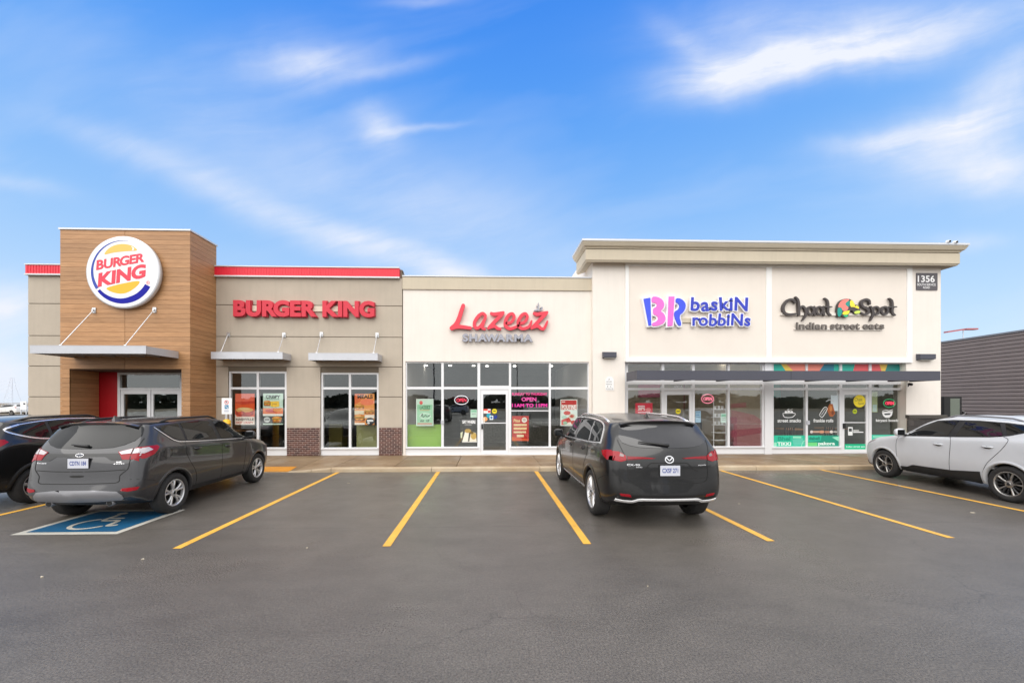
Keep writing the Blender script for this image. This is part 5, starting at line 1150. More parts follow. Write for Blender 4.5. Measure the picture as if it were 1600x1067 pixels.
MB().box(x0, x1, yb_ - .045, yb_ - .038, z0, z1).build('plate', M_WHITE, sg)
prints(sg, [('o', 354, 628.5, 3.3, 3.3, .8, (212, 40, 60)), ('s', [(351.8, 626.6), (356.2, 630.4)], .7, (212, 40, 60)), ('t', 'P', 352.8, 626.6, 355.2, 630.4, .02, (60, 60, 70)), ('r', 351, 632.6, 357.2, 638.6, (60, 130, 170)), ('s', [(353, 634), (353.2, 636), (355.2, 636.2), (356, 638)], .7, (236, 240, 244)), ('r', 350.4, 640.6, 357.6, 641.4, (150, 160, 190)), ('r', 350.4, 642.4, 357.6, 643.2, (150, 160, 190))], yb_ - .0455, 354)
# ribbed grey metal building to the right
A = Vector((PX(1471, 23.4), 23.4)); dirw = Vector((sin(radians(4.2 + 1.66)), cos(radians(4.2 + 1.66)))); nrm = Vector((-dirw.y, dirw.x)); far = A + dirw * 12; near = A - dirw * 14
zt = PZ(1471, 534.5, 23.4)
wb = thing('metal_building', 'low grey ribbed metal sided building at the right edge', 'building', (A.x, A.y, 0))
q = MB(); c_ = [near, far, far - nrm * 18, near - nrm * 18]
q.add([(p.x, p.y, -.05) for p in c_] + [(p.x, p.y, zt - .04) for p in c_], [(0, 1, 5, 4), (1, 2, 6, 5), (2, 3, 7, 6), (3, 0, 4, 7), (4, 5, 6, 7)]); q.build('wall', M_CHAR, wb)
M_SIDING = pbr('grey_siding', L3(132, 121, 118), .7, spec=.25, var=.06, vscale=1.2); hh = .205; k = 0
while k * hh < zt - .1:
    z0 = k * hh; z1 = min(z0 + hh - .004, zt - .02); m = MB()
    pr_ = [(0.003, z0), (.012, z0 + .012), (.042, z0 + .03), (.042, z1 - .05), (.012, z1 - .008), (.003, z1)]
    vs = [(near.x + nrm.x * o_, near.y + nrm.y * o_, z) for o_, z in pr_] + [(far.x + nrm.x * o_, far.y + nrm.y * o_, z) for o_, z in pr_]; n = len(pr_)
    m.add(vs, [(i, i + 1, n + i + 1, n + i) for i in range(n - 1)] + [tuple(range(n)), tuple(range(2 * n - 1, n - 1, -1))]); m.build('siding_plank', M_SIDING, wb); k += 1
m = MB(); e = nrm * .07
vs = [(p.x, p.y, z) for z in (zt - .06, zt + .03) for p in (near + e, far + e, far - nrm * .2, near - nrm * .2)]
m.add(vs, [(0, 1, 5, 4), (1, 2, 6, 5), (2, 3, 7, 6), (3, 0, 4, 7), (4, 5, 6, 7), (3, 2, 1, 0)]); m.build('roof_trim', pbr('grey_trim', L3(132, 134, 140), .5), wb)
# drive-through menu board
ym = 16.4; x0, x1 = PX(1475.5, ym), PX(1497.5, ym); z1 = PZ(1486, 619.5, ym)
t = thing('menu_board', 'dark digital drive through menu board standing right of the corner building', 'menu board', ((x0 + x1) / 2, ym, 0))
m = MB(); m.add([(x0, ym + .0, .5), (x1 + .0, ym - .12, .5), (x1, ym - .12, z1), (x0, ym, z1), (x0 + .05, ym + .35, .5), (x1 + .05, ym + .23, .5), (x1 + .05, ym + .23, z1), (x0 + .05, ym + .35, z1)], [(0, 1, 2, 3), (5, 4, 7, 6), (1, 5, 6, 2), (4, 0, 3, 7), (3, 2, 6, 7), (4, 5, 1, 0)]); m.build('housing', M_BLACK, t)
w_ = x1 - x0; f_ = lambda s, z: (x0 + w_ * s, ym - .12 * s - .004, z)
MB().add([f_(.34, .75), f_(.88, .75), f_(.88, z1 - .08), f_(.34, z1 - .08)], [(0, 1, 2, 3)]).build('screen', pbr('screen_grey', L3(108, 116, 106), .2), t)
MB().box(x0 + .2, x0 + .4, ym + .05, ym + .2, -.02, .5).build('pedestal', M_BLACK, t)
# twin-headed street lamp far behind
yl = 42.0; xl = PX(1505, yl); zl = PZ(1505, 515, yl)
t = thing('street_lamp', 'tall street lamp with two dull red heads behind the metal building', 'street lamp', (xl, yl, 0))
M_LHEAD = pbr('dull_red_head', L3(176, 96, 98), .5)
MB().tube((xl, yl, 0), (xl, yl, zl + .05), .07, 10, .045).build('pole', pbr('pale_pole', L3(206, 214, 226), .5), t)
for a, b in (((PX(1478, yl), PZ(1478, 519, yl)), (PX(1503.5, yl), PZ(1503.5, 515, yl))), ((PX(1507, yl), PZ(1507, 514.5, yl)), (PX(1525, yl), PZ(1525, 514.3, yl)))):
    m = MB(); h = .16
    vs = []
    for (x, z), w in ((a, .22), (b, .22)):
        vs += [(x, yl - w, z - h * .5), (x, yl + w, z - h * .5), (x, yl + w, z + h * .5), (x, yl - w, z + h * .5)]
    m.add(vs, [(0, 3, 2, 1), (4, 5, 6, 7), (0, 1, 5, 4), (1, 2, 6, 5), (2, 3, 7, 6), (3, 0, 4, 7)]); m.build('lamp_head', M_LHEAD, t)
# scraps of litter and leaves lying on the asphalt
rl = random.Random(11); lit = [(223, 874, .022), (65, 902, .02), (480, 856, .02), (1155, 787, .025), (1520, 801, .045), (1405, 759, .04), (545, 755, .035), (1012, 916, .012)]
for px_, py_, sz in lit:
    gx, gy = GP(px_, py_); a0 = rl.uniform(0, 6); P = [(gx + sz * rl.uniform(.5, 1) * cos(a0 + k), gy + sz * rl.uniform(.5, 1) * .7 * sin(a0 + k), .006 + rl.uniform(0, .012)) for k in (0, 1.1, 2.2, 3.2, 4.2, 5.2)]
    tag(MB().add(P + [(x, y, .001) for x, y, z in P], [tuple(range(6))] + [(k, k + 6, (k + 1) % 6 + 6, (k + 1) % 6) for k in range(6)]).build('litter_scrap', ink(196, 186, 166, .8)), 'pale scrap of litter lying flat on the asphalt', 'litter', 'scraps of litter on the asphalt')
# far left: pylon, sign, wires
M_PYL = pbr('galvanised_steel', L3(206, 210, 222), .6)
yp = 190.0; xp = PX(19, yp); zp = PZ(19, 590, yp); t = thing('pylon', 'pale lattice power pylon far away beyond the left corner', 'pylon', (xp, yp, 0)); m = MB(); r_ = .055
for sx in (-1, 1):
    for sy in (-1, 1): m.path([(xp + sx * 2.2, yp + sy * 2.2, 0), (xp + sx * .9, yp + sy * .9, zp * .6), (xp + sx * .35, yp + sy * .35, zp)], r_, 4)
for i in range(9):
    z0, z1 = zp * i / 9, zp * (i + 1) / 9; w0 = 2.2 - 1.9 * i / 9; w1 = 2.2 - 1.9 * (i + 1) / 9
    m.tube((xp - w0, yp - w0, z0), (xp + w1, yp - w1, z1), r_ * .7, 4); m.tube((xp + w0, yp - w0, z0), (xp - w1, yp - w1, z1), r_ * .7, 4)
for f in (.62, .76, .9): m.tube((xp - 3.4, yp, zp * f), (xp + 3.4, yp, zp * f), r_, 4)
m.build('lattice', M_PYL, t)
for k, f in enumerate((.62, .76, .9)):
    P = [(xp - 3.4 - s * 60, yp + s * 4, zp * f - 14 * (1 - (2 * s - 1) ** 2) * .35) for s in [q / 14 for q in range(15)]]
    tag(MB().path(P, .03, 4).build('power_line', M_PYL), 'pale sagging power line running left from the far pylon', 'cable', 'power lines from the pylon')
ys = 60.0; xs = PX(35.5, ys); t = thing('pylon_sign', 'pale roadside sign on two posts beyond the left corner', 'sign', (xs, ys, 0))
MB().box(xs - .35, xs + .5, ys, ys + .15, PZ(38, 640, ys), PZ(38, 627, ys)).build('panel', M_WHITE, t); MB().box(xs + .1, xs + .36, ys - .02, ys - .001, PZ(38, 632, ys), PZ(38, 629.5, ys)).build('dark_mark', M_CHAR, t)
for q_ in (-.3, .42): MB().box(xs + q_ - .05, xs + q_ + .05, ys + .02, ys + .12, 0, PZ(38, 640, ys)).build('post', M_FLASH, t)
# tan verge with scrub beyond the lot on the left
structure('verge', MB().box(-160, -20, 70, 120, -.02, .35), M_DIRT)

# things behind the camera that show as reflections in the shop glass
def leafy(root, cx, cy, z0, h, r, n, mat, seed, spread=1.0):
    rg_ = random.Random(seed); m = MB()
    for i in range(n):
        a, u, e = rg_.uniform(0, 2 * pi), rg_.random() ** .5, rg_.random(); rr = r * (1 - .75 * e ** 1.4) * u
        p = Vector((cx + cos(a) * rr, cy + sin(a) * rr, z0 + h * e)); s = rg_.uniform(.25, .6); d = Vector((rg_.gauss(0, 1), rg_.gauss(0, 1), rg_.gauss(0, 1))).normalized(); o_ = d.orthogonal().normalized() * s; q2 = d.cross(o_).normalized() * s * .6
        m.add([p - o_, p + q2, p + o_, p - q2], [(0, 1, 2, 3)])
    return m.build('crown', mat, root)
M_LEAF = pbr('dark_foliage', (.035, .05, .028), .8, var=.3, vscale=.5); M_BARK = pbr('bark', (.06, .045, .035), .9, var=.2)
rt = random.Random(5); m = MB()
for i in range(9000):
    x = rt.uniform(-190, 190); y = -96 + rt.uniform(-6, 6); h = (1.6 + 1.6 * (.5 + .5 * sin(x * .11 + 1.3 * sin(x * .037))) + 1.4 * (.5 + .5 * sin(x * .53))) * (.4 + .6 * rt.random() ** .4); s_ = rt.uniform(.5, 1.3)
    d = Vector((rt.gauss(0, 1), rt.gauss(0, 1), rt.gauss(0, 1))).normalized(); o_ = d.orthogonal().normalized() * s_; q2 = d.cross(o_).normalized() * s_ * .7; p = Vector((x, y, h))
    m.add([p - o_, p + q2, p + o_, p - q2], [(0, 1, 2, 3)])
m.box(-190, 190, -100, -95, -.3, 1.8)
tag(m.build('treeline', M_LEAF), 'dark line of far trees mirrored in the shop windows', 'trees', kind='stuff')
for x, y in ((-6.2, -19), (4.6, -33)):
    t = thing('lot_lamp', 'tall dark parking lot lamp mirrored in the shop windows', 'street lamp', (x, y, 0), 'parking lot lamps across the road'); MB().tube((x, y, 0), (x, y, 8.2), .09, 10, .06).build('pole', M_CHAR, t)
    MB().box(x - .9, x - .2, y - .15, y + .15, 8.1, 8.25).build('lamp_head', M_CHAR, t); MB().box(x - .2, x + .06, y - .03, y + .03, 8.15, 8.21).build('arm', M_CHAR, t)

# ================================================================== vehicles
M_TYRE = pbr('tyre_rubber', (.022, .021, .021), .85, var=.25, vscale=9, bump=.3, bscale=60)
M_TRIM = pbr('black_trim', (.016, .016, .017), .55, var=.2, vscale=6)
M_CGLASS = pbr('tinted_car_glass', (.008, .009, .010), .02, spec=.4)
M_RGLASS = pbr('rear_car_glass', (.014, .014, .017), .03, spec=.9)
M_GAP = pbr('panel_gap', (.004, .004, .004), .7)
M_CHROME = pbr('chrome', (.82, .82, .84), .2, metal=.75)
M_BRIGHT = pbr('bright_strip', (.86, .86, .87), .3, metal=.15)  # near-white paint standing in for sky reflected in the chrome strip
M_SATIN = pbr('satin_silver', L3(132, 132, 136), .42, metal=.35)
M_ALLOY = pbr('silver_alloy', L3(206, 206, 208), .3, metal=.75)
M_ALLOYD = pbr('dark_alloy', (.045, .045, .048), .35, metal=.6)
M_LRED = pbr('red_lens', (.29, .004, .012), .15, spec=.4); M_LCLEAR = pbr('clear_lens', (.50, .46, .48), .1, coat=.6, metal=.2); M_LDARK = pbr('dark_red_lens', (.16, .004, .010), .15, spec=.4)
M_UNDER = pbr('under_body', (.006, .006, .006), .9)
M_PLATE = pbr('plate_white', L3(200, 202, 212), .45)
def paint_car(name, col, metal, rough=.32, coat=.8):
    m = pbr(name, col, rough, metal=metal, coat=coat, coat_rough=.04, var=.04, vscale=2.5)
    return m
def road_film(m, zmax=.75, amt=.45):
    """grey winter road dust on the lower body, thrown up by the wheels"""
    t = m.node_tree; b = NB(t); p = t.nodes['Principled BSDF']; tc = b.n('ShaderNodeTexCoord'); ob = b.sep(tc.outputs['Object'])
    geo = b.n('ShaderNodeNewGeometry'); zz_ = b.sep(geo.outputs['Position'])[2]
    f = b.m('MULTIPLY', b.mr(zz_, .15, zmax, amt, 0.0, True), b.mr(b.noise(geo.outputs['Position'], 3.5, 6, .65), .3, .75, .35, 1.0))
    lk = p.inputs['Base Color'].links
    src = lk[0].from_socket if lk else tuple(p.inputs['Base Color'].default_value)
    t.links.new(b.mix(f, src, (.09, .088, .085, 1)), p.inputs['Base Color'])
    t.links.new(b.m('MULTIPLY_ADD', f, .5, p.inputs['Roughness'].default_value), p.inputs['Roughness'])
    t.links.new(b.m('MULTIPLY_ADD', f, -1.4, p.inputs['Coat Weight'].default_value, clamp=True), p.inputs['Coat Weight']); return m
P_GREY = road_film(paint_car('graphite_paint', (.040, .040, .044), .45, .36), .5, .08); P_BLACK = road_film(paint_car('black_paint', (.0035, .0035, .004), .0, .28, .55), .45, .05); P_SILVER = road_film(paint_car('silver_paint', L3(214, 217, 222, .86), .05, .40, .22), .45, .22)
P_BLACK2 = paint_car('deep_black_paint', (.006, .006, .0065), .1, .3)
P_WHITE = paint_car('white_paint', L3(232, 232, 232, .9), 0, .35)

class Car:
    """Body grown from a cage of cross-sections; every other part is laid onto that body by projection.
    Local frame: +Y nose, X right, Z up, origin on the ground midway between the axles."""
    def __init__(s, name, label, cat, paint, p):
        s.root = thing(name, label, cat, (0, 0, 0)); s.p = p; s.paint = paint; s.build_body()
    def build_body(s):
        p = s.p; W = p['W'] / 2; R, F = p['R'], p['F']; wb = p['wb'] / 2; zb = p['belt']; H = p['H']
        lerp = lambda a, b, t: a + (b - a) * t
        belt = lambda y: lerp(zb[0], zb[1], min(1, max(0, (y - R) / (F - R))))
        def roof(y):
            t = p['roof']
            for (y0, z0), (y1, z1) in zip(t[:-1], t[1:]):
                if y <= y1: return lerp(z0, z1, max(0, (y - y0) / (y1 - y0)))
            return t[-1][1]
        yr, yf, yc = p['y_roof_rear'], p['y_roof_front'], p['y_cowl']
        hz0, hz1 = p['hood']; zu = p['zu']
        fr = [0, .60, .90, .975, 1.0, .985, .935, .865, .765, .50, 0]
        tum = p.get('tumble', 0.0)
        st = []
        # rear face and rear corner
        rx0 = p.get('rx0', [0, .55, .76, .85, .865, .85, .80, .72, .62, .40, 0]); rx1 = p.get('rx1', [0, .60, .87, .955, .975, .95, .885, .80, .695, .45, 0])
        prof = p['rear']       # y offsets for the 11 rows
        zr = p['rear_z']
        st.append([(rx0[k] * W, R + prof[k], zr[k]) for k in range(11)])
        st.append([(rx1[k] * W, R + prof[k] + p.get('corner', .10) * (1 if k < 7 else .7), zr[k] + (0.012 if k > 7 else 0)) for k in range(11)])
        def section(y, upper_y=None, pw=1.0, low=1.0):
            uy = y if upper_y is None else upper_y; b_ = belt(uy); r_ = roof(uy); out = []
            zz_ = [zu, zu, zu + .05, .42, .70, b_ - .085, b_, b_ + .52 * (r_ - .075 - b_), r_ - .075, r_ - .016, r_]
            for k in range(11):
                x = fr[k] * W * pw
                out.append((x, y if k < 6 else uy, zz_[k]))
            return out
        st.append(section(R + .42, R + max(.48, yr - R + .10), .985))
        st.append(section(-wb, -wb + .12)); st.append(section(-wb + .62)); st.append(section(-.15)); st.append(section(.38, min(.38, yf - .45)))
        # roof front / header
        sec = section(.80, yf)
        sec[6] = (fr[6] * W, .62, belt(.62)); sec[7] = (fr[7] * W * .995, lerp(yf, .62, .5), sec[7][2]); st.append(sec)
        # middle of the windscreen
        ym = lerp(yf, yc, .5); b_ = belt(.9); zt = lerp(roof(yf), hz0 + .03, .5)
        st.append([(0, 1.0, zu), (fr[1] * W, 1.0, zu), (fr[2] * W, 1.0, zu + .05), (fr[3] * W, 1.0, .42), (W, 1.0, .70), (fr[5] * W, 1.0, b_ - .085), (.93 * W, .93, b_), (.845 * W, ym - .10, lerp(b_, zt, .62)), (.755 * W, ym - .02, zt - .015), (.50 * W, ym + .06, zt + .01), (0, ym + .10, zt + .02)])
        # cowl
        h0 = hz0
        st.append([(0, 1.2, zu), (fr[1] * W, 1.2, zu), (fr[2] * W, 1.2, zu + .05), (fr[3] * W, 1.2, .42), (.995 * W, 1.2, .70), (.975 * W, 1.2, h0 - .11), (.91 * W, 1.2, h0 - .035), (.83 * W, yc - .18, h0 + .0), (.72 * W, yc - .06, h0 + .012), (.45 * W, yc + .02, h0 + .022), (0, yc + .05, h0 + .03)])
        # bonnet
        def hood(y, z, pw, drop, zl=.70):
            return [(0, y, zu), (fr[1] * W * pw, y, zu), (fr[2] * W * pw, y, zu + .04), (fr[3] * W * pw, y, .42), (W * pw, y, zl), (.975 * W * pw, y, z - drop), (.90 * W * pw, y, z - .03), (.80 * W * pw, y, z), (.66 * W * pw, y, z + .012), (.40 * W * pw, y, z + .02), (0, y, z + .025)]
        st.append(hood(wb + .12, lerp(hz0, hz1, .42), .99, .12)); st.append(hood(F - .38, lerp(hz0, hz1, .82), .955, .13, .66))
        f1 = hood(F - .14, hz1 - .02, .86, .13, .62); f1[6] = (f1[6][0], F - .2, f1[6][2]); st.append([(x, y - (.04 if 6 <= k else 0), z) for k, (x, y, z) in enumerate(f1)])
        nf = p['nose']; zf = [zu + .02, zu + .02, zu + .08, .42, .60, hz1 - .19, hz1 - .10, hz1 - .07, hz1 - .06, hz1 - .05, hz1 - .045]; xf = [0, .45, .60, .66, .68, .66, .63, .58, .50, .30, 0]
        st.append([(xf[k] * W, F - nf[k], zf[k]) for k in range(11)])
        # cage
        vs = []; fs = []; idx = {}; CEN = {}
        def vid(i, k, sgn):
            if k in (0, 10): sgn = 1
            key = (i, k, sgn)
            if key not in idx:
                x, y, z = st[i][k]; idx[key] = len(vs); vs.append((sgn * x, y, z))
            return idx[key]
        n = len(st)
        for i in range(n - 1):
            for k in range(10):
                for sgn in (1, -1):
                    q = [vid(i, k, sgn), vid(i + 1, k, sgn), vid(i + 1, k + 1, sgn), vid(i, k + 1, sgn)]
                    fs.append(q if sgn > 0 else q[::-1])
        for i, dirn, bulge in ((0, -1, p.get('rear_bulge', .05)), (n - 1, 1, .10)):
            cen = {0: vid(i, 0, 1), 10: vid(i, 10, 1)}; CEN[i] = cen
            for k in range(1, 10):
                x, y, z = st[i][k]; cen[k] = len(vs); vs.append((0, y + dirn * bulge * min(1, k / 3.0) * (1 if k < 9 else .5), z))
            for k in range(10):
                for sgn in (1, -1):
                    q = [cen[k], vid(i, k, sgn), vid(i, k + 1, sgn), cen[k + 1]]; q2 = []
                    for v in q:
                        if v not in q2: q2.append(v)
                    ok = (sgn > 0) == (dirn < 0); fs.append(q2 if ok else q2[::-1])
        me = bpy.data.meshes.new('body'); me.from_pydata(vs, [], fs); me.update()
        bm = bmesh.new(); bm.from_mesh(me); bmesh.ops.recalc_face_normals(bm, faces=bm.faces)
        cl = bm.edges.layers.float.get('crease_edge') or bm.edges.layers.float.new('crease_edge')
        inv = {v: kk for kk, v in idx.items()}
        cr = {5: p.get('crease_shoulder', .55), 6: .4, 8: .5, 2: .6, 4: .25}
        cenk = {v: k for k, v in CEN.get(0, {}).items()}
        for e in bm.edges:
            a, b = inv.get(e.verts[0].index), inv.get(e.verts[1].index)
            if a and b and a[1] == b[1] and a[1] in cr and a[0] > 0 and b[0] > 0: e[cl] = cr[a[1]]
            for (va, ib) in ((e.verts[0].index, b), (e.verts[1].index, a)):
                if va in cenk and ib and ib[0] == 0 and ib[1] == cenk[va] and cenk[va] in (3, 4, 6): e[cl] = {3: .55, 4: .3, 6: .3}[cenk[va]]
            if a and b and a[0] == b[0] == 0 and a[1] >= 8 and b[1] >= 8: e[cl] = .7
            if a and b and a[0] == b[0] == 1 and a[1] >= 8 and b[1] >= 8: e[cl] = .35
        bm.to_mesh(me); bm.free()
        o = bpy.data.objects.new('body', me); COL.objects.link(o); mod = o.modifiers.new('s', 'SUBSURF'); mod.levels = 3; mod.render_levels = 3
        dg = bpy.context.evaluated_depsgraph_get(); me2 = bpy.data.meshes.new_from_object(o.evaluated_get(dg))
        s.vco = [v.co.copy() for v in me2.vertices]; s.vno = [v.normal.copy() for v in me2.vertices]; s.polys = [tuple(q.vertices) for q in me2.polygons]
        s.bvh = BVHTree.FromPolygons(s.vco, s.polys)
        bpy.data.objects.remove(o); o = bpy.data.objects.new('body', me2); COL.objects.link(o)
        # wheel openings
        ra = p['arch']; cut = MB(); wy = (-wb, wb)
        for y in wy:
            for sx in (-1, 1):
                x0, x1 = sx * (W - .34), sx * (W + .3); nn = 48
                ring = [(y + ra * cos(2 * pi * k / nn), p['wr'] + ra * sin(2 * pi * k / nn)) for k in range(nn)]
                v_ = [(x0, a, b) for a, b in ring] + [(x1, a, b) for a, b in ring]; fs_ = [(k, (k + 1) % nn, nn + (k + 1) % nn, nn + k) for k in range(nn)] + [tuple(range(nn - 1, -1, -1)), tuple(range(nn, 2 * nn))]
                if sx > 0: fs_ = [f[::-1] for f in fs_]
                cut.add(v_, fs_)
        cm, _ = cut.mesh('cut', M_UNDER, center=False); b3 = bmesh.new(); b3.from_mesh(cm); bmesh.ops.recalc_face_normals(b3, faces=b3.faces); b3.to_mesh(cm); b3.free()
        co = bpy.data.objects.new('cut', cm); COL.objects.link(co)
        o.data.materials.clear(); o.data.materials.append(s.paint); o.data.materials.append(M_UNDER)
        mod = o.modifiers.new('b', 'BOOLEAN'); mod.operation = 'DIFFERENCE'; mod.object = co; mod.solver = 'EXACT'
        try: mod.material_mode = 'TRANSFER'
        except Exception: pass
        dg = bpy.context.evaluated_depsgraph_get(); me3 = bpy.data.meshes.new_from_object(o.evaluated_get(dg))
        bpy.data.objects.remove(o); bpy.data.objects.remove(co)
        me3.materials.clear(); me3.materials.append(s.paint); me3.materials.append(M_UNDER)
        for q in me3.polygons:
            c = q.center; inside = any(((c.y - y) ** 2 + (c.z - p['wr']) ** 2) < (ra * .998) ** 2 and abs(c.x) > W - .36 for y in wy)
            q.material_index = 1 if inside or (q.normal.z < -.75 and c.z < zu + .05) else 0
        me3.polygons.foreach_set('use_smooth', [q.material_index == 0 for q in me3.polygons]); me3.name = 'body'
        s.body = link('body', me3, (0, 0, 0), s.root)
    # -- projection helpers
    DIRS = {'R': Vector((-1, 0, 0)), 'L': Vector((1, 0, 0)), 'B': Vector((0, 1, 0)), 'F': Vector((0, -1, 0)), 'T': Vector((0, 0, -1))}
    def base(s, ax, a, b):
        return {'R': Vector((3, a, b)), 'L': Vector((-3, a, b)), 'B': Vector((a, -6, b)), 'F': Vector((a, 6, b)), 'T': Vector((a, b, 4))}[ax]
    def hit(s, ax, a, b):
        o = s.base(ax, a, b); d = s.DIRS[ax]; h = s.bvh.ray_cast(o, d)
        if h[0] is None: h = s.bvh.find_nearest(o + d * (6 if ax in 'BF' else 3) * .7)
        if ax in 'RL' and abs(h[0].x) < s.p['W'] * .36: h = s.bvh.find_nearest(Vector(((1 if ax == 'R' else -1) * s.p['W'] * .47, a, b)))
        q = s.polys[h[2]]; w = mathutils.interpolate.poly_3d_calc([s.vco[i] for i in q], h[0]); n = Vector((0, 0, 0))
        for i, k in zip(q, w): n += s.vno[i] * k
        return h[0], (n.normalized() if n.length > 1e-6 else h[1])
    def patch(s, name, ax, poly, mat, off=.004, thick=.012, parent=None, step=.07, smooth=0, mirror=False):
        if smooth: poly = chaikin(poly, smooth)
        if mirror:
            return [s.patch(name, a, q, mat, off, thick, parent, step) for a, q in (((ax, poly), ('L' if ax == 'R' else 'R', poly)) if ax in 'RL' else ((ax, poly), (ax, [(-x, z) for x, z in poly])))]
        bm = bmesh.new(); vv = [bm.verts.new((x, z, 0)) for x, z in poly]; bm.faces.new(vv); bmesh.ops.triangulate(bm, faces=bm.faces[:])
        xs = [q[0] for q in poly]; zs = [q[1] for q in poly]
        for c, lo, hi in ((0, min(xs), max(xs)), (1, min(zs), max(zs))):
            k = math.ceil(lo / step) * step
            while k < hi:
                co = [0, 0, 0]; co[c] = k; no = [0, 0, 0]; no[c] = 1
                bmesh.ops.bisect_plane(bm, geom=bm.verts[:] + bm.edges[:] + bm.faces[:], plane_co=co, plane_no=no); k += step
        bm.verts.index_update(); pos = []; nrm = []; d = s.DIRS[ax]
        for v in bm.verts:
            h, n = s.hit(ax, v.co.x, v.co.y)
            if n.dot(d) > 0: n = -n
            pos.append(h); nrm.append(n)
        nv = len(pos); vs = [p_ + n * off for p_, n in zip(pos, nrm)] + [p_ + n * (off - thick) for p_, n in zip(pos, nrm)]; fs = []
        for f in bm.faces:
            q = [v.index for v in f.verts]
            nn = (vs[q[1]] - vs[q[0]]).cross(vs[q[2]] - vs[q[0]])
            if nn.dot(d) > 0: q = q[::-1]
            fs.append(tuple(q))
        seen = {}
        for f in fs:
            for i in range(len(f)): seen[(f[i], f[(i + 1) % len(f)])] = 1
        nb = len(fs)
        for (a, b) in list(seen):
            if (b, a) not in seen: fs.append((b, a, a + nv, b + nv))
        bm.free(); m = MB(); m.add(vs, fs); me, c = m.mesh(name, mat)
        me.polygons.foreach_set('use_smooth', [i < nb for i in range(len(fs))])
        cn = []
        for q in me.polygons:
            for vi in q.vertices: cn.append(tuple(nrm[vi]) if q.index < nb else tuple(q.normal))
        me.normals_split_custom_set(cn)
        return link(name, me, c, parent or s.root)
    def line(s, name, ax, pts, w, mat, off=.0035, thick=.012, parent=None, closed=False, smooth=4, mirror=False):
        S = smooth_line(pts, smooth, closed) if smooth else [Vector(q) for q in pts]; m = len(S); Lf, Rt = [], []
        for i in range(m):
            d = (S[(i + 1) % m] - S[i - 1]) if closed else (S[min(i + 1, m - 1)] - S[max(i - 1, 0)])
            d = d.normalized() if d.length > 1e-9 else Vector((1, 0)); n = Vector((-d.y, d.x)); Lf.append(S[i] + n * w / 2); Rt.append(S[i] - n * w / 2)
        for a_ in ([ax] if not mirror else ([ax, 'L' if ax == 'R' else 'R'] if ax in 'RL' else [ax])):
            mb = MB(); top = []
            for i in range(m):
                for q in (Lf[i], Rt[i]):
                    h, n = s.hit(a_, q.x, q.y)
                    if n.dot(s.DIRS[a_]) > 0: n = -n
                    top.append((h + n * off, h + n * (off - thick)))
            vs = [t_[0] for t_ in top] + [t_[1] for t_ in top]; N = len(top); fs = []
            for i in range(m if closed else m - 1):
                j = (i + 1) % m; a, b, c, d2 = 2 * i, 2 * i + 1, 2 * j + 1, 2 * j
                q = (a, b, c, d2); nn = (vs[b] - vs[a]).cross(vs[c] - vs[a])
                fl = nn.dot(s.DIRS[a_]) > 0
                for f in (q, (a + N, a, d2, d2 + N), (b, b + N, c + N, c)): fs.append(f[::-1] if fl else f)
            mb.add(vs, fs); mb.build(name, mat, parent or s.root)
    # -- bolt-on parts
    def wheel(s, y, sx, r, width, rim_r, style, mats, steer=0):
        p = s.p; xo = p['W'] / 2 - .018; w = thing('wheel', '', '', (0, 0, 0))
        for k in ('label', 'category'):
            if k in w: del w[k]
        w.parent = s.root; w.location = (0, y, r); WL[w.name] = Vector((0, y, r))
        n = 48
        def lathe(prof, name, mat, smooth=True):
            mb = MB()
            for rr, x in prof: mb.v += [(sx * x, y + rr * cos(2 * pi * k / n), r + rr * sin(2 * pi * k / n)) for k in range(n)]
            for i in range(len(prof) - 1):
                for k in range(n):
                    q = (i * n + k, i * n + (k + 1) % n, (i + 1) * n + (k + 1) % n, (i + 1) * n + k); mb.f.append(q if sx < 0 else q[::-1]); mb.mi.append(0)
            return mb.build(name, mat, w, smooth)
        rs = rim_r; T = width
        lathe([(rs - .012, xo - T), (rs + .03, xo - T - .004), (r - .04, xo - T + .004), (r - .006, xo - T + .03), (r, xo - T + .06), (r, xo - .06), (r - .006, xo - .028), (r - .035, xo - .004), (rs + .045, xo + .004), (rs + .012, xo - .004), (rs, xo - .012), (rs - .012, xo - .02)], 'tyre', M_TYRE)
        face, dark = mats
        rim = MB()
        prof = [(rs - .002, xo - .012), (rs - .014, xo - .010), (rs - .026, xo - .022), (rs - .034, xo - .06), (rs - .05, xo - T + .02)]
        for rr, x in prof: rim.v += [(sx * x, y + rr * cos(2 * pi * k / n), r + rr * sin(2 * pi * k / n)) for k in range(n)]
        for i in range(len(prof) - 1):
            for k in range(n):
                q = (i * n + k, i * n + (k + 1) % n, (i + 1) * n + (k + 1) % n, (i + 1) * n + k); rim.f.append(q if sx < 0 else q[::-1]); rim.mi.append(0 if i < 3 else 1)
        def bar(a0, a1, r0, r1, w0, w1, x0, x1, th=.03, mi=0):
            """spoke from hub to rim as a tapered bar with a chamfered face"""
            for_v = []
            for (a, rr, ww, x) in ((a0, r0, w0, x0), ((a0 + a1) / 2, (r0 + r1) / 2, (w0 + w1) / 2 * .85, (x0 + x1) / 2 + .006), (a1, r1, w1, x1)):
                er = Vector((0, cos(a), sin(a))); et = Vector((0, -sin(a), cos(a))); c = Vector((0, y, r)) + er * rr
                for t_, dx in ((-ww / 2, -.012), (-ww * .25, 0), (ww * .25, 0), (ww / 2, -.012)): for_v.append(c + et * t_ + Vector((sx * (x + dx), 0, 0)))
                for t_ in (-ww / 2, ww / 2): for_v.append(c + et * t_ + Vector((sx * (x - th), 0, 0)))
            fs = []
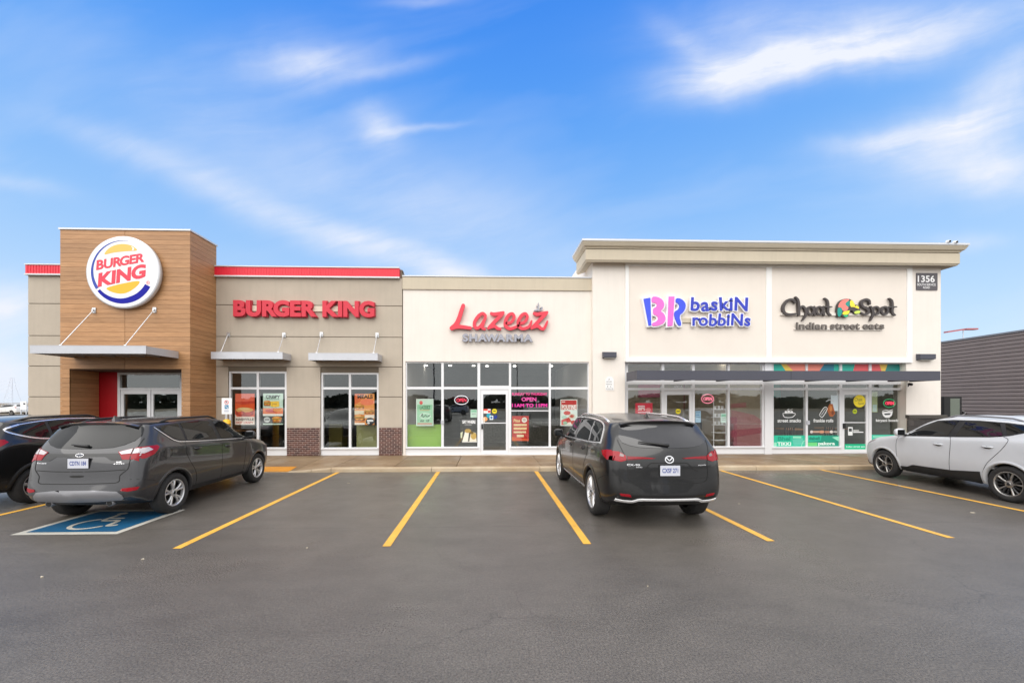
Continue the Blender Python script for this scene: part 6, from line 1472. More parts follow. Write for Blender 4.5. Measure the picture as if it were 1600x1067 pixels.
            for i in range(2):
                o = i * 6; fs += [(o, o + 1, o + 7, o + 6), (o + 1, o + 2, o + 8, o + 7), (o + 2, o + 3, o + 9, o + 8), (o + 3, o + 5, o + 11, o + 9), (o + 4, o, o + 6, o + 10)]
            if sx > 0: fs = fs
            else: fs = [f[::-1] for f in fs]
            rim.add(for_v, fs, mi)
        k_n, kind = style
        for k in range(k_n):
            a = 2 * pi * k / k_n + pi / 2 + .1
            if kind == 'double':
                for d in (-1, 1): bar(a + d * .10, a + d * .215, .055, rs - .02, .036, .046, xo - .035, xo - .024)
            elif kind == 'twist':
                for d in (-1, 1): bar(a + d * .13, a + d * .20, .05, rs - .02, .034, .040, xo - .038, xo - .022, mi=0 if d > 0 else 1)
                bar(a + pi / k_n, a + pi / k_n + .05, .05, rs - .02, .03, .02, xo - .05, xo - .03, mi=1)
            elif kind == 'multi':
                bar(a, a + .06, .05, rs - .02, .042, .030, xo - .034, xo - .022); bar(a + pi / k_n, a + pi / k_n - .06, .05, rs - .02, .026, .022, xo - .04, xo - .026)
            else:
                bar(a, a, .05, rs - .02, .075, .06, xo - .04, xo - .026, mi=0)
                for d in (-1, 1): bar(a + d * .22, a + d * .34, .05, rs - .02, .03, .026, xo - .046, xo - .03, mi=1)
        hub = [(0, xo - .022), (.03, xo - .022), (.036, xo - .028), (.07, xo - .034), (.075, xo - .06)]
        o = len(rim.v)
        for rr, x in hub: rim.v += [(sx * x, y + rr * cos(2 * pi * k / 24), r + rr * sin(2 * pi * k / 24)) for k in range(24)]
        for i in range(len(hub) - 1):
            for k in range(24):
                q = tuple(o + q_ for q_ in (i * 24 + k, i * 24 + (k + 1) % 24, (i + 1) * 24 + (k + 1) % 24, (i + 1) * 24 + k)); rim.f.append(q[::-1] if sx < 0 else q); rim.mi.append(1 if i == 0 else 0)
        rim.build('rim', [face, dark], w)
        lathe([(0.04, xo - .09), (.15, xo - .085), (.155, xo - .105), (rs - .05, xo - .11), (rs - .052, xo - T + .02), (.0, xo - T + .02)], 'brake', M_UNDER, False)
        if steer: w.rotation_euler = (0, 0, steer)
        return w
    def wheels(s, style, mats, rim_r, width=.225):
        p = s.p
        for y in (-p['wb'] / 2, p['wb'] / 2):
            for sx in (-1, 1): s.wheel(y, sx, p['wr'], width, rim_r, style, mats)
    def mirror(s, y, z, mat, out=.12):
        for sx in (-1, 1):
            h, n = s.hit('R' if sx > 0 else 'L', y - .04, z - .03); x = h.x
            mb = MB(); cx = x + sx * (out + .02); ry = [(.10, .085, -.055), (.115, .10, -.02), (.095, .085, .04), (.05, .05, .085)]
            m_ = 16; prev = None
            for i, (rx, rz, dy) in enumerate(ry): mb.v += [(cx + rx * (abs(cos(2 * pi * k / m_)) ** .7) * (1 if cos(2 * pi * k / m_) > 0 else -1), y + dy, z + .07 + rz * (abs(sin(2 * pi * k / m_)) ** .7) * (1 if sin(2 * pi * k / m_) > 0 else -1)) for k in range(m_)]
            for i in range(3): mb.f += [(i * m_ + k, i * m_ + (k + 1) % m_, (i + 1) * m_ + (k + 1) % m_, (i + 1) * m_ + k)[::-1] for k in range(m_)]
            mb.f += [tuple(range(m_)), tuple(range(4 * m_ - 1, 3 * m_ - 1, -1))]; mb.mi = [0] * len(mb.f)
            o = mb.build('mirror', mat, s.root, True)
            MB().tube((x - sx * .02, y, z), (cx, y - .01, z + .02), .03, 8).build('mirror_arm', M_TRIM, o)
            MB().add([(cx + a * .085, y - .057, z + .07 + b * .068) for a, b in ((-1, -1), (1, -1), (1, 1), (-1, 1))], [(0, 1, 2, 3)]).build('mirror_glass', M_CGLASS, o)
    def rails(s, y0, y1, mat, lift=.05, xoff=.0):
        p = s.p
        for sx in (-1, 1):
            pts = []
            for i in range(13):
                t = i / 12; y = y0 + (y1 - y0) * t; x = sx * (p['W'] / 2 * .70 + xoff); h = s.bvh.ray_cast(Vector((x, y, 4)), Vector((0, 0, -1)))[0]
                e = min(1, min(t, 1 - t) * 7); pts.append((h.x, h.y, h.z - .012 + lift * e))
            MB().path(pts, .019, 8).build('roof_rail', mat, s.root, True)
    def handle(s, y, z, w, mat):
        for ax in 'RL':
            s.patch('door_handle_cup', ax, ell(y, z - .012, w * .34, .03, 14), M_GAP, .002, .01)
            sx = 1 if ax == 'R' else -1; P = []
            for i in range(7):
                t = i / 6; h, n = s.hit(ax, y - w / 2 + w * t, z); P.append((h.x + sx * (.006 + .03 * sin(pi * t)), h.y, h.z))
            MB().path(P, [.012, .014, .015, .015, .015, .014, .012], 8).build('door_handle', mat, s.root, True)
    def plate(s, x, z, w, h, txt, tilt=.0):
        q, n = s.hit('B', x, z); y = q.y - .012
        pl = MB().box(x - w / 2, x + w / 2, y - .006, y + .02, z - h / 2, z + h / 2).build('licence_plate', M_PLATE, s.root)
        mb = MB(); put_text(mb, txt, x - w * .40, x + w * .40, z - h * .22, z + h * .24, y - .0075, .025); mb.build('plate_text', pbr('plate_blue', L3(70, 86, 150), .5), pl)
        fm = MB(); t = .008; fm.box(x - w / 2 - t, x + w / 2 + t, y - .004, y + .018, z - h / 2 - t, z - h / 2).box(x - w / 2 - t, x + w / 2 + t, y - .004, y + .018, z + h / 2, z + h / 2 + t).box(x - w / 2 - t, x - w / 2, y - .004, y + .018, z - h / 2, z + h / 2).box(x + w / 2, x + w / 2 + t, y - .004, y + .018, z - h / 2, z + h / 2)
        fm.build('plate_frame', M_TRIM, pl)
    def badge(s, txt, x0, x1, z0, z1, mat=None, ax='B', name='badge'):
        vs, fs = glyphs(txt, .02); a, b, c, d = bbox2(vs); h, n = s.hit(ax, (x0 + x1) / 2, (z0 + z1) / 2); out = []
        for v in vs:
            X = x0 + (v[0] - a) / (b - a) * (x1 - x0); Zv = z0 + (v[1] - c) / (d - c) * (z1 - z0); q, _ = s.hit(ax, X, Zv); out.append((q.x, q.y - .006, q.z))
        MB().add(out, fs).build(name, mat or M_CHROME, s.root)
    def wiper(s, x0, z0, x1, z1):
        P = []
        for i in range(6):
            t = i / 5; q, n = s.hit('B', x0 + (x1 - x0) * t, z0 + (z1 - z0) * t); P.append(q + n * .03 if n.y < 0 else q - n * .03)
        MB().path(P, [.022, .02, .016, .014, .012, .008], 8).build('wiper', M_TRIM, s.root, True)
    def spoiler(s, hw, y0, y1, drop=.02, th=.03, plan=.12):
        mb = MB(); rows = []; nseg = 12
        top = lambda x, y: s.bvh.ray_cast(Vector((x, y, 4)), Vector((0, 0, -1)))[0].z
        for i in range(nseg + 1):
            x = -hw + 2 * hw * i / nseg; e = abs(x / hw); ya = y0 + plan * e ** 2; yb2 = y1 + plan * 1.15 * e ** 2; z = top(x, ya)
            rows.append([(x, ya + .10, top(x, ya + .10) - .004), (x, ya, z + .005), (x, (ya + yb2) / 2, z + .003 - drop * .4), (x, yb2, z - drop), (x, yb2 + .008, z - drop - th), (x, ya - .02, z - .03 - th), (x, ya + .10, z - .07)])
        n = len(rows[0])
        for r in rows: mb.v += r
        for i in range(nseg):
            for k in range(n): mb.f.append((i * n + k, i * n + (k + 1) % n, (i + 1) * n + (k + 1) % n, (i + 1) * n + k)); mb.mi.append(0)
        mb.f += [tuple(range(n)), tuple(range(nseg * n + n - 1, nseg * n - 1, -1))]; mb.mi += [0, 0]
        me, c = mb.mesh('spoiler', s.paint); b = bmesh.new(); b.from_mesh(me); bmesh.ops.recalc_face_normals(b, faces=b.faces); b.to_mesh(me); b.free()
        return link('spoiler', me, c, s.root)
    def fin(s, y):
        q = s.bvh.ray_cast(Vector((0, y, 4)), Vector((0, 0, -1)))[0]; z = q.z
        MB().add([(-.035, y + .09, z - .01), (.035, y + .09, z - .01), (.03, y - .08, z - .01), (-.03, y - .08, z - .01), (0, y - .06, z + .075), (0, y - .03, z + .07)], [(0, 3, 4, 5), (2, 1, 5, 4), (3, 2, 4), (1, 0, 5)]).build('antenna_fin', s.paint, s.root)
    def arches(s, mat, w=.05, off=.010, a0=-12, a1=192, lip=.0):
        p = s.p
        for y in (-p['wb'] / 2, p['wb'] / 2):
            o_ = ell(y, p['wr'], p['arch'] + w, p['arch'] + w, 30, radians(a0), radians(a1)); i_ = ell(y, p['wr'], p['arch'] - .002, p['arch'] - .002, 30, radians(a0), radians(a1))
            for ax in 'RL':
                mb = MB(); vs = []; N = len(o_); sx = 1 if ax == 'R' else -1
                mid = ell(y, p['wr'], p['arch'] + w * .5, p['arch'] + w * .5, 30, radians(a0), radians(a1))
                rows = []
                for ring, ofs in ((o_, .0005), (mid, off), (i_, off), (i_, -.06)):
                    r_ = []
                    for (a, b) in ring:
                        h, n = s.hit(ax, a, b); r_.append(h + Vector((sx * ofs, 0, 0)))
                    rows.append(r_)
                for r_ in rows: vs += r_
                fs = [(i * N + k, i * N + k + 1, (i + 1) * N + k + 1, (i + 1) * N + k) for i in range(3) for k in range(N - 1)]
                if sx > 0: fs = [f[::-1] for f in fs]
                mb.add(vs, fs); mb.build('wheel_arch', mat, s.root, True)
    def place(s, x, y, rz):
        s.root.location = (x, y, 0); s.root.rotation_euler = (0, 0, radians(rz)); return s.root

def base_spec(**k):
    d = dict(zu=.24, y_roof_rear=-1.9, rear_bulge=.10, corner=.11); d.update(k); return d
def dlo(c, outer, panes, chrome=None, frame=M_TRIM):
    """side glass: dark surround, one pane per opening, optional bright trim, on both sides"""
    for ax in 'RL':
        o = c.patch('window_surround', ax, outer, frame, .0035, .01)
        for q in panes: c.patch('window', ax, q, M_CGLASS, .007, .008, o)
        for (pts, w) in (chrome or []): c.line('bright_trim', ax, pts, w, M_CHROME, .011, .012, o)
def seams(c, lines, w=.008):
    for pts in lines: c.line('panel_gap', 'R', pts, w, M_GAP, .0025, .01, mirror=True)

# ---------------------------------------------------------------- graphite SUV in the accessible stall
def graphite_suv():
    p = base_spec(W=1.83, R=-2.155, F=2.18, wb=2.69, wr=.353, arch=.405, H=1.67, belt=(1.31, 1.06), hood=(1.13, .97), roof=[(-1.9, 1.635), (-1.0, 1.675), (-.2, 1.685), (.28, 1.66)], y_roof_front=.28, y_cowl=1.08, y_roof_rear=-1.9,
                  rear=[.30, .20, .06, .0, .055, .085, .14, .27, .385, .34, .31], rear_z=[.30, .30, .37, .50, .74, 1.03, 1.20, 1.40, 1.565, 1.615, 1.63], nose=[.2, .12, .04, 0, 0, .03, .07, .10, .13, .15, .15])
    c = Car('graphite_suv', 'dark grey suv parked nose in with its tail over the blue accessible stall marking', 'car', P_GREY, p)
    c.wheels((5, 'double'), (M_ALLOY, M_UNDER), .238)
    c.arches(P_GREY, .045, .012)
    dlo(c, [(-1.60, 1.525), (-1.46, 1.38), (-1.28, 1.262), (-1.0, 1.226), (0, 1.168), (.74, 1.132), (1.0, 1.118), (.92, 1.17), (.60, 1.385), (.30, 1.545), (0, 1.585), (-.5, 1.60), (-1.0, 1.59), (-1.4, 1.56)],
        [[(-1.52, 1.505), (-1.42, 1.39), (-1.26, 1.287), (-1.06, 1.255), (-1.06, 1.562), (-1.35, 1.545)], [(-1.0, 1.25), (-.14, 1.198), (-.22, 1.575), (-.6, 1.585), (-1.0, 1.565)], [(-.02, 1.19), (.70, 1.152), (.82, 1.175), (.56, 1.375), (.27, 1.525), (-.10, 1.57)]],
        [([(-1.60, 1.525), (-1.46, 1.38), (-1.28, 1.262), (-1.0, 1.224), (0, 1.165), (.74, 1.128), (.98, 1.114)], .012)])
    seams(c, [[(.84, 1.10), (.80, .85), (.76, .60), (.74, .33)], [(-.05, 1.16), (-.06, .8), (-.06, .33)], [(-1.08, 1.22), (-1.10, 1.05), (-1.0, .86), (-.84, .62), (-.80, .36)], [(-.80, .35), (.74, .32)]])
    seams(c, [[(-2.12, .74), (-1.95, .70), (-1.80, .66)], [(1.80, .62), (1.95, .72), (2.05, .86)], [(1.02, 1.10), (1.4, 1.06), (1.8, .98)]], .007)
    c.line('fuel_door_gap', 'R', chaikin([(-1.62, 1.0), (-1.44, 1.0), (-1.43, 1.15), (-1.60, 1.16)], 1), .005, M_GAP, .0022, .008, closed=True, smooth=0)
    for ax in 'RL': c.line('sill_trim', ax, [(-.86, .36), (0, .345), (.82, .335)], .07, M_TRIM, .008, .02)
    c.handle(-.80, 1.085, .2, P_GREY); c.handle(.13, 1.03, .2, P_GREY)
    c.mirror(.80, 1.14, P_GREY); c.rails(-1.45, .18, M_TRIM, .055); c.fin(-1.45)
    # rear
    g = c.patch('rear_window', 'B', chaikin([(-.56, 1.575), (.56, 1.575), (.66, 1.545), (.72, 1.36), (.50, 1.235), (.2, 1.215), (-.2, 1.215), (-.50, 1.235), (-.72, 1.36), (-.66, 1.545)], 1), M_CGLASS, .006, .012)
    c.line('spoiler_edge', 'B', [(-.66, 1.588), (-.3, 1.592), (.3, 1.592), (.66, 1.588)], .022, M_GAP, .012, .02)
    c.spoiler(.62, -1.77, -1.875, .01, .02, .06)
    c.patch('brake_light', 'B', [(-.17, 1.598), (.17, 1.598), (.16, 1.622), (-.16, 1.622)], M_LRED, .012, .02)
    c.line('tailgate_gap', 'B', [(.74, 1.36), (.735, 1.22), (.70, 1.02), (.69, .90), (.60, .80), (.585, .70), (.4, .685), (-.4, .685), (-.585, .70), (-.60, .80), (-.69, .90), (-.70, 1.02), (-.735, 1.22), (-.74, 1.36)], .012, M_GAP, .003, .012, smooth=5)
    for sx in (-1, 1):
        M = lambda P: [(sx * x, z) for x, z in P]
        l = c.patch('taillight', 'B', M([(.52, 1.165), (.60, 1.185), (.695, 1.21), (.69, 1.04), (.60, 1.045), (.57, 1.10)]), M_LRED, .010, .02); c.patch('clear_lens', 'B', M([(.535, 1.16), (.60, 1.18), (.692, 1.205), (.690, 1.135), (.575, 1.125)]), M_LCLEAR, .014, .01, l)
        ax = 'R' if sx > 0 else 'L'
        l = c.patch('taillight', ax, [(-2.10, 1.03), (-1.94, 1.045), (-1.80, 1.10), (-1.68, 1.205), (-1.70, 1.235), (-1.86, 1.232), (-2.10, 1.205)], M_LRED, .008, .02); c.patch('clear_lens', ax, [(-2.09, 1.13), (-1.93, 1.125), (-1.80, 1.17), (-1.84, 1.215), (-2.09, 1.20)], M_LCLEAR, .012, .01, l)
        l2 = c.patch('taillight', 'B', M([(.705, 1.04), (.80, 1.05), (.83, 1.21), (.71, 1.212)]), M_LRED, .009, .02); c.patch('clear_lens', 'B', M([(.708, 1.13), (.82, 1.14), (.82, 1.20), (.712, 1.205)]), M_LCLEAR, .013, .01, l2)
        c.patch('reflector', 'B', M([(.63, .565), (.72, .545), (.82, .56), (.84, .61), (.65, .60)]), M_LRED, .008, .02)
        q, n = c.hit('B', sx * .45, .40); MB().tube((sx * .45, q.y + .12, .37), (sx * .45, q.y + .0, .365), .045, 14, .05).build('exhaust_pipe', M_SATIN, c.root, True); MB().tube((sx * .45, q.y + .02, .365), (sx * .45, q.y - .004, .365), .040, 14).build('exhaust_mouth', M_GAP, c.root)
    c.line('crease', 'B', [(-.66, .885), (-.3, .872), (.3, .872), (.66, .885)], .012, M_GAP, .001, .006)
    c.patch('bumper_skid', 'B', chaikin([(-.60, .40), (.60, .40), (.68, .46), (.56, .585), (-.56, .585), (-.68, .46)], 1), M_SATIN, .014, .03)
    c.patch('bumper_lower', 'B', [(-.8, .29), (.8, .29), (.80, .37), (.6, .39), (-.6, .39), (-.80, .37)], M_TRIM, .006, .02)
    c.patch('tailgate_shade', 'B', [(-.56, 1.145), (.56, 1.145), (.60, 1.03), (.46, 1.03), (.36, 1.095), (-.36, 1.095), (-.46, 1.03), (-.60, 1.03)], pbr('graphite_recess_shade', (.022, .022, .023), .45, coat=.2), .004, .01)  # recess shading around the plate, painted as a darker patch on body colour
    c.patch('badge', 'B', ell(0, 1.122, .062, .026, 20), M_CHROME, .010, .02); c.patch('badge_face', 'B', ell(0, 1.122, .055, .020, 20), pbr('badge_dark_blue', (.03, .035, .06), .3), .013, .008)
    c.plate(.01, 1.0, .305, .15, 'CDTN 184'); c.badge('ESCAPE', -.66, -.50, 1.0, .978 + .0, None) if False else c.badge('Escape', -.67, -.50, .985, 1.012); c.badge('SE', .53, .60, .997, 1.018); c.badge('4WD', .49, .64, .975, .988)
    c.patch('hatch_handle', 'B', chaikin([(-.11, .815), (.11, .815), (.09, .78), (-.09, .78)], 1), M_GAP, .004, .01)
    c.wiper(.02, 1.225, -.14, 1.262) if False else c.wiper(.10, 1.245, -.17, 1.268)
    # front lamps and grille (mirrored in the shop glass)
    for sx in (-1, 1): c.patch('headlight', 'F', [(sx * .45, .90), (sx * .78, .95), (sx * .80, .84), (sx * .5, .82)], M_LCLEAR, .008, .02)
    c.patch('grille', 'F', [(-.45, .78), (.45, .78), (.38, .46), (-.38, .46)], M_TRIM, .006, .02)
    return c.place(-6.47, 8.56, 1.8)

# ---------------------------------------------------------------- black three-row SUV, tail to the camera
def black_suv():
    p = base_spec(W=1.965, R=-2.485, F=2.41, wb=3.12, wr=.392, arch=.445, H=1.735, belt=(1.285, 1.10), hood=(1.17, 1.03), roof=[(-2.2, 1.66), (-1.2, 1.73), (-.2, 1.745), (.45, 1.70)], y_roof_front=.45, y_cowl=1.22, y_roof_rear=-2.2, zu=.26,
                  rear=[.34, .22, .07, .0, .035, .055, .12, .28, .44, .34, .30], rear_z=[.33, .33, .40, .52, .80, 1.12, 1.26, 1.44, 1.585, 1.655, 1.67], nose=[.2, .12, .04, 0, 0, .02, .04, .06, .09, .11, .11], rear_bulge=.13, crease_shoulder=.2, rx0=[0, .50, .69, .775, .79, .78, .74, .675, .60, .39, 0], rx1=[0, .58, .83, .91, .925, .90, .85, .775, .68, .44, 0])
    c = Car('black_suv', 'black suv parked nose in with chrome bumper strip facing the camera', 'car', P_BLACK, p)
    c.wheels((8, 'multi'), (M_ALLOY, M_UNDER), .285, .27)
    c.arches(P_BLACK, .05, .014)
    dlo(c, [(-1.93, 1.285), (-1.3, 1.245), (0, 1.195), (.9, 1.16), (1.22, 1.15), (1.1, 1.22), (.72, 1.45), (.42, 1.60), (0, 1.635), (-.6, 1.645), (-1.2, 1.635), (-1.66, 1.59), (-1.82, 1.50)],
        [[(-1.88, 1.305), (-1.36, 1.27), (-1.22, 1.61), (-1.62, 1.57), (-1.78, 1.49)], [(-1.28, 1.265), (-.20, 1.225), (-.28, 1.61), (-.7, 1.618), (-1.14, 1.61)], [(-.10, 1.22), (.88, 1.182), (1.0, 1.20), (.68, 1.435), (.40, 1.575), (-.17, 1.605)]],
        [([(1.18, 1.15), (.9, 1.158), (0, 1.193), (-1.3, 1.243), (-1.88, 1.28), (-1.93, 1.30), (-1.83, 1.50), (-1.66, 1.592), (-1.2, 1.637), (-.6, 1.648), (0, 1.637), (.42, 1.60)], .018), ([(-1.28, 1.26), (-1.17, 1.61)], .012), ([(-.15, 1.22), (-.22, 1.61)], .010)])
    seams(c, [[(1.02, 1.14), (.98, .8), (.96, .36)], [(-.16, 1.2), (-.2, .8), (-.2, .36)], [(-1.30, 1.24), (-1.34, 1.05), (-1.12, .78), (-1.02, .40)], [(-1.02, .38), (.96, .36)]])
    seams(c, [[(-2.45, .84), (-2.25, .80), (-2.02, .70)], [(2.05, .66), (2.2, .78), (2.28, .92)], [(1.25, 1.13), (1.7, 1.09), (2.1, 1.03)]], .007)
    for ax in 'RL':
        c.line('sill_trim', ax, [(-1.08, .345), (0, .33), (1.08, .33)], .05, M_TRIM, .008, .02); c.line('bright_sill', ax, [(-1.05, .375), (0, .36), (1.05, .36)], .022, M_CHROME, .012, .02)
    c.handle(-1.0, 1.10, .22, P_BLACK); c.handle(.05, 1.06, .22, P_BLACK)
    c.mirror(.98, 1.16, P_BLACK); c.rails(-1.75, .3, M_CHROME, .05); c.fin(-1.6)
    c.patch('rear_window', 'B', chaikin([(-.55, 1.575), (.55, 1.575), (.62, 1.545), (.705, 1.34), (.50, 1.262), (.2, 1.248), (-.2, 1.248), (-.50, 1.262), (-.705, 1.34), (-.62, 1.545)], 1), M_RGLASS, .006, .012)
    c.spoiler(.61, -2.11, -2.215, .012, .025, .10)
    c.badge('PUREST', .26, .46, 1.518, 1.532, M_WHITE)
    c.line('tailgate_gap', 'B', [(.71, 1.36), (.68, 1.22), (.625, 1.05), (.62, .84), (.57, .745), (.4, .725), (-.4, .725), (-.57, .745), (-.62, .84), (-.625, 1.05), (-.68, 1.22), (-.71, 1.36)], .010, M_GAP, .003, .012, smooth=5)
    for sx in (-1, 1):
        M = lambda P: [(sx * x, z) for x, z in P]; ax = 'R' if sx > 0 else 'L'
        c.patch('taillight', 'B', M([(.20, 1.105), (.42, 1.122), (.618, 1.128), (.618, 1.068), (.40, 1.085), (.24, 1.09)]), M_LDARK, .010, .02); c.line('light_strip', 'B', M([(.25, 1.098), (.42, 1.106), (.61, 1.098)]), .014, M_LRED, .014, .02)
        l = c.patch('taillight', 'B', M([(.632, 1.13), (.69, 1.172), (.745, 1.19), (.80, 1.195), (.82, 1.06), (.71, 1.04), (.632, 1.065)]), M_LRED, .012, .03); c.patch('clear_lens', 'B', M([(.66, 1.145), (.71, 1.17), (.725, 1.125), (.67, 1.115)]), pbr('smoked_lens', (.20, .14, .14), .15, coat=1), .014, .01, l)
        c.patch('taillight', ax, [(-2.37, 1.05), (-2.28, 1.06), (-2.16, 1.12), (-2.11, 1.18), (-2.23, 1.205), (-2.37, 1.20)], M_LRED, .014, .02)
        c.patch('reflector', 'B', M([(.57, .51), (.72, .525), (.74, .56), (.59, .55)]), M_LRED, .007, .02)
        c.line('bumper_strip', 'B', M([(.79, .455), (.68, .442), (.55, .436), (.47, .468), (.40, .478)]), .030, M_BRIGHT, .018, .03, smooth=6)
        c.patch('bumper_pocket', 'B', M([(.54, .46), (.57, .50), (.77, .515), (.77, .47), (.66, .455)]), M_GAP, .005, .02)
    c.line('bumper_strip', 'B', [(-.42, .478), (0, .482), (.42, .478)], .026, M_BRIGHT, .0185, .03)
    c.patch('bumper_lower', 'B', [(-.84, .31), (.84, .31), (.84, .43), (.56, .42), (.46, .455), (-.46, .455), (-.56, .42), (-.84, .43)], M_TRIM, .008, .02)
    c.line('plate_recess', 'B', [(-.46, .90), (-.38, .93), (-.29, 1.02), (-.2, 1.03), (.2, 1.03), (.29, 1.02), (.38, .93), (.46, .90)], .014, M_GAP, .002, .01, smooth=3)
    c.line('crease', 'B', [(-.64, .80), (0, .79), (.64, .80)], .010, M_GAP, .001, .008)
    c.line('badge', 'B', ell(0, 1.083, .062, .050, 20), .014, M_CHROME, .012, .02, closed=True, smooth=1); c.line('badge', 'B', [(-.048, 1.112), (-.03, 1.095), (0, 1.070), (.03, 1.095), (.048, 1.112)], .014, M_CHROME, .013, .02, smooth=3)
    c.plate(0, .92, .305, .155, 'CXSF 271'); c.badge('CX-90', -.63, -.44, .985, 1.015); c.badge('AWD', -.50, -.41, .957, .974); c.badge('INLINE6', .46, .60, .985, 1.0)
    c.wiper(.02, 1.275, -.42, 1.325)
    for sx in (-1, 1): c.patch('headlight', 'F', [(sx * .45, .92), (sx * .78, .96), (sx * .80, .88), (sx * .5, .86)], M_LCLEAR, .008, .02)
    c.patch('grille', 'F', [(-.55, .84), (.55, .84), (.42, .46), (-.42, .46)], M_TRIM, .006, .02)
    return c.place(2.775, 8.50, .0)

# ---------------------------------------------------------------- black SUV at the left edge
def dark_suv():
    p = base_spec(W=1.855, R=-2.16, F=2.24, wb=2.66, wr=.353, arch=.405, H=1.69, belt=(1.30, 1.06), hood=(1.15, .98), roof=[(-1.9, 1.64), (-1.0, 1.685), (-.2, 1.695), (.28, 1.67)], y_roof_front=.28, y_cowl=1.08, y_roof_rear=-1.9,
                  rear=[.30, .20, .06, .0, .02, .06, .12, .26, .40, .34, .31], rear_z=[.30, .30, .37, .50, .74, 1.05, 1.22, 1.42, 1.57, 1.625, 1.64], nose=[.2, .12, .04, 0, 0, .03, .06, .09, .12, .14, .14])
    c = Car('dark_suv', 'black suv cut by the left edge of the picture beside the dark grey one', 'car', P_BLACK2, p)
    c.wheels((5, 'plain'), (M_ALLOY, M_ALLOYD), .238); c.arches(M_TRIM, .06, .014)
    dlo(c, [(-1.74, 1.44), (-1.60, 1.345), (-1.25, 1.245), (-.8, 1.215), (0, 1.165), (.75, 1.128), (1.0, 1.118), (.9, 1.18), (.60, 1.385), (.30, 1.55), (0, 1.59), (-.6, 1.60), (-1.1, 1.575), (-1.5, 1.525)],
        [[(-1.66, 1.435), (-1.57, 1.37), (-1.25, 1.272), (-1.06, 1.258), (-1.06, 1.55), (-1.45, 1.505)], [(-1.0, 1.25), (-.14, 1.195), (-.22, 1.565), (-.6, 1.575), (-1.0, 1.552)], [(-.02, 1.188), (.70, 1.15), (.82, 1.17), (.56, 1.37), (.27, 1.525), (-.10, 1.565)]],
        [([(-1.5, 1.527), (-1.74, 1.445), (-1.60, 1.343), (-1.25, 1.243), (-.8, 1.213), (0, 1.163), (.98, 1.115)], .026), ([(-1.5, 1.527), (-1.1, 1.577), (-.6, 1.602), (0, 1.592)], .014)])
    seams(c, [[(.84, 1.10), (.78, .60), (.76, .36)], [(-.05, 1.16), (-.06, .36)], [(-1.05, 1.22), (-1.05, 1.0), (-.9, .7), (-.82, .38)], [(-1.72, 1.2), (-1.95, 1.04), (-2.1, .95)]])
    for ax in 'RL':
        c.line('sill_trim', ax, [(-.86, .33), (0, .32), (.82, .32)], .12, M_TRIM, .008, .02)
        c.patch('taillight', ax, [(-2.1, 1.10), (-1.92, 1.13), (-1.76, 1.22), (-1.80, 1.27), (-1.98, 1.275), (-2.1, 1.27)], M_LRED, .008, .02)
        c.patch('bumper_lower', ax, [(-2.15, .28), (-1.84, .28), (-1.80, .52), (-2.0, .50), (-2.15, .50)], M_TRIM, .006, .02)
    c.handle(-.80, 1.085, .2, P_BLACK2); c.handle(.13, 1.03, .2, P_BLACK2); c.mirror(.80, 1.14, P_BLACK2); c.rails(-1.5, .18, M_TRIM, .05); c.fin(-1.5)
    c.patch('rear_window', 'B', [(-.56, 1.575), (.56, 1.575), (.72, 1.30), (-.72, 1.30)], M_RGLASS, .006, .012)
    for sx in (-1, 1):
        c.patch('taillight', 'B', [(sx * .72, 1.24), (sx * .5, 1.16), (sx * .5, 1.08), (sx * .80, 1.08), (sx * .80, 1.25)], M_LRED, .01, .02)
        c.patch('headlight', 'F', [(sx * .45, .92), (sx * .78, .97), (sx * .80, .86), (sx * .5, .85)], M_LCLEAR, .008, .02)
        q, n = c.hit('B', sx * .55, .40); MB().tube((sx * .55, q.y + .12, .36), (sx * .55, q.y - .0, .355), .05, 14, .055).build('exhaust_pipe', M_CHROME, c.root, True)
    c.patch('bumper_lower', 'B', [(-.8, .29), (.8, .29), (.80, .48), (-.80, .48)], M_TRIM, .006, .02); c.patch('grille', 'F', [(-.45, .84), (.45, .84), (.38, .46), (-.38, .46)], M_TRIM, .006, .02)
    return c.place(-9.67, 9.355, 0)

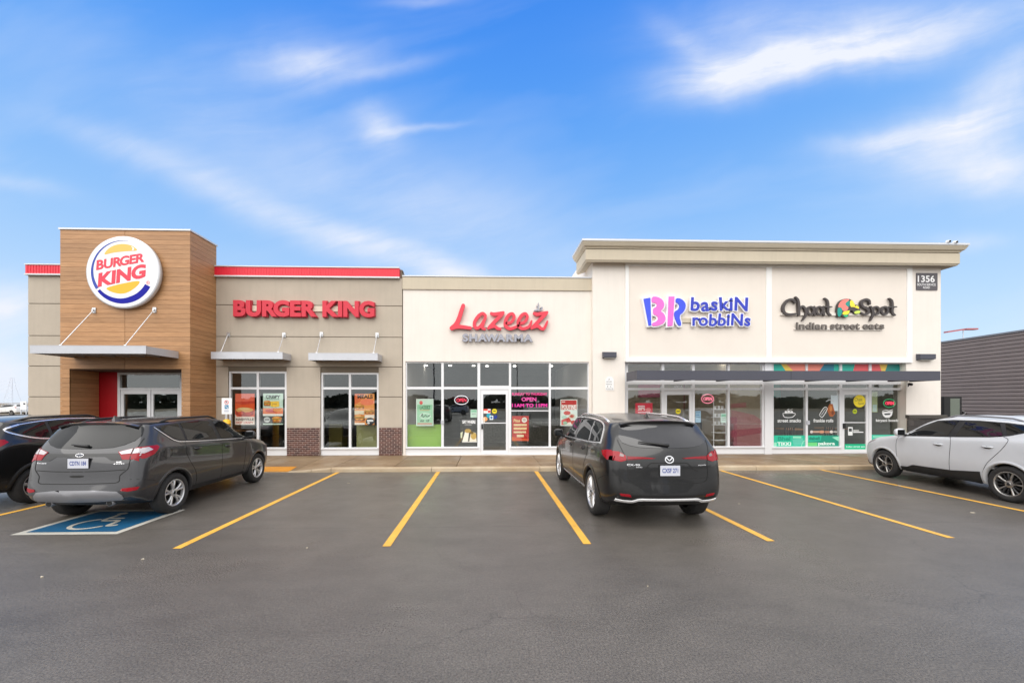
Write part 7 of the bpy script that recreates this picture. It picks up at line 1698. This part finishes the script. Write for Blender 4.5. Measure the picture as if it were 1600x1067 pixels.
# ---------------------------------------------------------------- silver SUV at the right edge
def silver_suv():
    p = base_spec(W=1.82, R=-2.12, F=2.12, wb=2.64, wr=.353, arch=.40, H=1.665, belt=(1.31, 1.03), hood=(1.13, .96), roof=[(-1.85, 1.60), (-1.0, 1.665), (-.4, 1.685), (.15, 1.655)], y_roof_front=.15, y_cowl=1.02, y_roof_rear=-1.85, zu=.22,
                  rear=[.30, .20, .06, .0, .03, .08, .16, .30, .42, .36, .33], rear_z=[.30, .30, .37, .50, .74, 1.05, 1.22, 1.42, 1.56, 1.61, 1.62], nose=[.2, .12, .05, .02, 0, .02, .09, .15, .20, .23, .23], crease_shoulder=.3)
    c = Car('silver_suv', 'silver suv parked nose in at the right edge with dark lower cladding', 'car', P_SILVER, p)
    c.wheels((5, 'twist'), (pbr('machined_alloy', L3(158, 156, 154), .3, metal=.8), M_ALLOYD), .245)
    c.arches(P_SILVER, .05, .012)
    dlo(c, [(-1.78, 1.49), (-1.55, 1.375), (-1.30, 1.29), (-1.0, 1.24), (-.2, 1.178), (.66, 1.122), (.96, 1.105), (.80, 1.20), (.46, 1.385), (.14, 1.53), (-.2, 1.56), (-.7, 1.567), (-1.2, 1.545), (-1.6, 1.50)],
        [[(-1.66, 1.455), (-1.5, 1.385), (-1.27, 1.31), (-1.15, 1.525), (-1.5, 1.488)], [(-1.20, 1.29), (-1.0, 1.262), (-.36, 1.212), (-.46, 1.543), (-.75, 1.547), (-1.06, 1.532)], [(-.20, 1.20), (.58, 1.148), (.68, 1.17), (.41, 1.37), (.10, 1.506), (-.32, 1.541)]])
    seams(c, [[(.93, 1.10), (.96, .9), (.94, .6), (.90, .30)], [(-.26, 1.18), (-.30, 1.05), (-.28, .6), (-.26, .34)], [(-1.22, 1.27), (-1.32, 1.2), (-1.22, 1.0), (-1.0, .72), (-.90, .50)]])
    for ax in 'RL':
        c.patch('cladding', ax, [(-.86, .22), (.88, .19), (.88, .36), (.72, .37), (.56, .435), (-.30, .455), (-.78, .51), (-.86, .52)], M_TRIM, .012, .03); c.line('cladding_lip', ax, [(-.85, .30), (0, .27), (.87, .25)], .012, M_GAP, .014, .01)
        c.patch('headlight', ax, [(1.58, .965), (1.72, .955), (1.90, .88), (1.98, .80), (1.86, .83), (1.70, .90)], M_LCLEAR, .006, .02)
        c.patch('taillight', ax, [(-2.15, 1.02), (-1.9, 1.06), (-1.72, 1.2), (-1.85, 1.24), (-2.1, 1.2)], M_LRED, .008, .02)
        c.patch('fuel_door', ax, chaikin([(-1.72, .98), (-1.54, .98), (-1.52, 1.15), (-1.70, 1.16)], 1), P_SILVER, .004, .008) if ax == 'L' else None
    c.handle(-.05, 1.0, .2, P_SILVER); c.handle(-1.0, 1.045, .2, P_SILVER); c.mirror(.76, 1.14, P_SILVER, .13); c.rails(-1.45, .05, M_SATIN, .055); c.fin(-1.5)
    c.patch('rear_window', 'B', [(-.56, 1.56), (.56, 1.56), (.70, 1.30), (-.70, 1.30)], M_RGLASS, .006, .012)
    c.patch('front_lip', 'F', [(-.7, .22), (.7, .22), (.72, .34), (-.72, .34)], M_TRIM, .012, .04)
    for ax in 'RL': c.patch('front_lip', ax, [(1.74, .20), (2.05, .22), (2.05, .33), (1.76, .27)], M_TRIM, .01, .03)
    for sx in (-1, 1): c.patch('headlight', 'F', [(sx * .45, .80), (sx * .60, .84), (sx * .62, .76), (sx * .48, .74)], M_LCLEAR, .008, .02)
    c.patch('grille', 'F', [(-.42, .74), (.42, .74), (.36, .42), (-.36, .42)], M_TRIM, .006, .02)
    return c.place(11.18, 8.76, -4.3)
suv_grey = graphite_suv(); suv_black = black_suv(); suv_dark = dark_suv(); suv_silver = silver_suv()
# dark SUV waiting in the drive-through lane, and a pale one far behind the left corner
r = copy_tree(suv_dark); r['label'] = 'dark suv waiting in the drive through lane behind the menu board'; r.location = (PX(1530, 19.6) - 2.3, 20.5, 0); r.rotation_euler = (0, 0, radians(90))
def recolour(root, old, new):
    for o in [root] + list(root.children_recursive):
        if o.type == 'MESH' and any(s_.material == old for s_ in o.material_slots):
            me = o.data.copy()
            for i, m in enumerate(me.materials):
                if m == old: me.materials[i] = new
            o.data = me
r = copy_tree(suv_silver); recolour(r, P_SILVER, P_WHITE); r['label'] = 'white suv far off beyond the left corner of the restaurant'; r.name = 'white_suv'; r.location = (PX(6, 62), 63, 0); r.rotation_euler = (0, 0, radians(82))
# parked cars across the lot, seen only as reflections in the shop glass
for src, x, y, rz, lb in ((suv_dark, -4.6, -13.4, 178, 'black suv across the lot mirrored in the right restaurant window'), (suv_black, 4.6, -13.4, 181, 'black suv across the lot mirrored right of the middle shop door'), (suv_silver, 9.4, -13.6, 180, 'pale suv across the lot mirrored in the ice cream shop window'), (suv_silver, -5.0, -36, 95, 'pale suv far across the lot mirrored in the leftmost middle shop pane')):
    r = copy_tree(src); r['label'] = lb; r['group'] = 'cars across the lot'; r.location = (x, y, 0); r.rotation_euler = (0, 0, radians(rz))
